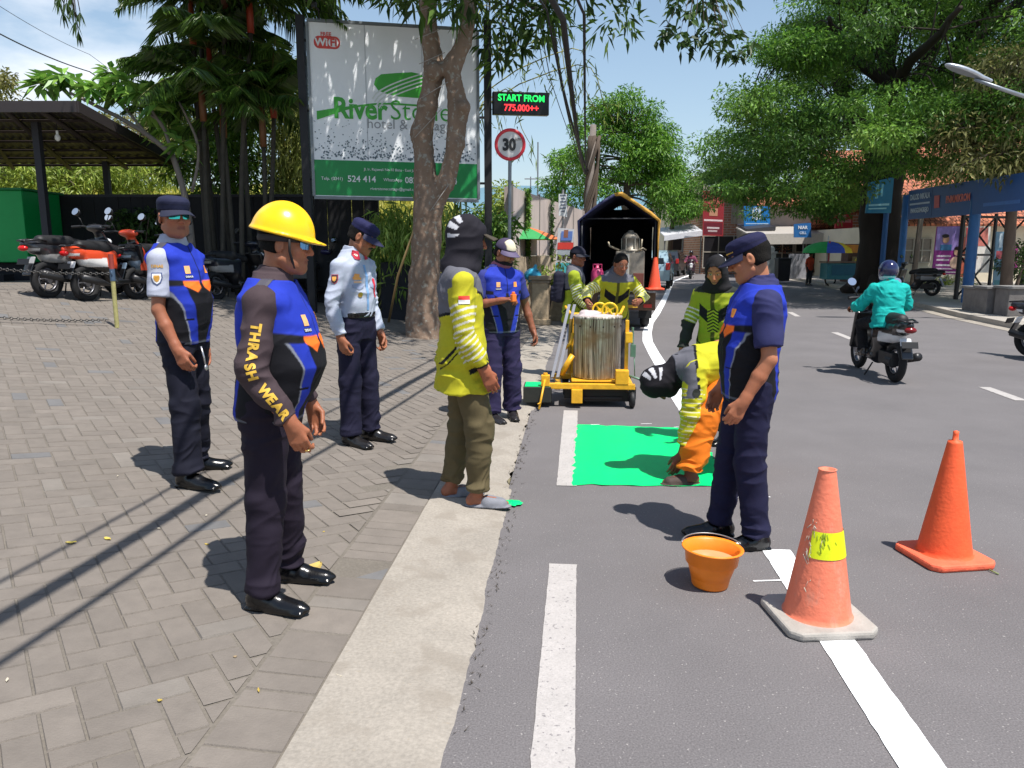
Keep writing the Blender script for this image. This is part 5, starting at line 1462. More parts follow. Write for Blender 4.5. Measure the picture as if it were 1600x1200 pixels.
# ---------- 2. man in sunglasses, left
p, sc = spot((303, 748), (297, 302), 1.715)
P2 = Figure('man in mirrored sunglasses and navy cap with short light grey sleeves under his vest', p, -101, sc, .0056, belly=.035, fat=.88, head=(-34, 2), skin=(156, 100, 74), lean=-2,
            elbows=[(.045, .0, -.28), (-.05, -.04, -.275)], wrists=[(.0, .10, -.22), (.01, .05, -.23)], ankles=[(.15, .07, .085), (-.19, -.10, .085)], knees=[(.12, .06, .48), (-.13, -.03, .48)], feet=(-5, 30), curl=(.8, .5))
P2.body(moust=.0, stubble=.15); P2.hair(back=-.06, thick=.003); P2.cap((34, 37, 62), tilt=-4, kind='service')
sh = P2.shirt(plain((168, 172, 188)), .013, -.05, .74, (.070, .068, .05), wr=.006)
P2._hem = -.09
v = P2.vest(vestcol(P2), .026, -.09); chest_badges(P2, v)
P2.collar((160, 166, 186), .066)
P2.trousers((23, 24, 38), wr=.011, r=(.096, .080, .078), end=.98); P2.shoes(); glasses(P2)
r_ = lambda v: np.array(v, float)
pt = P2.sh[0] + (P2.el[0] - P2.sh[0]) * .36
for rr, colr, of in ((.036, (70, 84, 130), .004), (.029, (228, 228, 230), .0055), (.019, (205, 150, 60), .007)):
    on_surface(P2, sh, flat_poly([(x * rr, y * rr) for x, y in ((-.8, .9), (.8, .9), (.85, .1), (.55, -.7), (0, -1.1), (-.55, -.7), (-.85, .1))]), pt, (-.45, 1, 0), (0, 0, 1), of, 'sleeve_badge', S(colr, .6))
on_surface(P2, sh, text_mesh('DINAS', .022, .001, 0), P2.sh[0] + (P2.el[0] - P2.sh[0]) * .12, (-.45, 1, 0), (0, 0, 1), .004, 'lettering', S((200, 150, 60), .6))
MB().tube([P2.T(.08, .16, -.10), P2.T(.085, .175, -.16), P2.T(.08, .175, -.21)], .006, 6).ball(P2.T(.08, .18, -.225), (.016, .008, .018)).build('key_fob', S((190, 190, 195), .3, .8), P2.root)

# ---------- 3. officer in pale uniform shirt
p, sc = spot((562, 690), (588, 335), 1.715)
P3 = Figure('officer in light grey long sleeved uniform shirt and black belt', p, -122, sc, .006, belly=.02, fat=.86, head=(30, -24), skin=(150, 97, 70),
            elbows=[(.075, -.02, -.272), (-.04, -.02, -.275)], wrists=[(-.02, .06, -.235), (-.0, .09, -.225)], ankles=[(.11, .02, .085), (-.11, .02, .085)], feet=(-2, 18), curl=(.9, .8))
P3.body(moust=1.); P3.hair(back=-.06, thick=.004); P3.cap((32, 33, 70), tilt=-6, brim=.082, gold=False)
pal = (170, 177, 194)
sh = P3.shirt(plain(pal, .03), .016, .04, 1.93, (.070, .060, .046), wr=.010, tuck=True)
P3.collar((170, 177, 194), .066, .042)
P3.trousers((27, 26, 48), wr=.009, r=(.094, .080, .077), end=1.0, waist=.06); P3.belt(z=.055, e=.02, hgt=.045); P3.shoes((30, 28, 28))
fr_ = P3.Rt
x_, z_ = fr_ @ V3(-1, 0, 0), fr_ @ V3(0, 0, 1)
for sg in (1, -1):
    on_surface(P3, sh, flat_poly([(-.045, .012), (.045, .012), (.045, -.012), (0, -.03), (-.045, -.012)]), P3.T(sg * .08, .1, .27), x_, z_, .004, 'pocket_flap', S((140, 150, 176), .8))
on_surface(P3, sh, flat_disc(.019), P3.T(.075, .1, .205), x_, z_, .006, 'badge', mat_badge)
on_surface(P3, sh, flat_poly([(-.028, -.012), (.028, -.012), (.034, .002), (.018, .008), (.02, .028), (-.015, .034), (-.026, .012), (-.036, .006)]), P3.T(.08, .1, .325), x_, z_, .004, 'emblem', S((232, 160, 80), .6))
on_surface(P3, sh, flat_poly([(-.03, -.006), (.03, -.006), (.03, .006), (-.03, .006)]), P3.T(.08, .1, .298), x_, z_, .004, 'name_strip', S((230, 180, 140), .6))
on_surface(P3, sh, flat_poly([(-.011, -.07), (.011, -.07), (.011, .07), (-.011, .07)]), P3.T(-.075, .1, .25), x_, z_, .005, 'ribbon', S((200, 40, 60), .6))
on_surface(P3, sh, flat_poly([(-.012, -.16), (.012, -.16), (.012, .17), (-.012, .17)]), P3.T(0, .1, .25), x_, z_, .003, 'placket', S((120, 160, 205), .8))
pt = P3.sh[0] + (P3.el[0] - P3.sh[0]) * .30
for rr, colr, of in ((.034, (190, 60, 70), .004), (.029, (40, 44, 60), .0055), (.018, (225, 160, 70), .007)):
    on_surface(P3, sh, flat_poly([(x * rr, y * rr) for x, y in ((-.8, .9), (.8, .9), (.85, .1), (.55, -.7), (0, -1.1), (-.55, -.7), (-.85, .1))]), pt, (-.5, 1, 0), (0, 0, 1), of, 'sleeve_badge', S(colr, .6))
for sg in (1, -1):
    on_surface(P3, sh, flat_poly([(-.02, -.028), (.02, -.028), (.02, .028), (-.02, .028)]), P3.T(sg * .062, .05, .5), fr_ @ V3(-1, sg * -.4, 0), fr_ @ V3(0, .3, 1), .012, 'collar_patch', S((176, 24, 54), .6))
    on_surface(P3, sh, flat_disc(.008, 10), P3.T(sg * .062, .05, .5), fr_ @ V3(-1, sg * -.4, 0), fr_ @ V3(0, .3, 1), .014, 'collar_pin', S((240, 235, 220), .4))

# ---------- 4. hooded worker on the kerb
YEL = (184, 178, 40)
def yellow_shirt(fig, yel=YEL, grey=(98, 98, 106), black=(22, 22, 26), white=(216, 214, 208), front=False, dark_arm=False, zy=.20, wide=.34):
    ye, gr, bk, wh = (np.array(C(*c)) for c in (yel, grey, black, white))
    def col(V, N):
        q = fig.q(V); u = np.abs(q[:, 0]); y, z = q[:, 1], q[:, 2]; n = len(V)
        c = np.tile(ye, (n, 1))
        def mixin(m, k): c[:] = c * (1 - m[:, None]) + k * m[:, None]
        onarm = np.zeros(n, bool); T_ = np.zeros(n); 
        for i in (0, 1):
            t, d = fig.armt(V, i); o = (d < .085) & ((t > .12) | (u > .20)); T_ = np.where(o, t, T_); onarm |= o
        tor = ~onarm
        # yoke: grey shoulders and upper back, black edging
        if front:
            mixin((tor & (y > -.02) & (u > .018) & (np.abs(z - (.20 + .7 * u)) < .055) & (u < .15)) * 1., bk)
            mixin((tor & (y > 0) & (u <= .018) & (z > .0)) * .8, bk)
            mixin((tor & (z > .44)) * 1., gr)
        yk = (tor & (not front)) & (z > np.where(y < 0, zy + .2 * u, .33 - .55 * (.12 - u)))
        mixin(yk * 1., gr if not front else bk)
        ed = tor & (not front) & (np.abs(z - np.where(y < 0, zy + .2 * u, .33 - .55 * (.12 - u))) < .009); mixin(ed * 1., bk)
        # zig-zag chevrons on the flank
        zz = .10 - 1.1 * np.abs(y - .01)
        mixin((tor & (u > .07) & (np.abs(z - zz) < .011) & (z > -.06)) * 1., bk)
        mixin((tor & (u > .07) & (np.abs(z - zz + .035) < .006) & (z > -.10)) * 1., bk)
        # pale slashes along the sleeves
        ph = np.modf((T_ * 7.5 + 8 * y + 40))[0]
        band = onarm & (T_ > .42) & (T_ < 1.7) & (ph < wide)
        mixin(band * .85, wh)
        ln_ = onarm & (np.abs(T_ - 1.92) < .06); mixin(ln_ * 1., bk)
        if dark_arm: mixin((onarm & (T_ > .9)) * 1., np.array(C(40, 44, 40)))
        return c
    return col
def hood(fig, colr=(26, 26, 32), stripes=True, face=(.052, .07, .058), bib=True, peak=False, t=1.):
    f = SDF(fig.H - .34, fig.H + .22, .006); hp, Rh = fig.hp, fig.Rh
    f.ell(hp(0, -.014, .03), (.096 * t, .118 * t, .112 * t), Rh, 0).ell(hp(0, .012, -.045), (.084 * t, .092 * t, .10), Rh, .03)
    f.cone(hp(0, -.02, -.05), fig.T(0, -.005, .49), .088, .098, .05)
    if bib: f.ell(fig.T(0, .01, .47), (.135, .108, .06), fig.Rt, .05)
    f.ell(hp(0, .105, -.008), face, Rh, .012, 's')
    f.ell(hp(0, .02, .0), (.070, .085, .10), Rh, .0, 's')
    c0 = np.array(C(*colr)); wh = np.array(C(190, 190, 196))
    def col(V, N):
        q = fig.hq(V); c = np.tile(c0, (len(V), 1))
        if stripes:
            a = np.arctan2(q[:, 2] - .02, -(q[:, 1] + .0)); x = np.abs(q[:, 0])
            for a0, a1, x0, x1 in ((.75, 1.02, .015, .08), (.25, .55, .03, .088), (-.25, -.05, .04, .095)):
                m = (a > a0) & (a < a1) & (x > x0) & (x < x1) & (q[:, 1] < .02); c[m] = wh
        return c
    o = fig.emit(f, 'hood', mat_cloth, col, .007)
    if peak:
        rows = [[hp(x, .10 + e_ * (1 - (x / .075) ** 2 * .45), .045 - .25 * e_ - 3 * x * x) for x in np.linspace(-.07, .07, 13)] for e_ in np.linspace(-.02, .075, 5)]
        MB().grid(rows, True, tuple(Rh @ V3(0, 0, .004))).build('peak', S((60, 52, 40), .7), o)
    return o
p, sc = spot((735, 783), (735, 330), 1.73)
P4 = Figure('hooded worker in long yellow shirt and olive trousers standing on the kerb in sandals', p, -80, sc, .0056, head=(-4, -8), skin=(150, 92, 66), fat=.93, belly=.008, lean=-1, pelvis=(0, -.045, .93),
            elbows=[(.055, .0, -.28), (-.06, .0, -.28)], wrists=[(.0, .11, -.215), (-.01, .12, -.21)], ankles=[(.10, .03, .085), (-.115, -.10, .085)], knees=[(.10, .05, .49), (-.10, -.03, .49)], feet=(-14, 4), curl=(.6, .5))
P4.body(); hood(P4, (30, 28, 36), True, (.05, .07, .045), peak=True)
sh = P4.shirt(yellow_shirt(P4), .022, -.235, 1.92, (.074, .062, .05), .035, wr=.009)
P4.trousers((92, 82, 58), wr=.014, r=(.098, .086, .064), end=.95, cuff=1.2)
P4.sandals((120, 122, 130))
pt = P4.sh[0] + (P4.el[0] - P4.sh[0]) * .34
on_surface(P4, sh, flat_poly([(-.032, .0), (.032, .0), (.032, .022), (-.032, .022)]), pt, (.0, 1, 0), (0, 0, 1), .004, 'flag_patch', S((222, 60, 48), .7))
on_surface(P4, sh, flat_poly([(-.032, -.022), (.032, -.022), (.032, .0), (-.032, .0)]), pt, (.0, 1, 0), (0, 0, 1), .004, 'flag_patch', S((232, 232, 230), .7))
f = SDF(P4.P0 + np.array([.0, -.2, -.30]), P4.P0 + np.array([.3, .25, .05]), .006)
for dx, dy, l_ in ((0, 0, .12), (.012, .022, .13), (-.004, .04, .11)): f.cone(P4.P0 + np.array([.135 + dx, .02 + dy, -.10]), P4.P0 + np.array([.145 + dx, .025 + dy, -.10 - l_]), .017, .010, .006)
P4.emit(f, 'glove', mat_cloth, np.array(C(120, 132, 130)), .004)

# ---------- 5. man in blue vest and pale fronted cap
p, sc = spot((782, 654), (805, 368), 1.715)
P5 = Figure('man in blue vest and white fronted cap holding an orange item at his chest', p, -152, sc, .006, head=(20, -18), skin=(152, 96, 70), belly=.012,
            elbows=[(.085, .01, -.245), (-.105, -.02, -.265)], wrists=[(-.175, .175, .045), (-.045, .07, -.235)], ankles=[(.12, .04, .085), (-.13, .0, .085)], knees=[(.11, .05, .49), (-.11, .02, .49)], feet=(10, -20), curl=(.9, .7), palms=[(0, -.3, -1), None])
P5.body(moust=.5, stubble=.6); P5.hair(back=-.06, thick=.004); P5.cap((70, 62, 84), kind='ball', front=(214, 204, 178), tilt=-4, brim=.068, brimcol=(84, 74, 104))
sh = P5.shirt(plain((50, 56, 122)), .012, -.05, .72, (.070, .068, .05), wr=.006)
P5._hem = -.10
def v5(V, N):
    c = vestcol(P5, (40, 58, 168), (24, 24, 30), (40, 58, 168))(V, N); return c
v = P5.vest(v5, .026, -.10); chest_badges(P5, v)
f = SDF(P5.neck - .17, P5.neck + .17, .006); f.cone(P5.T(0, -.01, .50), P5.hp(0, .0, -.085), .084, .07, 0); f.ell(P5.hp(0, .045, -.085), (.058, .048, .045), P5.Rh, .02)
P5.emit(f, 'neck_scarf', mat_cloth, lambda V, N: np.where((P5.hq(V)[:, 2] > -.10)[:, None], np.array(C(28, 24, 28)), np.array(C(150, 90, 110))), .006)
P5.trousers((42, 36, 68), wr=.011, r=(.102, .09, .088), end=1.0); P5.shoes((40, 38, 40))
hd = P5.wr[0] + unit(P5.wr[0] - P5.el[0]) * .09
MB().box(hd + V3(-.01, .03, .01), (.05, .035, .07), .3).box(hd + V3(-.01, .03, .055), (.03, .02, .02), .3).build('orange_box', S((240, 120, 40), .5), P5.root, .006)

# ---------- 6. machine operator, 7. backpack worker
p = gp(968, 590); 
P6 = Figure('bare headed worker in yellow and black shirt leaning over the paint machine', at(958, 560, 9.0) * 1, 186, .95, .007, head=(14, -20), skin=(142, 90, 66), lean=26, pelvis=(0, -.1, .90), fat=1.02,
            elbows=[(.19, .06, -.13), (-.16, .04, -.18)], wrists=[(.04, .20, -.10), (.10, .17, -.05)], ankles=[(.12, -.10, .085), (-.12, .0, .085)], curl=(1., 1.))
P6.root.location.z = 0
P6.body(); P6.hair(thick=.008, back=-.05, wave=.005)
P6.shirt(yellow_shirt(P6, (176, 174, 40), front=True), .02, -.2, 1.9, (.074, .062, .05), .03, wr=.012)
P6.trousers((60, 58, 60)); P6.shoes()
P7 = Figure('worker in yellow shirt and black cap with dark backpack left of the paint machine', (at(897, 480, 9.35).x, 9.35, 0), -96, .94, .008, head=(-30, -6), skin=(138, 86, 64),
            elbows=[(.06, .05, -.26), (-.06, .0, -.28)], wrists=[(.02, .17, -.17), (-.01, .1, -.2)], curl=(1., .6))
P7.root.location.z = float(gz(P7.root.location.x, 9.35))
P7.body(); P7.hair(back=-.04, thick=.006); P7.cap((34, 34, 48), kind='ball', tilt=0)
P7.shirt(yellow_shirt(P7, (150, 164, 40)), .022, -.2, 1.9, (.074, .062, .05), .03, wr=.010)
P7.trousers((50, 50, 56)); P7.shoes()
f = SDF(P7.P0 + np.array([-.25, -.45, 0]), P7.P0 + np.array([.25, .0, .6]), .009)
f.box(P7.T(0, -.19, .26), (.14, .075, .20), P7.Rt, .06).box(P7.T(0, -.265, .18), (.11, .035, .10), P7.Rt, .03, .02)
bpk = P7.emit(f, 'backpack', mat_cloth, np.array(C(36, 36, 52)), .006); bpk.parent = None
bpk.matrix_world = Matrix.Translation(P7.root.location) @ Matrix.Rotation(R(-96), 4, 'Z') @ Matrix.Scale(.94, 4)
tag(bpk, 'dark backpack worn by the worker left of the paint machine', 'backpack')

# ---------- 8. bending worker in orange trousers
pw = gp(1172, 712)
P8 = Figure('worker in orange trousers bent over the fresh green paint with hooded head', (1.59, 5.22, 0), 88, .97, .0056, head=(4, -92), skin=(112, 66, 50), lean=100, pelvis=(0, -.03, .855), fat=1.04, belly=.0,
            elbows=[(.04, -.10, -.25), (-.05, .03, -.30)], wrists=[(-.02, .0, -.22), (.02, .05, -.285)], ankles=[(.24, -.16, .085), (-.25, .40, .085)], knees=[(.18, -.03, .47), (-.19, .30, .48)], feet=(0, 8), curl=(.5, .35),
            hdirs=[None, (0, .4, -.9)], headpos=(0, -.02, -.05))
P8.body(); hood(P8, (24, 22, 28), True, (.05, .07, .05))
sh = P8.shirt(yellow_shirt(P8, (190, 186, 40), zy=.36, wide=.15), .03, -.10, 1.72, (.080, .070, .055), .1, wr=.012)
P8.trousers((226, 118, 28), wr=.016, r=(.118, .105, .092), end=.97, cuff=1.2, e=.022)
P8.sandals((70, 56, 50))
on_surface(P8, sh, flat_disc(.028, 18), P8.sh[1] + (P8.el[1] - P8.sh[1]) * .45, (0, -1, 0), (0, 0, 1), .004, 'emblem', S((30, 34, 26), .7))
# ---------- 9. hooded woman behind
p, sc = spot((1114, 690), (1122, 394), 1.70)
P9 = Figure('worker in black hood and dark yellow patterned shirt looking down behind the bending worker', p, 146, sc, .0062, head=(8, -26), skin=(168, 112, 78), fat=.93, belly=.0, lean=8,
            elbows=[(.085, .03, -.265), (-.07, .05, -.26)], wrists=[(.02, .07, -.225), (.08, .18, -.12)], curl=(.5, .7))
P9.body(); hood(P9, (26, 25, 28), True, (.062, .085, .078), t=.92)
def c9(V, N):
    c = yellow_shirt(P9, (148, 160, 38), (40, 44, 40), front=True, dark_arm=True)(V, N); q = P9.q(V); u = np.abs(q[:, 0]); z = q[:, 2]
    ph = np.modf((z + .55 * u) * 34 + 20)[0]; m = (q[:, 1] > 0) & (u < .05) & (z > .10) & (z < .30); c[m & (ph < .5)] = C(30, 32, 28); c[m & (ph >= .5)] = C(168, 186, 44)
    return c
P9.shirt(c9, .02, -.2, 1.92, (.070, .060, .05), .03, wr=.010)
P9.trousers((40, 40, 46)); P9.shoes()

# ---------- 10. man in navy cap, right
p, sc = spot((1158, 846), (1166, 354), 1.725)
PA = Figure('man in navy cap and navy short sleeves with blue vest standing beside the bucket', p, 87, sc, .0052, head=(-18, -16), skin=(168, 110, 80), belly=.03, fat=1.0, lean=-3,
            elbows=[(.06, .02, -.28), (-.065, -.01, -.275)], wrists=[(.0, .10, -.22), (-.0, .115, -.215)], ankles=[(.10, .10, .085), (-.10, -.05, .085)], knees=[(.09, .06, .49), (-.095, .0, .49)], feet=(4, 10), curl=(.7, .75))
PA.body(moust=.9, stubble=.1); PA.hair(back=-.062, thick=.006); PA.cap((30, 31, 64), tilt=-7, brim=.075, gold=True)
PA.shirt(plain((44, 46, 88)), .014, -.05, .78, (.074, .072, .05), wr=.007)
PA._hem = -.11
v = PA.vest(vestcol(PA), .027, -.11); chest_badges(PA, v)
PA.trousers((26, 26, 54), wr=.011, r=(.103, .080, .072), end=1.0); PA.shoes((14, 14, 16))
# ================================================================== SCOOTERS
def wheel(parent, c, r, w_, front=True):
    mb = MB().torus(c, (1, 0, 0), r - w_ * .5, w_ * .5, 30, 10, .95)
    t = mb.build('wheel', S((24, 24, 26), .85, 0, .15, 30), parent)
    m2 = MB().torus(c, (1, 0, 0), r - w_ * 1.15, .012, 28, 8, 2.2).cyl((c[0] - .05, c[1], c[2]), (c[0] + .05, c[1], c[2]), .045, n=14)
    for k in range(5):
        a = 2 * math.pi * k / 5 + .3; d = Vector((0, math.cos(a), math.sin(a))); d2 = Vector((0, math.cos(a + .25), math.sin(a + .25)))
        m2.tube([Vector(c) + d * .04, Vector(c) + d2 * (r - w_ * 1.15)], .012, 6)
    if front: m2.cyl((c[0] + .045, c[1], c[2]), (c[0] + .049, c[1], c[2]), .10, n=20)
    m2.build('rim', S((120, 120, 126), .35, .7), t)
    return t
def make_scooter(label, loc, yaw, main=(200, 60, 30), second=(230, 230, 232), group=None, steer=0, plate=(20, 20, 22), cat='scooter', tail=(190, 20, 20)):
    r = empty('scooter', loc, R(yaw), label, cat, group)
    wheel(r, (0, -.63, .265), .265, .10, False); wheel(r, (0, .62, .265), .265, .085)
    f = SDF((-.34, -1.02, .08), (.34, .86, 1.12), .011)
    # tail and side panels
    f.cone((0, -.80, .70), (0, -.15, .66), .085, .125, .03).cone((0, -.62, .60), (0, -.18, .52), .10, .14, .06).cone((0, -.95, .755), (0, -.72, .715), .045, .075, .05)
    f.box((0, .08, .27), (.15, .26, .035), None, .02, .04).cone((0, -.2, .42), (0, -.1, .30), .13, .13, .04)
    # leg shield and front apron
    f.box((0, .40, .58), (.20, .035, .27), rotm('X', R(16)), .03, .02).ell((0, .44, .70), (.16, .10, .17), rotm('X', R(16)), .05).ell((0, .40, .43), (.13, .10, .16), None, .05)
    f.ell((0, .32, 1.0), (.17, .085, .06), rotm('X', R(-12)), .02).cone((0, .34, .98), (0, .42, .80), .06, .08, .03)
    f.ell((0, .62, .52), (.075, .21, .075), None, .0).ell((0, .62, .40), (.065, .20, .12), None, .02, 's')
    f.box((0, -.9, .46), (.07, .012, .14), rotm('X', R(-25)), .01, .01)                # rear mudguard
    V, F = f.mesh(1)
    y, z, x = V[:, 1], V[:, 2], np.abs(V[:, 0])
    c = np.tile(np.array(C(*main)), (len(V), 1)); bk = np.array(C(24, 24, 26)); c2 = np.array(C(*second))
    c[(z < .43)] = bk; c[(y < -.05) & (z < .54 - .15 * (y + .6))] = bk; c[(y > .1) & (y < .375) & (z < .9)] = bk; c[(y < -.8) & (z < .62)] = bk
    c[(y < -.30) & (z > .50) & (z < .64 + .04 * y)] = c2; c[(y < -.78) & (z > .66) & (z < .70)] = c2; c[(y > .5) & (z > .62) & (x < .07)] = c2
    mesh_np('body', V, F, M('scooter_paint', (.5, .5, .5), .28, 0, .05, 10, attr=True, coat=.5), r, c)
    f = SDF((-.2, -.9, .6), (.2, .2, .95), .01)
    f.cone((0, -.68, .795), (0, -.28, .775), .085, .11, .0).cone((0, -.28, .765), (0, .06, .72), .11, .085, .06)
    f.cut((0, 0, .86), (0, .05, 1)).cut((0, -.3, .70), (0, -.08, -1))
    V, F = f.mesh(1); mesh_np('seat', V, F, S((22, 22, 25), .6), r)
    hb = MB().tube([(-.34, .22, 1.02), (-.2, .28, 1.03), (0, .32, 1.0), (.2, .28, 1.03), (.34, .22, 1.02)], .014, 8)
    for sg in (-1, 1): hb.cyl((sg * .23, .265, 1.028), (sg * .345, .218, 1.018), .019, n=10)
    hb.tube([(-.17, .32, 1.03), (-.33, .30, 1.04)], .006, 5).tube([(.17, .32, 1.03), (.33, .30, 1.04)], .006, 5)
    hb.build('handlebar', S((30, 30, 32), .5), r)
    for sg in (-1, 1):
        m = MB().tube([(sg * .20, .29, 1.04), (sg * .25, .30, 1.13), (sg * .29, .29, 1.19)], .006, 6)
        m.mat(0).ball((sg * .30, .29, 1.235), (.072, .02, .055), 14); m.mat(1).cyl((sg * .30, .266, 1.245), (sg * .30, .262, 1.247), .056, n=20)
        m.build('mirror', [S((24, 24, 26), .4), M('mirror_glass', (.75, .8, .85), .03, 1.)], r)
    MB().ball((0, .50, .80), (.095, .05, .055), 14).build('headlight', S((225, 228, 232), .15), r)
    MB().ball((0, -.965, .70), (.075, .05, .04), 14).build('tail_light', S(tail, .2), r)
    MB().tube([(.14, -.05, .24), (.16, -.35, .24), (.165, -.5, .28), (.165, -.86, .36)], [.018, .022, .05, .055], 12).build('exhaust', S((52, 52, 54), .4, .5), r)
    MB().box((0, -.985, .52), (.20, .008, .085), rot=Matrix.Rotation(R(-20), 3, 'X')).build('number_plate', S(plate, .5), r, .004)
    MB().box((-.05, -.52, .30), (.10, .42, .16)).cyl((-.06, -.55, .27), (-.06, -.72, .27), .07).tube([(-.12, -.2, .2), (-.20, -.16, .02)], .012, 6).build('engine', S((46, 46, 48), .5, .4), r, .02)
    MB().tube([(-.07, -.98, .80), (-.09, -.80, .82), (-.09, -.66, .80)], .012, 6).tube([(.07, -.98, .80), (.09, -.80, .82), (.09, -.66, .80)], .012, 6).tube([(-.07, -.98, .80), (.07, -.98, .80)], .012, 6).build('grab_rail', S((60, 60, 62), .4, .6), r)
    return r
# moving scooter with its rider in a teal jacket
a, b = gp(1386, 595), gp(1345, 576)
mid = (a + b) / 2; RID = Vector((mid.x + .02, mid.y, 0))
_ms = make_scooter('black and silver scooter ridden by the person in the teal jacket', RID, -4, (26, 26, 30), (206, 208, 212), tail=(120, 20, 24))
_ms.scale = (.93,) * 3
def rider(label, loc, yaw, jacket, helmet, headyaw=0, sc=.97, h=.008, vis=True, skin=(140, 90, 64)):
    f_ = Figure(label, loc, yaw, sc, h, head=(headyaw, -2), pelvis=(0, -.30, .80), lean=10, fat=1.05, skin=skin,
                elbows=[(.13, .12, -.22), (-.13, .12, -.22)], wrists=[(.02, .20, -.04), (-.02, .20, -.04)], knees=[(.17, .18, .70), (-.17, .18, .70)], ankles=[(.15, .10, .33), (-.15, .10, .33)], curl=(1.2, 1.2), feet=(0, 0),
                palms=[(0, .2, -1), (0, .2, -1)])
    f_.body()
    f_.shirt(plain(jacket), .034, -.11, 1.9, (.088, .076, .062), .03, wr=.014)
    f_.trousers((26, 26, 30), wr=.01, end=.95); f_.shoes((60, 50, 44))
    fs = SDF(f_.H - .22, f_.H + .24, .007)
    fs.ell(f_.hp(0, -.012, .022), (.122, .142, .138), f_.Rh, 0).ell(f_.hp(0, .02, -.05), (.108, .118, .10), f_.Rh, .03)
    fs.ell(f_.hp(0, .15, -.03), (.085, .10, .075), f_.Rh, .02, 's').cut(f_.hp(0, 0, -.115), f_.Rh @ V3(0, .1, -1)); fs.ell(f_.hp(0, .02, -.04), (.088, .105, .14), f_.Rh, 0, 's')
    hc, lt = np.array(C(*helmet)), np.array(C(190, 196, 206))
    f_.emit(fs, 'helmet', M('helmet_paint', (.1, .1, .1), .15, 0, .03, attr=True, coat=.6), lambda V, N: np.where(((f_.hq(V)[:, 2] < -.065) & (f_.hq(V)[:, 1] < .06))[:, None], lt, hc), 0)
    if vis:
        rows = [[f_.hp(.118 * math.sin(t), -.01 + .138 * math.cos(t), z) for t in np.linspace(-1.2, 1.2, 13)] for z in np.linspace(.045, -.075, 6)]
        MB().grid(rows, True, tuple(f_.Rh @ V3(0, .003, 0))).build('visor', M('visor', (.3, .32, .35), .08, 0, glass=.8), f_.root)
    return f_
PR = rider('motor scooter rider in teal jacket and dark blue helmet seen from behind', RID, -4, (20, 168, 160), (30, 34, 74), -2, sc=.90)
# oncoming scooter cut by the right edge of the view
q = gp(1606, 578); L2 = Vector((q.x + 1.12, q.y + .62, 0))
make_scooter('dark scooter with rider in red at the right edge of the road', L2, 208, (40, 40, 44))
rider('rider in red jacket on the scooter at the right edge of the road', L2, 208, (206, 46, 44), (40, 40, 44), 0, h=.011)
# parked scooters in front of the black fence
q = gp(150, 472)
make_scooter('red and white scooter parked beside the painted bollard', q + Vector((.02, .62, .0)), -14, (214, 74, 40), (232, 230, 228), 'parked motor scooters')
for (px, py, dy, dx, yw, cm, c2, lb) in ((84, 466, .62, .1, -16, (40, 40, 44), (150, 150, 150), 'black scooter parked nearest the green hut'),
                                         (222, 468, .6, .12, -18, (30, 36, 46), (110, 130, 150), 'dark blue scooter parked half hidden behind the man in sunglasses'),
                                         (352, 470, .6, .1, -25, (28, 32, 44), (150, 150, 150), 'dark scooter parked between the man in sunglasses and the helmet man'),
                                         (470, 478, .7, .1, -30, (34, 34, 70), (120, 120, 120), 'dark scooter parked behind the officer in pale shirt')):
    q = gp(px, py); s_ = make_scooter(lb, q + Vector((dx, dy, 0)), yw, cm, c2, 'parked motor scooters')
    s_.location.z = float(gz(s_.location.x, s_.location.y))

q = gp(1432, 462); make_scooter('black scooter parked by the wall behind the teal rider', q + Vector((0, .3, 0)), 35, (26, 26, 30), (150, 150, 155))
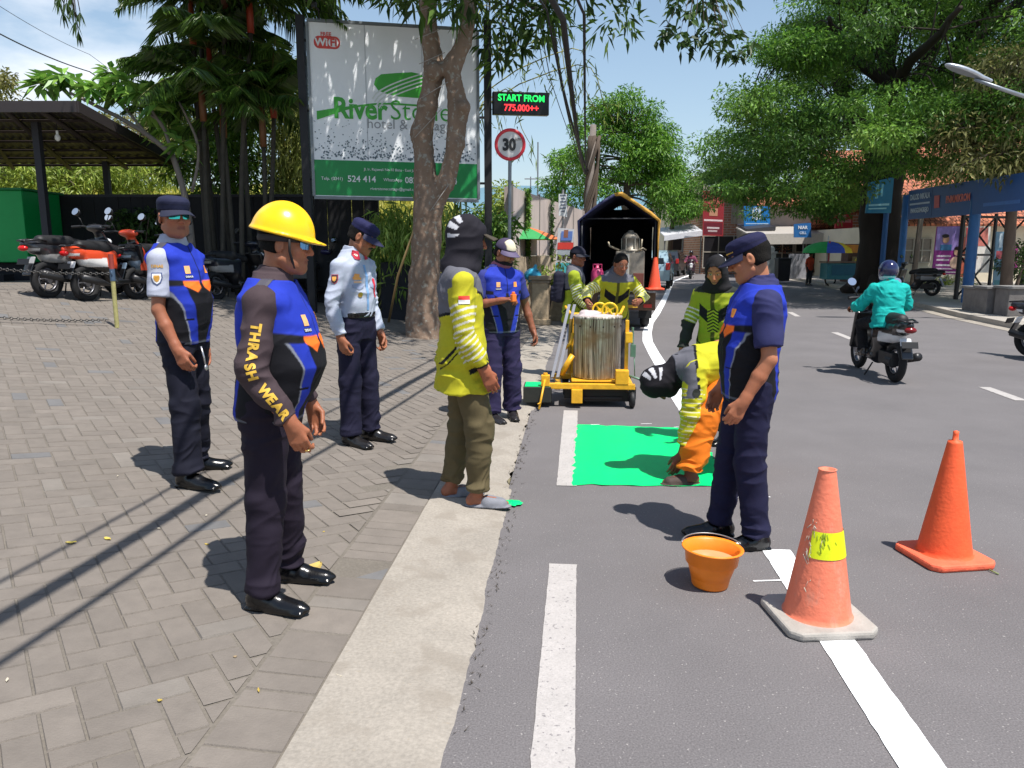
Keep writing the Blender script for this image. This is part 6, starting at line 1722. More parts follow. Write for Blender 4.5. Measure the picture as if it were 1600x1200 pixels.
# ================================================================== CONES, BUCKET
def make_cone(label, loc, hgt, basew, rz, tilt=0., col=(226, 80, 44), base=None, hole=True, tip=False, band=None, group='traffic cones'):
    r = empty('traffic_cone', loc, R(rz), label, 'traffic cone', group); r.rotation_euler[0] = R(tilt)
    mt = M('cone_rubber', C(*col), .62, 0, .16, 9, .25, 60)
    if band is not None:
        mt = M('worn_cone_rubber', C(*col), .7, 0, .10, 7, .35, 50)
        t = mt.node_tree; p = t.nodes['Principled BSDF']; src = p.inputs['Base Color'].links[0].from_socket
        co = [n for n in t.nodes if n.type == 'TEX_COORD'][0]
        n = t.nodes.new('ShaderNodeTexNoise'); n.inputs['Scale'].default_value = 9; n.inputs['Detail'].default_value = 8; n.inputs['Roughness'].default_value = .7
        mpn = t.nodes.new('ShaderNodeMapping'); mpn.inputs['Scale'].default_value = (1.4, 1.4, .55)
        t.links.new(co.outputs['Object'], mpn.inputs[0]); t.links.new(mpn.outputs[0], n.inputs['Vector'])
        mr_ = t.nodes.new('ShaderNodeMapRange'); mr_.inputs[1].default_value = .52; mr_.inputs[2].default_value = .68; mr_.inputs[4].default_value = .6
        x = t.nodes.new('ShaderNodeMixRGB'); x.inputs[2].default_value = (*C(196, 150, 130), 1)
        t.links.new(n.outputs[0], mr_.inputs[0]); t.links.new(mr_.outputs[0], x.inputs[0]); t.links.new(src, x.inputs[1]); t.links.new(x.outputs[0], p.inputs['Base Color'])
    mb = MB(); w2 = basew / 2; rb = basew * .36; rt = hgt * .052
    prof = [(rb + .02, .028), (rb, .040), (rb + (rt - rb) * .03, .04 + (hgt - .04) * .03), (rb + (rt - rb) * .5, .04 + (hgt - .04) * .5), (rb + (rt - rb) * .955, .04 + (hgt - .04) * .955), (rb + (rt - rb) * .975, .04 + (hgt - .04) * .975), (rt, hgt - .004)] + ([(rt * .45, hgt + .0), (rt * .4, hgt + .03), (rt * .42, hgt + .045), (0, hgt + .05)] if tip else [(rt + .0005, hgt + .001), (rt + .003, hgt + .004), (rt - .006, hgt + .004), (rt - .008, hgt - .12)])
    mb.lathe((0, 0, 0), prof, 40)
    cone = mb.build('cone', mt, r)
    pts = []
    ch = w2 * .22
    for sx_, sy in ((1, 1), (-1, 1), (-1, -1), (1, -1)):
        a, b2 = (sx_ * (w2 - ch), sy * w2), (sx_ * w2, sy * (w2 - ch))
        seq = [a, b2] if sx_ * sy < 0 else [b2, a]
        pts += seq
    bm_ = MB().prism([(x, y, .0) for x, y in pts], (0, 0, .036))
    bm_.build('base', M('cone_base', C(*(base or col)), .75, 0, .2, 10, .4, 40), r, .012)
    if band:
        z0, z1 = band; f_ = lambda z: rb + (rt - rb) * (z - .04) / (hgt - .04)
        rows = [[((f_(z) + .003) * math.cos(t), (f_(z) + .003) * math.sin(t), z) for t in np.linspace(R(-148), R(22), 26)] for z in np.linspace(z0, z1, 5)]
        b_ = MB().grid(rows).build('reflective_band', M('reflective_yellow', C(216, 226, 10), .45, 0, .12, 25), cone)
        rnd = random.Random(4); tm = MB()
        for k in range(26):
            t = rnd.gauss(-146, 9); z = rnd.uniform(z0 - .02, z1 + .04) if k < 20 else rnd.uniform(z0 - .13, z0); r0 = f_(z) + .005
            t2 = t + rnd.gauss(0, 6); z2 = z + rnd.gauss(0, .022)
            tm.tube([(r0 * math.cos(R(t)), r0 * math.sin(R(t)), z), ((f_(z2) + .008) * math.cos(R(t2)), (f_(z2) + .008) * math.sin(R(t2)), z2)], rnd.uniform(.001, .0022), 4)
        tm.build('torn_tape', M('torn_tape', C(176, 166, 150), .7, 0, .4, 40), cone)
        sm_ = MB()
        for k in range(16):
            t = rnd.gauss(-118, 16); z = rnd.uniform(z0 + .005, z1 - .02); t = max(-142, min(-60, t))
            sm_.tube([((f_(zz) + .005) * math.cos(R(t + dt)), (f_(zz) + .005) * math.sin(R(t + dt)), zz) for zz, dt in ((z, 0), (z + rnd.uniform(.012, .03), rnd.gauss(-3, 2)))], .0011, 4)
        sm_.build('paint_smear', M('green_smear', C(120, 150, 40), .7), cone)
    return r
c1 = gp(1276, 968)
make_cone('faded orange traffic cone with yellow reflective band on a dirty white base', c1, .66, .38, 4, 0, (228, 122, 92), (158, 153, 146), band=(.305, .415))
c2 = gp(1474, 872)
make_cone('bright orange traffic cone without a band, tip capped', c2, .62, .355, 8, 0, (240, 94, 48), (234, 104, 72), tip=True)
def bucket():
    q = gp(1113, 922)
    r = empty('bucket', q + Vector((0, .05, 0)), 0, 'orange plastic bucket with wire handle standing on the asphalt', 'bucket')
    r.rotation_euler = (R(-1), R(2), 0); r.scale = (1, 1, .87)
    pr = [(.0, .004), (.083, .004), (.088, .012), (.102, .105), (.108, .112), (.112, .128), (.124, .135), (.132, .205), (.146, .210), (.148, .217), (.142, .222), (.128, .212), (.122, .16), (.11, .11), (.085, .02), (0, .016)]
    MB().lathe((0, 0, 0), [(a * .96, b) for a, b in pr], 44).build('shell', M('bucket_plastic', C(248, 134, 32), .42, 0, .07, 20, .1, 40), r)
    pts = [(.141 * math.cos(t), .141 * math.sin(t) , .222 + .004 + .012 * abs(math.sin(t))) for t in np.linspace(R(12), R(168), 20)]
    MB().tube(pts, .0035, 6).build('handle', S((150, 150, 150), .4, .7), r)
    MB().cyl((0, 0, .150), (0, 0, .152), .114, n=36).build('grey_water', M('dirty_water', C(186, 150, 110), .12, 0, .12, 12), r)
bucket()
# twig, dry leaves, litter
def leaf_thing(name, px, py, L_, w_, colr, label, cat, rz, n=1, group=None, lift=.004):
    q = gp(px, py); mb = MB()
    for k in range(n):
        a = R(rz + k * 47 - 30 * (n > 1)); o = Vector((.02 * k * (-1) ** k, .012 * k, .006 * k))
        rows = []
        for j in range(7):
            t = j / 6; ww = w_ * math.sin(math.pi * min(max(t, .03), .97)) ** .8
            rows.append([o + Vector(((t - .5) * L_ * math.cos(a) - s_ * ww * math.sin(a), (t - .5) * L_ * math.sin(a) + s_ * ww * math.cos(a), lift + L_ * (.07 * abs(s_) + .12 * (t - .5) ** 2 + .024 * math.sin(9 * t + k)))) for s_ in (-1, -.4, 0, .4, 1)])
        mb.grid(rows, True, (0, 0, .0015))
    o = mb.build(name, M('dry_leaf', C(*colr), .8, 0, .3, 40, trans=.15)); o.location = q
    return tag(o, label, cat, group)
leaf_thing('dry_leaf', 474, 900, .17, .035, (196, 172, 96), 'large crumpled yellow dry leaf by the shoe of the man in yellow helmet', 'leaf', 15, 4)
for i, (px, py, a) in enumerate(((111, 849, 10), (168, 843, -30))):
    leaf_thing('dry_leaf', px, py, .05, .012, (206, 186, 90), 'small yellow fallen leaf on the cable shadow, %s one of the pair' % ('left' if i == 0 else 'right'), 'leaf', a)
for i in range(13):
    px, py = random.uniform(5, 620), random.uniform(690, 1150)
    leaf_thing('paving_scrap', px, py, random.uniform(.012, .03), random.uniform(.003, .007), random.choice(((210, 200, 180), (190, 165, 80), (160, 140, 110))), 'tiny pale leaf scrap lying on the paving blocks', 'litter', random.uniform(0, 180), 1, 'leaf scraps on the paving', .003)
q = gp(800, 786); mb = MB()
rows = []
for j in range(5):
    rows.append([(q.x + .065 * math.cos(2 * math.pi * k / 24) * (j / 4) * (1 + .3 * math.sin(3 * k)), q.y + .05 * math.sin(2 * math.pi * k / 24) * (j / 4) * (1 + .25 * math.cos(2 * k)), q.z + .017 - .016 * (j / 4) ** 2) for k in range(25)])
tag(MB().grid(rows).build('paint_blob', mat_green), 'glossy blob of green paint on the kerb by the sandals', 'paint')
a, b = gp(1002, 870), gp(1130, 860)
tag(MB().tube([gp(1545, 893) + Vector((0, 0, .01)), gp(1560, 899) + Vector((0, 0, .006))], .004, 5).build('twig', S((120, 130, 80), .8)), 'short twig sticking out from under the bright orange cone', 'twig')
# crack weeds along the kerb edge
wv, wf = [], []
for k in range(230):
    y = random.uniform(2.2, 9); x = float(kerb_out(y)) + random.gauss(0, .016) + (-.09 * random.random() if 4.8 < y < 7.3 else 0)
    n_ = 3 if not (4.9 < y < 7) else 5
    for _ in range(n_):
        a = random.uniform(0, 6.28); l_ = random.uniform(.008, .03); b = len(wv); z = .004
        wv += [(x - .002, y, z), (x + .002, y, z), (x + l_ * math.cos(a), y + l_ * math.sin(a), z + l_ * .35)]; wf.append((b, b + 1, b + 2))
tag(mesh_np('kerb_debris', np.array(wv), np.array(wf), S((58, 50, 38), .95)), 'dry roots and crumbs along the edge of the kerb', None, None, 'stuff')
if 'category' not in bpy.data.objects['kerb_debris']: bpy.data.objects['kerb_debris']['category'] = 'debris'

# ================================================================== PAINT MACHINE
def paint_machine():
    Y = 7.85; cx = at(933, 540, Y).x
    r = empty('paint_machine', (cx, Y, 0), R(-4), 'yellow framed road marking machine with paint streaked steel tank', 'road marking machine')
    yl = M('machine_yellow', C(226, 168, 36), .45, 0, .22, 14, .15, 40); bk = S((26, 26, 28), .6); st = S((150, 150, 150), .35, .7)
    tm = M('streaked_steel', C(150, 140, 128), .5, .15, .10, 5, .15, 30)
    t = tm.node_tree; p = t.nodes['Principled BSDF']; src = p.inputs['Base Color'].links[0].from_socket; co = [n for n in t.nodes if n.type == 'TEX_COORD'][0]
    for sc_, lo, hi, colr in (((64, 64, .9), .50, .53, (208, 202, 192)), ((110, 110, 1.3), .53, .56, (92, 80, 68)), ((90, 90, .8), .57, .59, (220, 214, 206)), ((36, 36, 1.6), .60, .64, (58, 48, 38)), ((3, 3, 7), .56, .70, (128, 104, 80)), ((5, 5, 3), .55, .70, (150, 120, 90))):
        mpn = t.nodes.new('ShaderNodeMapping'); mpn.inputs['Scale'].default_value = sc_; n = t.nodes.new('ShaderNodeTexNoise'); n.inputs['Scale'].default_value = 1; n.inputs['Detail'].default_value = 4
        t.links.new(co.outputs['Object'], mpn.inputs[0]); t.links.new(mpn.outputs[0], n.inputs['Vector'])
        mr_ = t.nodes.new('ShaderNodeMapRange'); mr_.inputs[1].default_value = lo; mr_.inputs[2].default_value = hi; mr_.inputs[4].default_value = .85
        x = t.nodes.new('ShaderNodeMixRGB'); x.inputs[2].default_value = (*C(*colr), 1)
        t.links.new(n.outputs[0], mr_.inputs[0]); t.links.new(mr_.outputs[0], x.inputs[0]); t.links.new(src, x.inputs[1]); src = x.outputs[0]
    t.links.new(src, p.inputs['Base Color'])
    MB().lathe((0, 0, 0), [(.0, .27), (.235, .27), (.242, .285), (.242, .872), (.252, .876), (.252, .896), (.238, .90), (.0, .905)], 48).build('tank', tm, r)
    rv = MB()
    for k in range(12):
        a = 2 * math.pi * k / 12 + .2; rv.ball((.243 * math.cos(a), .243 * math.sin(a), .80), .009, 8)
    rv.build('rivets', S((50, 46, 44), .5, .6), r)
    f = SDF((-.3, -.3, .86), (.3, .3, 1.06), .009)
    f.ell((0, 0, .895), (.22, .22, .03), None, 0).ell((-.06, .0, .915), (.09, .07, .035), None, .02).ell((-.13, -.05, .92), (.06, .05, .04), None, .02)
    V, F = f.mesh(); mesh_np('lid', V, F, S((190, 176, 176), .6, 0, .25, 25), r)
    for (wx, wy, wz, rr) in ((.115, -.10, .955, .075), (.02, .05, .95, .07)):
        hw = MB().torus((wx, wy, wz), (0, 1, .1), rr, .011, 24, 8)
        for k in range(4): hw.tube([(wx, wy, wz), (wx + rr * math.cos(k * 1.571 + .6), wy, wz + rr * math.sin(k * 1.571 + .6))], .008, 6)
        hw.cyl((wx, wy - .015, wz), (wx, wy + .05, wz), .016).cyl((wx, wy + .03, .88), (wx, wy + .03, wz), .012)
        hw.build('handwheel', S((238, 196, 30), .4), r)
    fr = MB()
    fr.box((-.06, -.30, .215), (.86, .06, .055)).box((-.06, .32, .215), (.80, .06, .055)).box((-.40, 0, .20), (.06, .6, .05)).box((.33, 0, .20), (.06, .6, .05)).box((0, 0, .255), (.52, .5, .02))
    fr.box((-.52, -.30, .27), (.085, .085, .11)).cyl((-.52, -.30, .32), (-.52, -.30, .345), .022)
    fr.box((-.205, -.33, .12), (.11, .07, .14)).box((.24, -.28, .31), (.13, .11, .14)).box((.285, -.2, .56), (.035, .05, .62)).box((.30, -.25, .70), (.07, .07, .10))
    fr.box((.2, .34, .5), (.04, .04, .75)).box((-.25, .34, .5), (.04, .04, .75)).cyl((-.27, .36, .88), (.25, .36, .88), .016).tube([(-.27, .36, .88), (-.33, .52, .95)], .016, 8).tube([(.25, .36, .88), (.30, .52, .95)], .016, 8)
    fr.build('frame', yl, r, .006)
    for sx_, sy in ((.345, -.30), (.345, .34), (-.32, .34)):
        MB().torus((sx_, sy, .085), (1, 0, 0), .058, .028, 22, 8).cyl((sx_ - .02, sy, .085), (sx_ + .02, sy, .085), .045).box((sx_, sy, .15), (.07, .03, .12)).build('caster_wheel', bk, r)
    ub = MB().box((-.02, -.05, .13), (.62, .40, .10)).box((.10, -.24, .10), (.44, .03, .09)).cyl((-.25, -.26, .09), (.25, -.26, .09), .018)
    ub.build('undercarriage', S((34, 31, 30), .7), r)
    tr = MB().box((-.60, -.20, .13), (.28, .30, .16)); tray = tr.build('paint_tray', S((40, 42, 38), .6, 0, .3, 20), r, .008)
    MB().box((-.60, -.20, .205), (.25, .27, .018)).build('green_paint', mat_green, tray)
    MB().tube([(-.525, -.34, .28), (-.575, -.52, .02)], .011, 8).tube([(-.585, -.56, .08), (-.56, -.50, .08)], .006, 6).build('pointer_rod', yl, r)
    ch = MB()
    for dx in (0, .055): ch.prism([(-.47 + dx, -.15, .28), (-.44 + dx, -.15, .28), (-.275 + dx, .1, 1.0), (-.305 + dx, .1, 1.0)], (0, .03, 0))
    ch.build('chute', S((168, 166, 172), .4, .5), r)
    MB().tube([(-.36, -.1, .30), (-.3, -.12, .42), (-.25, -.1, .50)], .03, 10).tube([(-.33, .02, .55), (-.27, -.08, .62), (-.25, -.05, .72)], .018, 8).build('pipe', yl, r)
    MB().cyl((.34, -.22, .62), (.34, -.22, .80), .012).box((.345, -.25, .57), (.05, .04, .12)).tube([(.36, -.22, .52), (.37, -.24, .30)], .006, 5).tube([(.3, -.3, .33), (.40, -.33, .30), (.44, -.33, .28)], .012, 6).build('valve', S((100, 130, 110), .5, .3, .3), r)
    MB().cyl((-.29, -.04, .30), (-.27, .0, .86), .02).cyl((-.30, .0, .5), (-.26, 0, .5), .04).build('burner_pipe', S((150, 120, 60), .5, .4, .3), r)
paint_machine()

# ================================================================== TRUCK AND CARGO
def truck():
    Y = 15.3; xl, xr = at(905, 480, Y).x, at(1022, 480, Y).x; cx = (xl + xr) / 2
    r = empty('truck', (cx, Y, 0), R(-9), 'small open backed truck with dark tarpaulin canopy and yellow trim', 'truck')
    hw = (xr - xl) / 2; L_ = 3.4
    dk = S((36, 36, 42), .7); wd = M('old_planks', C(86, 62, 48), .8, 0, .25, 12, .3, 30, stretch=(1, .2, 6))
    MB().box((0, L_ / 2, .78), (hw * 2, L_, .07)).build('bed_floor', wd, r)
    MB().box((0, L_ / 2, .62), (.7, L_ + 1.5, .16)).box((0, .0, .60), (1.3, .12, .14)).build('chassis', S((28, 28, 30), .7), r, .01)
    for sg in (-1, 1): MB().box((sg * (hw - .02), L_ / 2, 1.08), (.05, L_, .52)).build('side_board', M('truck_side', C(52, 58, 84), .6, 0, .2, 8), r, .01)
    # tarpaulin: outer and inner skin, gable cross-section along the bed
    def sec(o, y, sag=0):
        return [(-hw - o, y, 1.3), (-hw - o + .01, y, 1.75), (-hw + .0 - o, y, 2.08 + o), (-hw * .86, y, 2.20 + o - sag * .5), (-hw * .45, y, 2.43 + o - sag), (-hw * .12, y, 2.575 + o), (hw * .06, y, 2.59 + o), (hw * .40, y, 2.43 + o - sag), (hw * .82, y, 2.22 + o - sag * .5), (hw - .0 + o, y, 2.08 + o), (hw + o - .01, y, 1.75), (hw + o, y, 1.25)]
    ysec = np.linspace(-.04, L_, 9)
    tp = MB().grid([sec(.03, y, .05 * math.sin(3 * y) ** 2) for y in ysec], False).grid([sec(.0, y, .05 * math.sin(3 * y) ** 2) for y in ysec], False)
    tp.build('tarpaulin', M('tarp_dark', C(40, 44, 74), .75, 0, .2, 6, .4, 14), r)
    S_ = sec(.035, -.05)
    tr = MB().tube(S_[5:], [.03, .045, .032, .036, .028, .018, .014], 8); tr.build('yellow_trim', M('tarp_yellow', C(206, 154, 62), .8, 0, .3, 16, .5, 24), r)
    MB().tube(S_[:6], [.015, .015, .026, .022, .028, .03], 8).build('blue_trim', M('tarp_blue', C(56, 58, 98), .7, 0, .2, 16, .5, 24), r)
    MB().tube([(-hw, .0, 2.16), (hw, .0, 2.16)], .014, 6).tube([(-hw + .03, 0, .8), (-hw + .03, 0, 2.15)], .02, 6).tube([(hw - .03, 0, .8), (hw - .03, 0, 2.15)], .02, 6).build('canopy_frame', S((60, 60, 64), .5, .4), r)
    MB().box((0, L_ - .02, 1.65), (hw * 2 - .04, .03, 1.7)).build('front_board', S((22, 22, 26), .9), r)
    tb = MB().box((0, -.07, .56), (hw * 2 + .02, .04, .34)).build('tail_board', M('tailboard', C(96, 70, 50), .7, 0, .3, 10, .2, 30), r, .008)
    MB().box((.30, -.10, .57), (.22, .012, .26)).build('yellow_plate', S((214, 168, 50), .6), tb)
    MB().box((0, -.09, .775), (hw * 2 + .04, .06, .05)).build('bumper', S((206, 204, 200), .4, .3), r, .01)
    for sx_ in (-1, 1):
        MB().box((sx_ * (hw - .14), -.10, .48), (.16, .03, .07)).build('tail_light', S((190, 40, 30), .3), r, .006)
        for yy in (.75, 4.3):
            t = MB().torus((sx_ * (hw - .18), yy, .36), (1, 0, 0), .27, .10, 26, 10).build('wheel', S((26, 26, 27), .9, 0, .2, 30), r)
            MB().cyl((sx_ * (hw - .18) - .05, yy, .36), (sx_ * (hw - .18) + .05, yy, .36), .18).build('rim', S((120, 116, 110), .5, .4), t)
        MB().box((sx_ * (hw - .18), .22, .38), (.26, .02, .34)).build('mud_flap', S((30, 30, 30), .8), r)
    cab = MB()
    cab.prism([(-hw + .02, L_ + .1, .55), (-hw + .02, L_ + 1.5, .55), (-hw + .02, L_ + 1.5, 1.2), (-hw + .02, L_ + 1.25, 1.95), (-hw + .02, L_ + .1, 1.95)], (hw * 2 - .04, 0, 0))
    cb = cab.build('cab', S((226, 226, 224), .35), r, .05)
    for sg in (-1, 1): MB().box((sg * (hw - .018), L_ + .65, 1.55), (.012, .7, .5)).build('side_window', S((24, 28, 32), .1), cb)
    return r, cx, Y, hw
TRK, tcx, tY, thw = truck()
def on_truck(x, y, z): return TRK.matrix_basis @ Vector((x, y, z))
bpy.context.view_layer.update()
def boiler():
    r = empty('melting_boiler', on_truck(.24, .10, .815), R(-9), 'grimy steel paint melting boiler standing in the truck bed', 'boiler')
    gm = M('grimy_steel', C(138, 130, 118), .5, .3, .35, 9, .3, 25)
    MB().box((0, 0, .36), (.56, .5, .72)).build('housing', gm, r, .02)
    MB().box((-.08, -.27, .33), (.13, .03, .66)).build('panel', S((190, 186, 176), .5), r, .005)
    MB().box((.17, -.26, .16), (.2, .02, .28)).build('hatch', S((110, 60, 50), .7, 0, .3), r, .005)
    MB().lathe((0, 0, 0), [(.26, .72), (.27, .74), (.15, .76), (.15, .95), (.17, .96), (.17, .99), (.12, 1.06), (.06, 1.09), (.05, 1.12), (0, 1.13)], 18).build('chimney_cap', gm, r)
    c = MB()
    for k in range(6): a = k * 1.047; c.cyl((.17 * math.cos(a), .17 * math.sin(a), .75), (.17 * math.cos(a), .17 * math.sin(a), .97), .013, n=6)
    c.build('post', S((170, 164, 150), .5, .3), r)
    MB().tube([(-.22, -.2, .74), (-.40, -.25, .82), (-.43, -.25, .9)], .02, 8).tube([(.2, -.2, .72), (.22, -.2, .95)], .016, 8).tube([(.1, -.24, .70), (.24, -.26, .78), (.30, -.2, .74)], .016, 6).build('pipe', S((150, 140, 120), .5, .4, .3), r)
boiler()
r = empty('gas_cylinder', on_truck(-.40, .12, .815), 0, 'pink gas cylinder standing in the truck bed', 'gas cylinder')
MB().lathe((0, 0, 0), [(0, .0), (.10, .0), (.125, .03), (.125, .30), (.10, .37), (.03, .40), (.03, .44), (0, .44)], 20).build('shell', S((206, 70, 120), .4), r)
MB().torus((0, 0, .46), (0, 0, 1), .085, .012).cyl((.085, 0, .36), (.085, 0, .46), .012).cyl((-.085, 0, .36), (-.085, 0, .46), .012).cyl((0, .085, .36), (0, .085, .46), .012).build('collar', S((206, 70, 120), .4), r)
for k, (x, y, z, lb) in enumerate(((-.13, .14, .93, 'white plastic sack slumped in the truck bed next to the gas cylinder'), (-.12, .60, 1.02, 'pale grey sack heaped at the back of the truck bed behind the white sack'))):
    f = SDF((-.4, -.35, -.3), (.4, .35, .4), .016); f.ell((0, 0, 0), (.20, .17, .14), None, 0).ell((.07, .02, .06), (.12, .12, .10), None, .06).cone((.0, .02, .12), (.03, .03, .20), .05, .03, .04)
    V, F = f.mesh(); V = V + vnormals(V, F) * (.022 * vnoise(V * 14) + .012 * vnoise(V * 30))[:, None]
    o = mesh_np('sack', V, F, S(((226, 224, 224), (170, 172, 176))[k], .7)); o.location = on_truck(x, y, z); tag(o, lb, 'sack')
make_cone('small plain orange traffic cone on the back corner of the truck', on_truck(thw - .02, -.22, .80), .62, .34, 0, 0, (238, 84, 50), (238, 84, 50))
bpy.context.view_layer.update()
tr_l = MB().box((thw - .02, -.26, .785), (.36, .34, .02)).build('tail_shelf', S((60, 60, 62), .6, .3), TRK)

# ================================================================== FAR CARS
def car(label, loc, yaw, colr, h=1.55, wd=1.66, L_=3.9):
    r = empty('car', loc, R(yaw), label, 'car')
    hw = wd / 2
    prof = [(-L_ / 2, .35), (-L_ / 2 - .02, .75), (-L_ / 2 + .05, .98), (-L_ / 2 + .38, h - .08), (-L_ / 2 + .7, h), (.2, h), (.75, h - .12), (1.25, 1.0), (L_ / 2 - .1, .85), (L_ / 2, .6), (L_ / 2 - .05, .32)]
    n = len(prof); V = []
    for sx_, ins in ((-1, 1), (-1, 0), (1, 0), (1, 1)):
        for (y, z) in prof:
            k = .16 * max(0, (z - .95) / (h - .95)) if z > .95 else 0
            V.append((sx_ * (hw - k - .05 * ins), y, z))
    F = [(j * n + i, j * n + (i + 1) % n, (j + 1) * n + (i + 1) % n, (j + 1) * n + i) for j in range(3) for i in range(n)]
    F += [tuple(range(n)), tuple(range(3 * n, 4 * n))[::-1]]
    MB().add(V, F, False).build('body', M('car_paint', C(*colr), .3, .2, coat=.8), r, .05)
    gl = S((20, 26, 30), .08)
    MB().poly([(-hw + .26, -L_ / 2 + .065, 1.02), (hw - .26, -L_ / 2 + .065, 1.02), (hw - .32, -L_ / 2 + .355, h - .13), (-hw + .32, -L_ / 2 + .355, h - .13)]).build('rear_window', gl, r)
    MB().poly([(-hw + .26, 1.235, 1.04), (hw - .26, 1.235, 1.04), (hw - .32, .78, h - .13), (-hw + .32, .78, h - .13)]).build('windscreen', gl, r)
    for sg in (-1, 1):
        MB().poly([(sg * (hw + .006), -1.4, 1.02), (sg * (hw + .006), 1.0, 1.02), (sg * (hw - .125), .65, h - .12), (sg * (hw - .125), -1.2, h - .12)]).build('side_window', gl, r)
        MB().box((sg * (hw - .1), -L_ / 2 + .0, .92), (.18, .08, .28)).build('tail_light', S((190, 50, 50), .2), r, .02)
        for yy in (-1.2, 1.25):
            t = MB().torus((sg * (hw - .1), yy, .31), (1, 0, 0), .22, .09).build('wheel', S((22, 22, 22), .9), r)
            MB().cyl((sg * (hw - .1) - .07, yy, .31), (sg * (hw - .1) + .07, yy, .31), .16).build('rim', S((150, 150, 152), .4, .5), t)
    MB().box((0, -L_ / 2 - .03, .62), (.45, .02, .12)).build('number_plate', S((24, 24, 24), .5), r)
    return r
q = at(1033, 445, 31)
car('pale blue grey hatchback driving away beside the truck', (q.x, 33.0, 0), -14, (150, 178, 190))
q = at(1062, 430, 46); car('dark car far down the road beside the shops', (q.x - .1, 48.5, 0), -20, (44, 50, 58))
q = at(1083, 436, 42.5); fs_ = make_scooter('distant scooter on the road near the dark car', (q.x, 43.2, 0), 170, (60, 40, 50))
rider('distant rider in maroon jacket on the far scooter', (q.x, 43.2, 0), 170, (120, 60, 84), (40, 30, 36), h=.016, vis=False)
# ================================================================== VEGETATION
def leaf_mat(name, trans=.35, rough=.5, spec=.4): return M(name, (.1, .2, .05), rough, 0, .12, 3, attr=True, trans=trans, spec=spec)
mat_leaf = leaf_mat('leaf'); mat_leaf_gloss = leaf_mat('glossy_leaf', .25, .35, .5)
def nrm(a): return a / (np.linalg.norm(a, axis=1, keepdims=True) + 1e-9)
def leaves(P, D, L_, W, tones, droop=.25, roll=1.):
    """P bases (n,3), D directions (n,3), L length (n,), W width; returns V,F,K (4-vertex folded leaves of two faces)"""
    n = len(P); D = nrm(D); up = np.tile([0, 0, 1.], (n, 1)) + rng.normal(0, .45 * roll, (n, 3))
    S_ = nrm(np.cross(D, up)); N_ = np.cross(S_, D)
    L_ = np.broadcast_to(L_, n)[:, None]; W = np.broadcast_to(W, n)[:, None]
    tip = P + D * L_ - np.array([0, 0, 1.]) * L_ * droop
    mid = P + D * L_ * .45 - np.array([0, 0, 1.]) * L_ * droop * .18
    a, b = mid + S_ * W * .5 + N_ * W * .12, mid - S_ * W * .5 + N_ * W * .12
    V = np.stack([P, a, tip, b], 1).reshape(-1, 3)
    i = np.arange(n)[:, None] * 4
    F = np.concatenate([i + np.array([[0, 1, 2]]), i + np.array([[0, 2, 3]])])
    t = np.array(tones); k = rng.random((n, 1)); c = t[0] * (1 - k) + t[1] * k
    c = c * rng.normal(1, .16, (n, 1)).clip(.5, 1.6)
    return V, F, np.repeat(c, 4, 0)
class Leaves:
    def __init__(s): s.V = []; s.F = []; s.K = []; s.n = 0
    def add(s, V, F, K): s.V.append(V); s.F.append(F + s.n); s.K.append(K); s.n += len(V)
    def build(s, name, mat, parent=None):
        return mesh_np(name, np.concatenate(s.V), np.concatenate(s.F), mat, parent, np.concatenate(s.K), smooth=False)
def tones(a, b): return [np.array(C(*a)), np.array(C(*b))]
def cluster(lv, c, r, n, L_, W, tn, droop=.25, out=.7):
    """leafy spray: points in a flattened ball, leaves pointing outward"""
    c = np.array(c); r = np.array(r if hasattr(r, '__len__') else (r, r, r * .6))
    d = nrm(rng.normal(0, 1, (n, 3))); rad = rng.random((n, 1)) ** .45
    P = c + d * rad * r
    D = d * out + rng.normal(0, .55, (n, 3)) + np.array([0, 0, -.12])
    lv.add(*leaves(P, D, L_ * rng.uniform(.6, 1.25, n), W * rng.uniform(.7, 1.2, n), tn, droop))
def limb(mb, pts, r0, r1, n=8, wob=.06):
    pts = [Vector(p) for p in pts]; Q = []
    for i in range(len(pts) - 1):
        for k in range(4):
            t = k / 4; p0, p1, p2, p3 = pts[max(i - 1, 0)], pts[i], pts[i + 1], pts[min(i + 2, len(pts) - 1)]
            Q.append(.5 * ((2 * p1) + (p2 - p0) * t + (2 * p0 - 5 * p1 + 4 * p2 - p3) * t * t + (3 * p1 - p0 - 3 * p2 + p3) * t ** 3))
    Q.append(pts[-1]); m = len(Q)
    Q = [q + Vector((random.gauss(0, 1), random.gauss(0, 1), 0)) * wob * r0 * (0 < i < m - 1) for i, q in enumerate(Q)]
    mb.tube(Q, [r0 + (r1 - r0) * i / (m - 1) for i in range(m)], n)
    return Q
BARK = M('bark', C(92, 78, 68), .95, 0, .3, 5, .9, 12, stretch=(1, 1, .3)); BARK_D = M('dark_bark', C(44, 37, 32), .95, 0, .3, 4, .9, 10, stretch=(1, 1, .3))
BARK_T = M('mottled_bark', C(124, 104, 88), .92, 0, .28, 7, .8, 22, stretch=(1, 1, .45))
t = BARK_T.node_tree; p = t.nodes['Principled BSDF']; src = p.inputs['Base Color'].links[0].from_socket; co = [n for n in t.nodes if n.type == 'TEX_COORD'][0]
n = t.nodes.new('ShaderNodeTexNoise'); n.inputs['Scale'].default_value = 16; n.inputs['Detail'].default_value = 6
mr_ = t.nodes.new('ShaderNodeMapRange'); mr_.inputs[1].default_value = .56; mr_.inputs[2].default_value = .66; mr_.inputs[4].default_value = .7
x = t.nodes.new('ShaderNodeMixRGB'); x.inputs[2].default_value = (*C(150, 150, 140), 1)
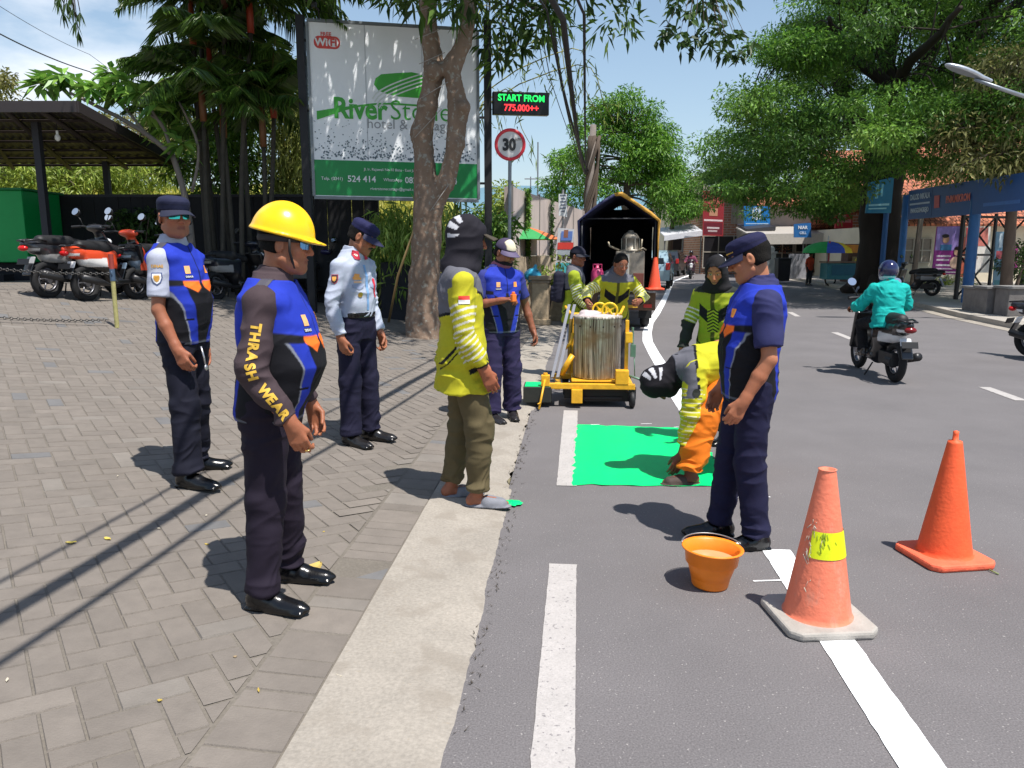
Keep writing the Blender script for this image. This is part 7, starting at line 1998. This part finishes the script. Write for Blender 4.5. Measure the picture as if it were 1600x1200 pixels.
t.links.new(co.outputs['Object'], n.inputs['Vector']); t.links.new(n.outputs[0], mr_.inputs[0]); t.links.new(mr_.outputs[0], x.inputs[0]); t.links.new(src, x.inputs[1]); t.links.new(x.outputs[0], p.inputs['Base Color'])

# ---- forked tree in front of the billboard
YT = 12.6
def forked_tree():
    b = gp(662, 529); b = Vector((b.x, YT, float(gz(b.x, YT))))
    r = empty('forked_tree', b, 0, 'tree with forked mottled trunk wound with wire in front of the billboard', 'tree')
    A = lambda px, py, dy=0: at(px, py, YT + dy) - b
    ppm = FPX / YT
    f = SDF((-1.2, -.7, -.1), (2.2, .9, 6.6), .028)
    def path(pts, k=.06):
        for (p, q) in zip(pts[:-1], pts[1:]): f.cone(A(p[0], p[1], p[3]), A(q[0], q[1], q[3]), p[2] / ppm / 2 * .9, q[2] / ppm / 2 * .9, k)
    path([(662, 545, 70, 0), (661, 505, 56, 0), (664, 430, 50, 0), (666, 380, 47, 0), (668, 330, 50, 0)])
    path([(668, 330, 46, 0), (664, 260, 35, 0), (660, 210, 34, 0), (668, 165, 33, 0), (678, 110, 31, 0), (672, 60, 28, 0), (668, 0, 26, 0), (664, -70, 24, .1), (660, -150, 20, .2)])
    path([(674, 325, 40, 0), (697, 285, 31, -.05), (712, 225, 29, -.1), (716, 170, 31, -.1), (706, 105, 29, -.1), (724, 70, 26, -.1), (734, 20, 25, -.1), (736, -60, 22, -.2), (742, -150, 18, -.3)])
    f.ell(A(722, 168, -.15), (.12, .16, .10), None, .05); f.ell(A(680, 112, -.16), (.13, .12, .14), None, .06)
    for k in range(5): a = k * 1.26; f.cone(A(662, 520), A(662, 545) + Vector((math.cos(a) * .48, math.sin(a) * .48, -.05)), .14, .06, .12)
    V, F = f.mesh(1); N = vnormals(V, F)
    V = V + N * (.022 * vnoise(V * np.array([5, 5, 2.5])) + .014 * vnoise(V * np.array([14, 14, 5])) + .010 * vnoise(V * 26))[:, None]
    mesh_np('trunk', V, F, BARK_T, r)
    wr = MB()
    for (seq, rad) in ((((648, 215), (690, 170), (655, 155), (700, 128)), .006), (((648, 62), (690, 45)), .005), (((645, 20), (690, 5)), .005), (((700, 290), (672, 330)), .006), (((655, 100), (695, 82)), .005)):
        wr.tube([A(p[0], p[1], -.22 if i % 2 == 0 else -.24) for i, p in enumerate(seq)], rad, 5)
    wr.build('wire', S((150, 146, 140), .5), r)
    br = MB(); lv = Leaves(); tips = []
    top1, top2 = A(662, -120, .2), A(740, -120, -.3)
    for k in range(16):
        a = 2 * math.pi * k / 16 + random.uniform(-.2, .2); s0 = top1 if k % 2 else top2; R0 = random.uniform(1.6, 4.3)
        e = s0 + Vector((R0 * math.cos(a), R0 * math.sin(a) * .9, random.uniform(-.2, 2.0)))
        limb(br, [s0 - Vector((0, 0, .3)), s0.lerp(e, .5) + Vector((0, 0, .5)), e], .07, .02, 6)
        for q in range(5):
            tips.append(e + Vector((random.gauss(0, .7), random.gauss(0, .7), random.gauss(0, .45)))); tips.append(s0.lerp(e, random.uniform(.4, .9)) + Vector((random.gauss(0, .6), random.gauss(0, .6), random.gauss(.3, .4))))
    for k in range(34): tips.append(Vector((random.uniform(-2.4, 1.4), random.uniform(-1.2, .6), A(700, -8).z + random.uniform(1.1, 2.4))))  # extra unseen clusters above the frame, added to shade the billboard evenly
    tn = tones((40, 66, 26), (86, 116, 40))
    zmin = A(700, -8).z
    for c in tips:
        if c.z < zmin + .35: c.z = zmin + random.uniform(.35, 1.2)
        cluster(lv, c, (.62, .62, .34), 70, .26, .075, tn, .35)
    # sprays hanging into the top of the view
    for (px, py, dy) in ((655, 4, -.6), (640, -6, .5), (700, 12, -.8), (760, 14, -.3), (790, 38, .2), (820, 20, .4), (845, 45, .3), (870, 12, .6), (810, 70, .4), (780, 95, .6), (760, 60, .8), (730, 0, -.6), (852, 8, .2), (800, 8, .2), (615, -10, .4)):
        c = A(px, py, dy); cluster(lv, c, (.26, .26, .2), 30, .27, .07, tn, .45)
        limb(br, [c + Vector((0, 0, 1.3)) * .9, c + Vector((.05, 0, .5)), c], .016, .008, 5)
    # long bough reaching over the road, its tips hang into view upper right of centre
    H0 = A(900, -160, -2); e = at(1095, -40, 8.2) - b
    q_ = limb(br, [top2, H0 + Vector((0, 0, .3)), e + Vector((-.6, .6, .5)), e], .07, .02, 6)
    tn2 = tones((38, 58, 30), (64, 92, 40))  # darker tones than the crown: backlit shade put into the leaf colour
    for (px, py) in ((1050, 8), (1042, 40), (1036, 58), (1062, 55), (1078, 22), (1085, 62), (1100, 45), (1108, 70), (1122, 50), (1135, 60), (1150, 52), (1130, 80), (1098, 12), (1118, 30), (1070, 75), (1140, 85), (1157, 85), (1172, 72), (1060, -8), (1085, -12), (1110, -5)):
        c = at(px, py, 8.2 + random.uniform(-.3, .3)) - b
        n_ = 13; D = np.stack([rng.normal(0, .9, n_), rng.normal(0, .7, n_), rng.uniform(-1.1, .3, n_)], 1)
        lv.add(*leaves(np.array(c) + rng.normal(0, .03, (n_, 3)), D, rng.uniform(.08, .14, n_), .055, tn2, .25))
        limb(br, [e.lerp(c, .1) + Vector((0, 0, .1)), e.lerp(c, .6) + Vector((0, 0, .10)), c], .005, .002, 4)
    br.build('branches', BARK, r); lv.build('foliage', mat_leaf, r)
forked_tree()

def fill(px0, px1, py0, py1, n, shape=None):
    o = []
    while len(o) < n:
        u, v = random.uniform(-1, 1), random.uniform(-1, 1)
        if u * u + v * v > 1 or (shape and not shape(u, v)): continue
        o.append(((px0 + px1) / 2 + u * (px1 - px0) / 2, (py0 + py1) / 2 + v * (py1 - py0) / 2))
    return o
# ---- big rain tree on the right
def rain_tree():
    b = gp(1368, 453); b = Vector((b.x, b.y, .1)); Yb = b.y
    r = empty('rain_tree', b, 0, 'huge spreading rain tree with dark trunk on the right side of the road', 'tree')
    tr = MB()
    limb(tr, [(0, 0, -.1), (.05, 0, 1.8), (-.05, 0, 3.4), (.1, 0, 5.2)], .80, .62, 18, .03)
    for k in range(6): a = k * 1.05; limb(tr, [(.9 * math.cos(a) * 1.25, .9 * math.sin(a) * 1.25, -.1), (.6 * math.cos(a), .6 * math.sin(a), .5), (.35 * math.cos(a), .35 * math.sin(a), 1.7)], .26, .2, 8, .0)
    limbs = []; rdl = random.Random(5)
    dirs = [(-5.8, -2.5, 5.8), (-4.3, -5.0, 8.0), (-2.4, 3.5, 9.6), (-2.2, -8.0, 7.4), (-1.2, -2.0, 11.6), (1.5, 2.0, 13.6), (4.5, -6.0, 10.0), (7.5, -1.5, 10.8), (5.0, 5.5, 11.5), (-1.5, 7.0, 11.0), (-3.2, -1.0, 9.6), (9.2, -5.5, 8.2)]
    for d in dirs:
        e = Vector(d); m1 = Vector((e.x * .22, e.y * .22, 5.0 + (e.z - 5) * .35)); m2 = Vector((e.x * .6, e.y * .6, 5.2 + (e.z - 5) * .82))
        limbs += limb(tr, [(.0, 0, 4.2), m1 + Vector((rdl.gauss(0, .5), rdl.gauss(0, .5), rdl.gauss(0, .4))), m2 + Vector((rdl.gauss(0, .5), rdl.gauss(0, .5), rdl.gauss(0, .4))), e], .34, .06, 9, .25)
    lv = Leaves(); tw = MB(); L3 = np.array([list(q) for q in limbs if q.z > 4.6])
    tn_a, tn_b, tn_c = tones((68, 110, 42), (118, 158, 60)), tones((52, 88, 36), (92, 130, 50)), tones((134, 162, 72), (104, 142, 58))
    rd = random.Random(11); nC = 0; cen = []
    while nC < 560:
        a = rd.uniform(0, 2 * math.pi); rr = 10.2 * math.sqrt(rd.random()); x, y = rr * math.cos(a) * .98, rr * math.sin(a) * .95
        zt = 4.6 + 10.2 * math.sqrt(max(0, 1 - (rr / 10.6) ** 2))
        lay = rd.random()
        z = zt - (rd.uniform(0, 1.0) if lay < .5 else rd.uniform(1.0, 5.0))
        if rr > 5.5 and lay > .55: z = rd.uniform(3.2, 5.4)
        if z < 3.0: continue
        if rr < 2.2 and z < 6.5: continue
        # terraces with gaps
        if mnoise.noise(Vector((x * .30, y * .30, z * .55))) < -.20: continue
        cen.append((x, y, z)); nC += 1
    # low sprays over the road and in front of the shops, at the places the photograph shows
    for (px, py, dy) in ((1085, 262, -1), (1075, 300, 0), (1100, 320, 0), (1120, 300, -2), (1135, 325, -1), (1150, 290, -3), (1180, 300, -3), (1195, 322, -2), (1215, 330, -3), (1240, 320, -3), (1265, 330, -4), (1290, 322, -4), (1300, 345, -4), (1320, 310, -4), (1105, 265, -2), (1135, 240, -1), (1160, 330, -2), (1245, 345, -3), (1335, 285, -4), (1300, 270, -4), (1275, 290, -4), (1225, 280, -3)):
        c = at(px, py - (24 if px < 1250 else 8), Yb + dy - .5) - b; cen.append(tuple(c))
    for (px, py) in fill(1190, 1660, -60, 150, 95) + fill(1085, 1330, 70, 270, 60) + fill(1440, 1640, 60, 220, 30):
        if px < 1240 - (py + 20) * .62 + (0 if py < 200 else 30): continue
        c = at(px, py, Yb + rd.uniform(-6, 5)) - b; cen.append(tuple(c))
    for (x, y, z) in cen:
        c = np.array((x, y, z)); k = rd.random()
        if y + Yb > 3:
            qx, qy = pix(b + Vector(c))
            if qx < np.interp(qy, [-60, 0, 60, 150, 200, 250, 330], [1330, 1275, 1228, 1165, 1140, 1115, 1092]) and qy < 345: continue
            if qy > 352: continue
        tn = tn_a if k < .5 else (tn_b if k < .82 else tn_c)
        s_ = rd.uniform(.5, 1.25); tn = [q_ * rd.uniform(.72, 1.25) for q_ in tn]
        cluster(lv, c, (1.2 * s_, 1.2 * s_, .40 * s_), int(640 * s_), .155, .06, tn, .12, .5)
        j = np.argsort(((L3 - c) ** 2).sum(1) + 3 * np.maximum(0, L3[:, 2] - z) ** 2)[rd.randrange(45)]; a0 = Vector(L3[j]); c_ = Vector(c)
        if (a0 - c_).length < 4.5: limb(tw, [a0, a0.lerp(c_, .5) + Vector((rd.gauss(0, .25), rd.gauss(0, .25), .3)), c_ - Vector((0, 0, .05))], .03, .010, 5, .4)
    tr.build('trunk', BARK_D, r); tw.build('branches', BARK_D, r); lv.build('foliage', mat_leaf, r)
rain_tree()

def tree(name, label, base, trunk_pts, cen, tn, nl, L_, W, cr, rt=.16, cat='tree', bark=BARK, group=None, droop=.3, mat=None, flat=.7):
    r = empty(name, base, 0, label, cat, group); tr = MB()
    Q = limb(tr, trunk_pts, rt, rt * .5, 9)
    lv = Leaves(); top = Q[-1]; L3 = [q for q in Q[len(Q) // 2:]]
    for c in cen:
        c = Vector(c); s_ = random.uniform(.75, 1.25)
        cluster(lv, c, (cr * s_, cr * s_, cr * flat * s_), int(nl * s_), L_, W, tn, droop)
        a0 = min(L3, key=lambda q: (q - c).length); limb(tr, [a0, a0.lerp(c, .5) + Vector((0, 0, .15)), c], rt * .28, rt * .08, 5, .3)
    tr.build('trunk', bark, r); lv.build('foliage', mat or mat_leaf, r)
    return r
def px_centres(lst, Y, b, spread=1.): return [at(px, py, Y + random.uniform(-spread, spread)) - b for px, py in lst]
def put_tree(name, label, px, py_base, Y, lst, tn, nl, L_, W, cr, rt, spread=1.2, z0=0., **k):
    b = Vector((at(px, 400, Y).x, Y, z0))
    cen = px_centres(lst, Y, b, spread); tz = max(c.z for c in cen)
    ax = sum(c.x for c in cen) / len(cen)
    return tree(name, label, b, [(0, 0, 0), (ax * .2, 0, tz * .35), (ax * .6, 0, tz * .6), (ax, 0, tz * .85)], cen, tn, nl, L_, W, cr, rt, **k)
BGR = tones((66, 116, 40), (128, 172, 62)); GRN = tones((56, 96, 36), (120, 156, 56)); DGR = tones((36, 60, 28), (76, 104, 44)); YGR = tones((104, 128, 46), (158, 170, 78)); OLV = tones((92, 96, 52), (140, 138, 84))
put_tree('street_tree', 'bright green leafy tree behind the utility pole beyond the truck', 972, 400, 37, fill(895, 1050, 150, 315, 70) + fill(985, 1065, 215, 330, 22), BGR, 230, .22, .07, .62, .22)
put_tree('street_tree', 'small bright bushy tree left of the utility pole above the concrete wall', 885, 400, 40, fill(852, 925, 238, 330, 22), BGR, 160, .26, .08, .6, .12)
put_tree('street_tree', 'low green tree between the bright tree and the rain tree', 1045, 400, 52, fill(1012, 1100, 255, 345, 30), BGR, 170, .30, .09, .85, .2)
put_tree('dry_leaved_tree', 'tall tree with drier olive foliage at the right edge over the blue gate', 1578, 440, 20.5, fill(1490, 1680, 85, 255, 85) + fill(1550, 1640, 225, 300, 14) + fill(1470, 1560, 180, 265, 14), OLV, 85, .17, .06, .55, .16, 1.6, z0=.12)
put_tree('street_tree', 'leafy bush with bare dark twigs behind the planter at the right edge', 1592, 440, 21.5, fill(1572, 1640, 380, 440, 14), DGR, 60, .15, .06, .4, .06, .6, z0=.12)
put_tree('garden_tree', 'hazy green tree behind the shelter roof', 215, 300, 34, fill(120, 340, 178, 262, 60), OLV, 110, .26, .09, .8, .2, 2., z0=2.6)
put_tree('garden_tree', 'tree crown peeping over the shelter roof at the far left edge', -10, 300, 40, fill(-60, 28, 115, 165, 16), OLV, 80, .3, .10, .7, .2, 1., z0=2.8)
put_tree('garden_tree', 'green tree behind the speed sign and the market umbrella', 775, 400, 24, fill(745, 812, 290, 372, 20), YGR, 90, .22, .07, .5, .10)
put_tree('garden_tree', 'dark dense tree filling the gaps behind the palm stems', 372, 300, 17.6, fill(262, 420, 60, 335, 80), GRN, 95, .2, .06, .45, .10, .8, z0=.9)
for i, (a_, b_, lb) in enumerate(((-60, 70, 'sunlit scrubby bush on the bank at the far left under the shelter roof'), (60, 170, 'sunlit scrubby bush on the bank between the shelter posts'), (150, 290, 'sunlit scrubby bush on the bank right of the shelter'))):
    put_tree('bush', lb, (a_ + b_) / 2, 300, 27 + i, fill(a_, b_, 248, 306, 34), YGR, 100, .26, .07, .6, .08, 1.5, z0=2.0, cat='bush')
# ---- bamboo: arching culms with strappy leaves
def bamboo(label, base, culms, tn, nleaf, L_=.22, W=.028, col=(140, 140, 70)):
    r = empty('bamboo', base, 0, label, 'bamboo'); cm = MB(); lv = Leaves()
    for pts, n in culms:
        Q = limb(cm, [p - base for p in pts], .016, .005, 5, .0)
        Qn = np.array([list(q) for q in Q]); k = rng.integers(len(Qn) // 4, len(Qn), n * nleaf); P = Qn[k] + rng.normal(0, .13, (len(k), 3)) * np.array([1.3, 1.3, 1.0])
        D = rng.normal(0, .6, (len(k), 3)) + np.array([0, 0, -.75])
        lv.add(*leaves(P, D, L_ * rng.uniform(.6, 1.3, len(k)), W, tn, .35))
    cm.build('culms', S(col, .6), r); lv.build('foliage', mat_leaf, r)
bb = Vector((at(640, 420, 15.0).x, 15.0, .3)); c_ = []
for k in range(30):
    px, py = random.uniform(578, 720), random.uniform(325, 400); e = at(px, py, 15.0 + random.uniform(-.7, .5)); c_.append(([bb + Vector((random.gauss(0, .45), random.gauss(0, .2), 0)), bb.lerp(e, .6) + Vector((0, 0, .5)), e], 6))
bamboo('light green bamboo clump under the billboard behind the forked trunk', bb, c_, tones((104, 138, 50), (160, 182, 92)), 16, .25, .034)
bb = Vector((at(455, 420, 17.2).x, 17.2, .8)); c_ = []
for k in range(34):
    px, py = random.uniform(425, 500), random.uniform(85, 330); e = at(px, py, 17.2 + random.uniform(-.8, .8)); c_.append(([bb + Vector((random.gauss(0, .5), random.gauss(0, .2), 0)), bb.lerp(e, .6) + Vector((0, 0, .4)), e], 9))
bamboo('tall pale bamboo clump behind the left billboard post', bb, c_, tones((130, 144, 66), (182, 186, 110)), 15, .26, .036)
bb = Vector((at(722, 420, 15.6).x, 15.6, .1)); c_ = []
for (px, py) in ((800, 70), (850, 110), (885, 120), (915, 140), (945, 165), (815, 200), (785, 215)):
    e = at(px, py, 16 + random.uniform(-.6, .6)); tp = e + Vector((-.25 - .3 * random.random(), 0, .75)); c_.append(([bb + Vector((random.gauss(0, .2), 0, 0)), Vector((bb.x + .1, bb.y, tp.z * .75)), tp, e, e + Vector((.2, 0, -.35))], 9))
bamboo('bamboo with drooping leaf sprays arching over the LED sign', bb, c_, tones((66, 96, 44), (150, 166, 84)), 5, .24, .03)
# green undergrowth right of the billboard, by the right billboard post
def shrub(label, base, cen, tn, n, L_, W, cr, cat='shrub', name='shrub', group=None):
    r = empty(name, base, 0, label, cat, group); lv = Leaves(); st = MB()
    for c in cen: cluster(lv, c, (cr, cr, cr * .8), n, L_, W, tn, .3); limb(st, [(0, 0, 0), Vector(c) * .6, c], .02, .008, 5)
    st.build('stems', BARK, r); lv.build('foliage', mat_leaf, r)
b = Vector((at(725, 420, 15.4).x, 15.4, .1)); shrub('dense green shrub behind the hooded worker on the kerb', b, px_centres(fill(690, 800, 330, 440, 30), 15.4, b, .5), GRN, 70, .2, .06, .33)
b = Vector((at(855, 470, 15.9).x, 16.4, .1)); shrub('small plants growing between the stone pillars', b, [Vector((random.gauss(.1, .2), random.gauss(0, .2), random.uniform(.75, 1.25))) for _ in range(8)], YGR, 26, .16, .06, .2)
b = Vector((at(215, 400, 15.2).x, 15.2, .9)); shrub('dark glossy bush against the black fence', b, px_centres(fill(185, 262, 318, 385, 14), 15.2, b, .2), DGR, 60, .13, .06, .28)
b = gp(1448, 447) + Vector((0, 1.2, 0)); shrub('yellow green weeds below the purple poster', b, px_centres(fill(1425, 1525, 432, 450, 14), b.y, b, .6), YGR, 60, .16, .05, .3)
b = gp(1225, 432); shrub('potted shrub with pinkish flowers left of the grey fence panel', b, px_centres(fill(1216, 1232, 380, 400, 5), b.y, b, .2), tones((150, 120, 70), (190, 110, 100)), 40, .14, .07, .25); 
# creeper on the concrete wall and the utility pole
for px, Y, lb in ((834, 19.3, 'green creeper hanging in a strip down the concrete wall'), (858, 22.2, 'narrow dark creeper strip on the concrete wall')):
    xw = float(kerb_in(Y)) - .95; lv = Leaves(); n_ = 900 if Y < 20 else 400
    P = np.stack([xw + .03 + rng.normal(0, .02, n_), Y + rng.normal(0, .2, n_), 1.3 + 1.75 * rng.random(n_)], 1)
    lv.add(*leaves(P, rng.normal(0, .6, (n_, 3)) + np.array([.2, -.4, -.6]), .10, .06, DGR if Y > 20 else GRN, .2))
    o = lv.build('creeper', mat_leaf); tag(o, lb, 'creeper')
# ---- palms
def palm(label, base, top, nf, Lf, crown=(150, 66, 40), seed=0, group='red stemmed palms', tn=None, lean=.0):
    rd = random.Random(seed); r = empty('palm', base, 0, label, 'palm', group); tr = MB(); t = Vector(top) - base
    limb(tr, [(0, 0, 0), t * .5 + Vector((rd.uniform(-.1, .1), 0, 0)), t], .048, .040, 9, .0)
    tr.build('trunk', M('palm_stem', C(66, 62, 54), .85, 0, .3, 6, .4, 20), r)
    MB().tube([t, t + Vector((0, 0, .35)), t + Vector((0, 0, .8))], [.06, .062, .035], 10).build('crownshaft', S(crown, .5), r)
    c = t + Vector((0, 0, .7)); lv = Leaves(); rc = MB()
    for k in range(nf):
        a = 2 * math.pi * k / nf + rd.uniform(-.4, .4); el = rd.uniform(.1, 1.1); L_ = Lf * rd.uniform(.75, 1.15); n_ = 30
        d = Vector((math.cos(a) * math.cos(el), math.sin(a) * math.cos(el), math.sin(el))); pts = []
        for i in range(n_): s_ = L_ * i / (n_ - 1); pts.append(c + d * s_ - Vector((0, 0, .30 * s_ * s_ * (1.1 - .4 * math.sin(el)))))
        rc.tube(pts[::3] + [pts[-1]], [.018 - .013 * i / len(pts[::3]) for i in range(len(pts[::3]) + 1)], 5)
        P = np.array([list(p) for p in pts[3:]]); T_ = np.array([list((pts[min(i + 1, n_ - 1)] - pts[i - 1]).normalized()) for i in range(3, n_)])
        S_ = nrm(np.cross(T_, np.array([0, 0, 1.]))); m = len(P); prof = np.sin(np.linspace(.35, 2.9, m)) * .62 * Lf / 2
        for sg in (-1, 1):
            for rep in (0, .5):
                P2 = P + T_ * (rep * L_ / n_)
                D = S_ * sg * .8 + T_ * .65 + np.array([0, 0, -.35]) + rng.normal(0, .1, (m, 3))
                lv.add(*leaves(P2, D, prof * rng.uniform(.85, 1.1, m), .035, tn or tones((52, 82, 34), (104, 136, 54)), .35, .3))
    rc.build('rachis', S((96, 100, 48), .6), r); lv.build('fronds', mat_leaf_gloss, r)
for i, (px0, px1, top, Y, nf, Lf, cr_, lb) in enumerate(((325, 302, 70, 14.8, 8, 1.5, (150, 74, 44), 'palm leaning left with orange red shaft behind the man in sunglasses'), (345, 352, 20, 14.6, 15, 2.1, (110, 60, 40), 'tall dark palm in the middle of the cluster right of the shelter'), (362, 330, 140, 14.9, 13, 1.9, (160, 60, 40), 'short palm with red shaft in the palm cluster'), (376, 392, 52, 14.5, 13, 1.8, (168, 62, 40), 'palm with bright red shaft leaning right toward the billboard post'), (392, 372, 0, 15.0, 15, 2.1, (90, 70, 44), 'palm with a brownish green shaft behind the yellow helmet'), (338, 312, 10, 15.2, 9, 2.0, (110, 70, 44), 'palm with fronds drooping over the shelter roof'), (402, 428, 185, 14.8, 11, 1.25, (150, 60, 40), 'low palm beside the left billboard post'))):
    b = at(px0, 400, Y); b.z = float(gz(b.x, Y)); palm(lb, b, at(px1, top, Y), nf, Lf, cr_, 40 + i, None)
# extra stems of the palm clump
for i, (px0, px1, ty) in enumerate(((330, 318, 190), (368, 350, 215), (398, 412, 230))):
    b = at(px0, 400, 14.5 + .15 * i); b.z = float(gz(b.x, b.y)); palm('young palm stem of the clump with a few short fronds', b, at(px1, ty, b.y), 11, 1.6, (120, 80, 50), 60 + i, 'young palms in the clump')
# ---- frangipani
def frangipani():
    Y = 14.3; b = at(300, 385, Y); b.z = float(gz(b.x, Y)) ; r = empty('frangipani', b, 0, 'frangipani with bare forking branches and leaf rosettes above the shelter roof', 'frangipani')
    st = MB(); lv = Leaves(); A = lambda px, py, dy=0: at(px, py, Y + dy) - b
    limb(st, [(0, 0, 0), A(292, 320), A(268, 240)], .07, .05, 8); limb(st, [A(268, 240), A(215, 200), A(150, 165), A(110, 145)], .05, .025, 7); limb(st, [A(292, 320), A(258, 205), A(236, 180)], .04, .02, 7); limb(st, [A(230, 210), A(190, 160), A(178, 125)], .03, .02, 6); limb(st, [A(258, 205), A(222, 150), A(205, 130)], .03, .02, 6); limb(st, [A(300, 300), A(310, 230), A(280, 160)], .03, .02, 6)
    for (px, py) in ((82, 128), (60, 132), (120, 128), (140, 138), (172, 112), (190, 128), (160, 140), (205, 128), (215, 145), (238, 142), (250, 160), (232, 172), (275, 160), (180, 150), (100, 118), (262, 200), (285, 225)):
        c = np.array(A(px, py, random.uniform(-.4, .4))); n_ = 22; a = rng.uniform(0, 6.28, n_); e = rng.uniform(-.7, .8, n_)
        D = np.stack([np.cos(a) * np.cos(e), np.sin(a) * np.cos(e), np.sin(e)], 1)
        lv.add(*leaves(np.tile(c, (n_, 1)) + D * .03, D, rng.uniform(.30, .48, n_), .125, tones((84, 136, 54), (146, 184, 84)), .3, .4))
    st.build('branches', S((120, 112, 104), .8), r); lv.build('foliage', mat_leaf_gloss, r)
frangipani()
# bamboo sprays hanging top left
b = at(110, -60, 10); r = empty('hanging_spray', b, 0, 'narrow leaved spray hanging into the sky at the upper left', 'foliage'); lv = Leaves(); st = MB()
for (px, py) in ((92, 10), (98, 30), (110, 5), (118, 45), (114, 25), (122, 60), (90, -5), (125, 30), (104, 15)):
    c = at(px, py - 12, 10) - b; n_ = 7
    lv.add(*leaves(np.tile(np.array(c), (n_, 1)), np.stack([rng.normal(0, .25, n_), rng.normal(0, .25, n_), -np.ones(n_)], 1), .17, .03, DGR, .2)); st.tube([(0, 0, .3), Vector(c) * .5, c], .006, 4)
st.build('stems', BARK, r); lv.build('foliage', mat_leaf, r)
# rough grass and scrub on the bank: uncountable
lv = Leaves(); n_ = 26000
x = rng.uniform(-34, -1.5, n_); y = 18 + 34 * rng.random(n_) ** 1.3
z = 1.0 + np.maximum(0, y - 20) * .135 * np.clip((-1.5 - x) / 4, 0, 1)
P = np.stack([x, y, z], 1); D = rng.normal(0, .5, (n_, 3)) + np.array([0, 0, 1.1])
lv.add(*leaves(P, D, rng.uniform(.3, 1.0, n_), .12, tones((150, 152, 60), (196, 186, 96)), .35))
tag(lv.build('scrub', mat_leaf), 'rough sunlit yellow green scrub on the bank', 'scrub', None, 'stuff')
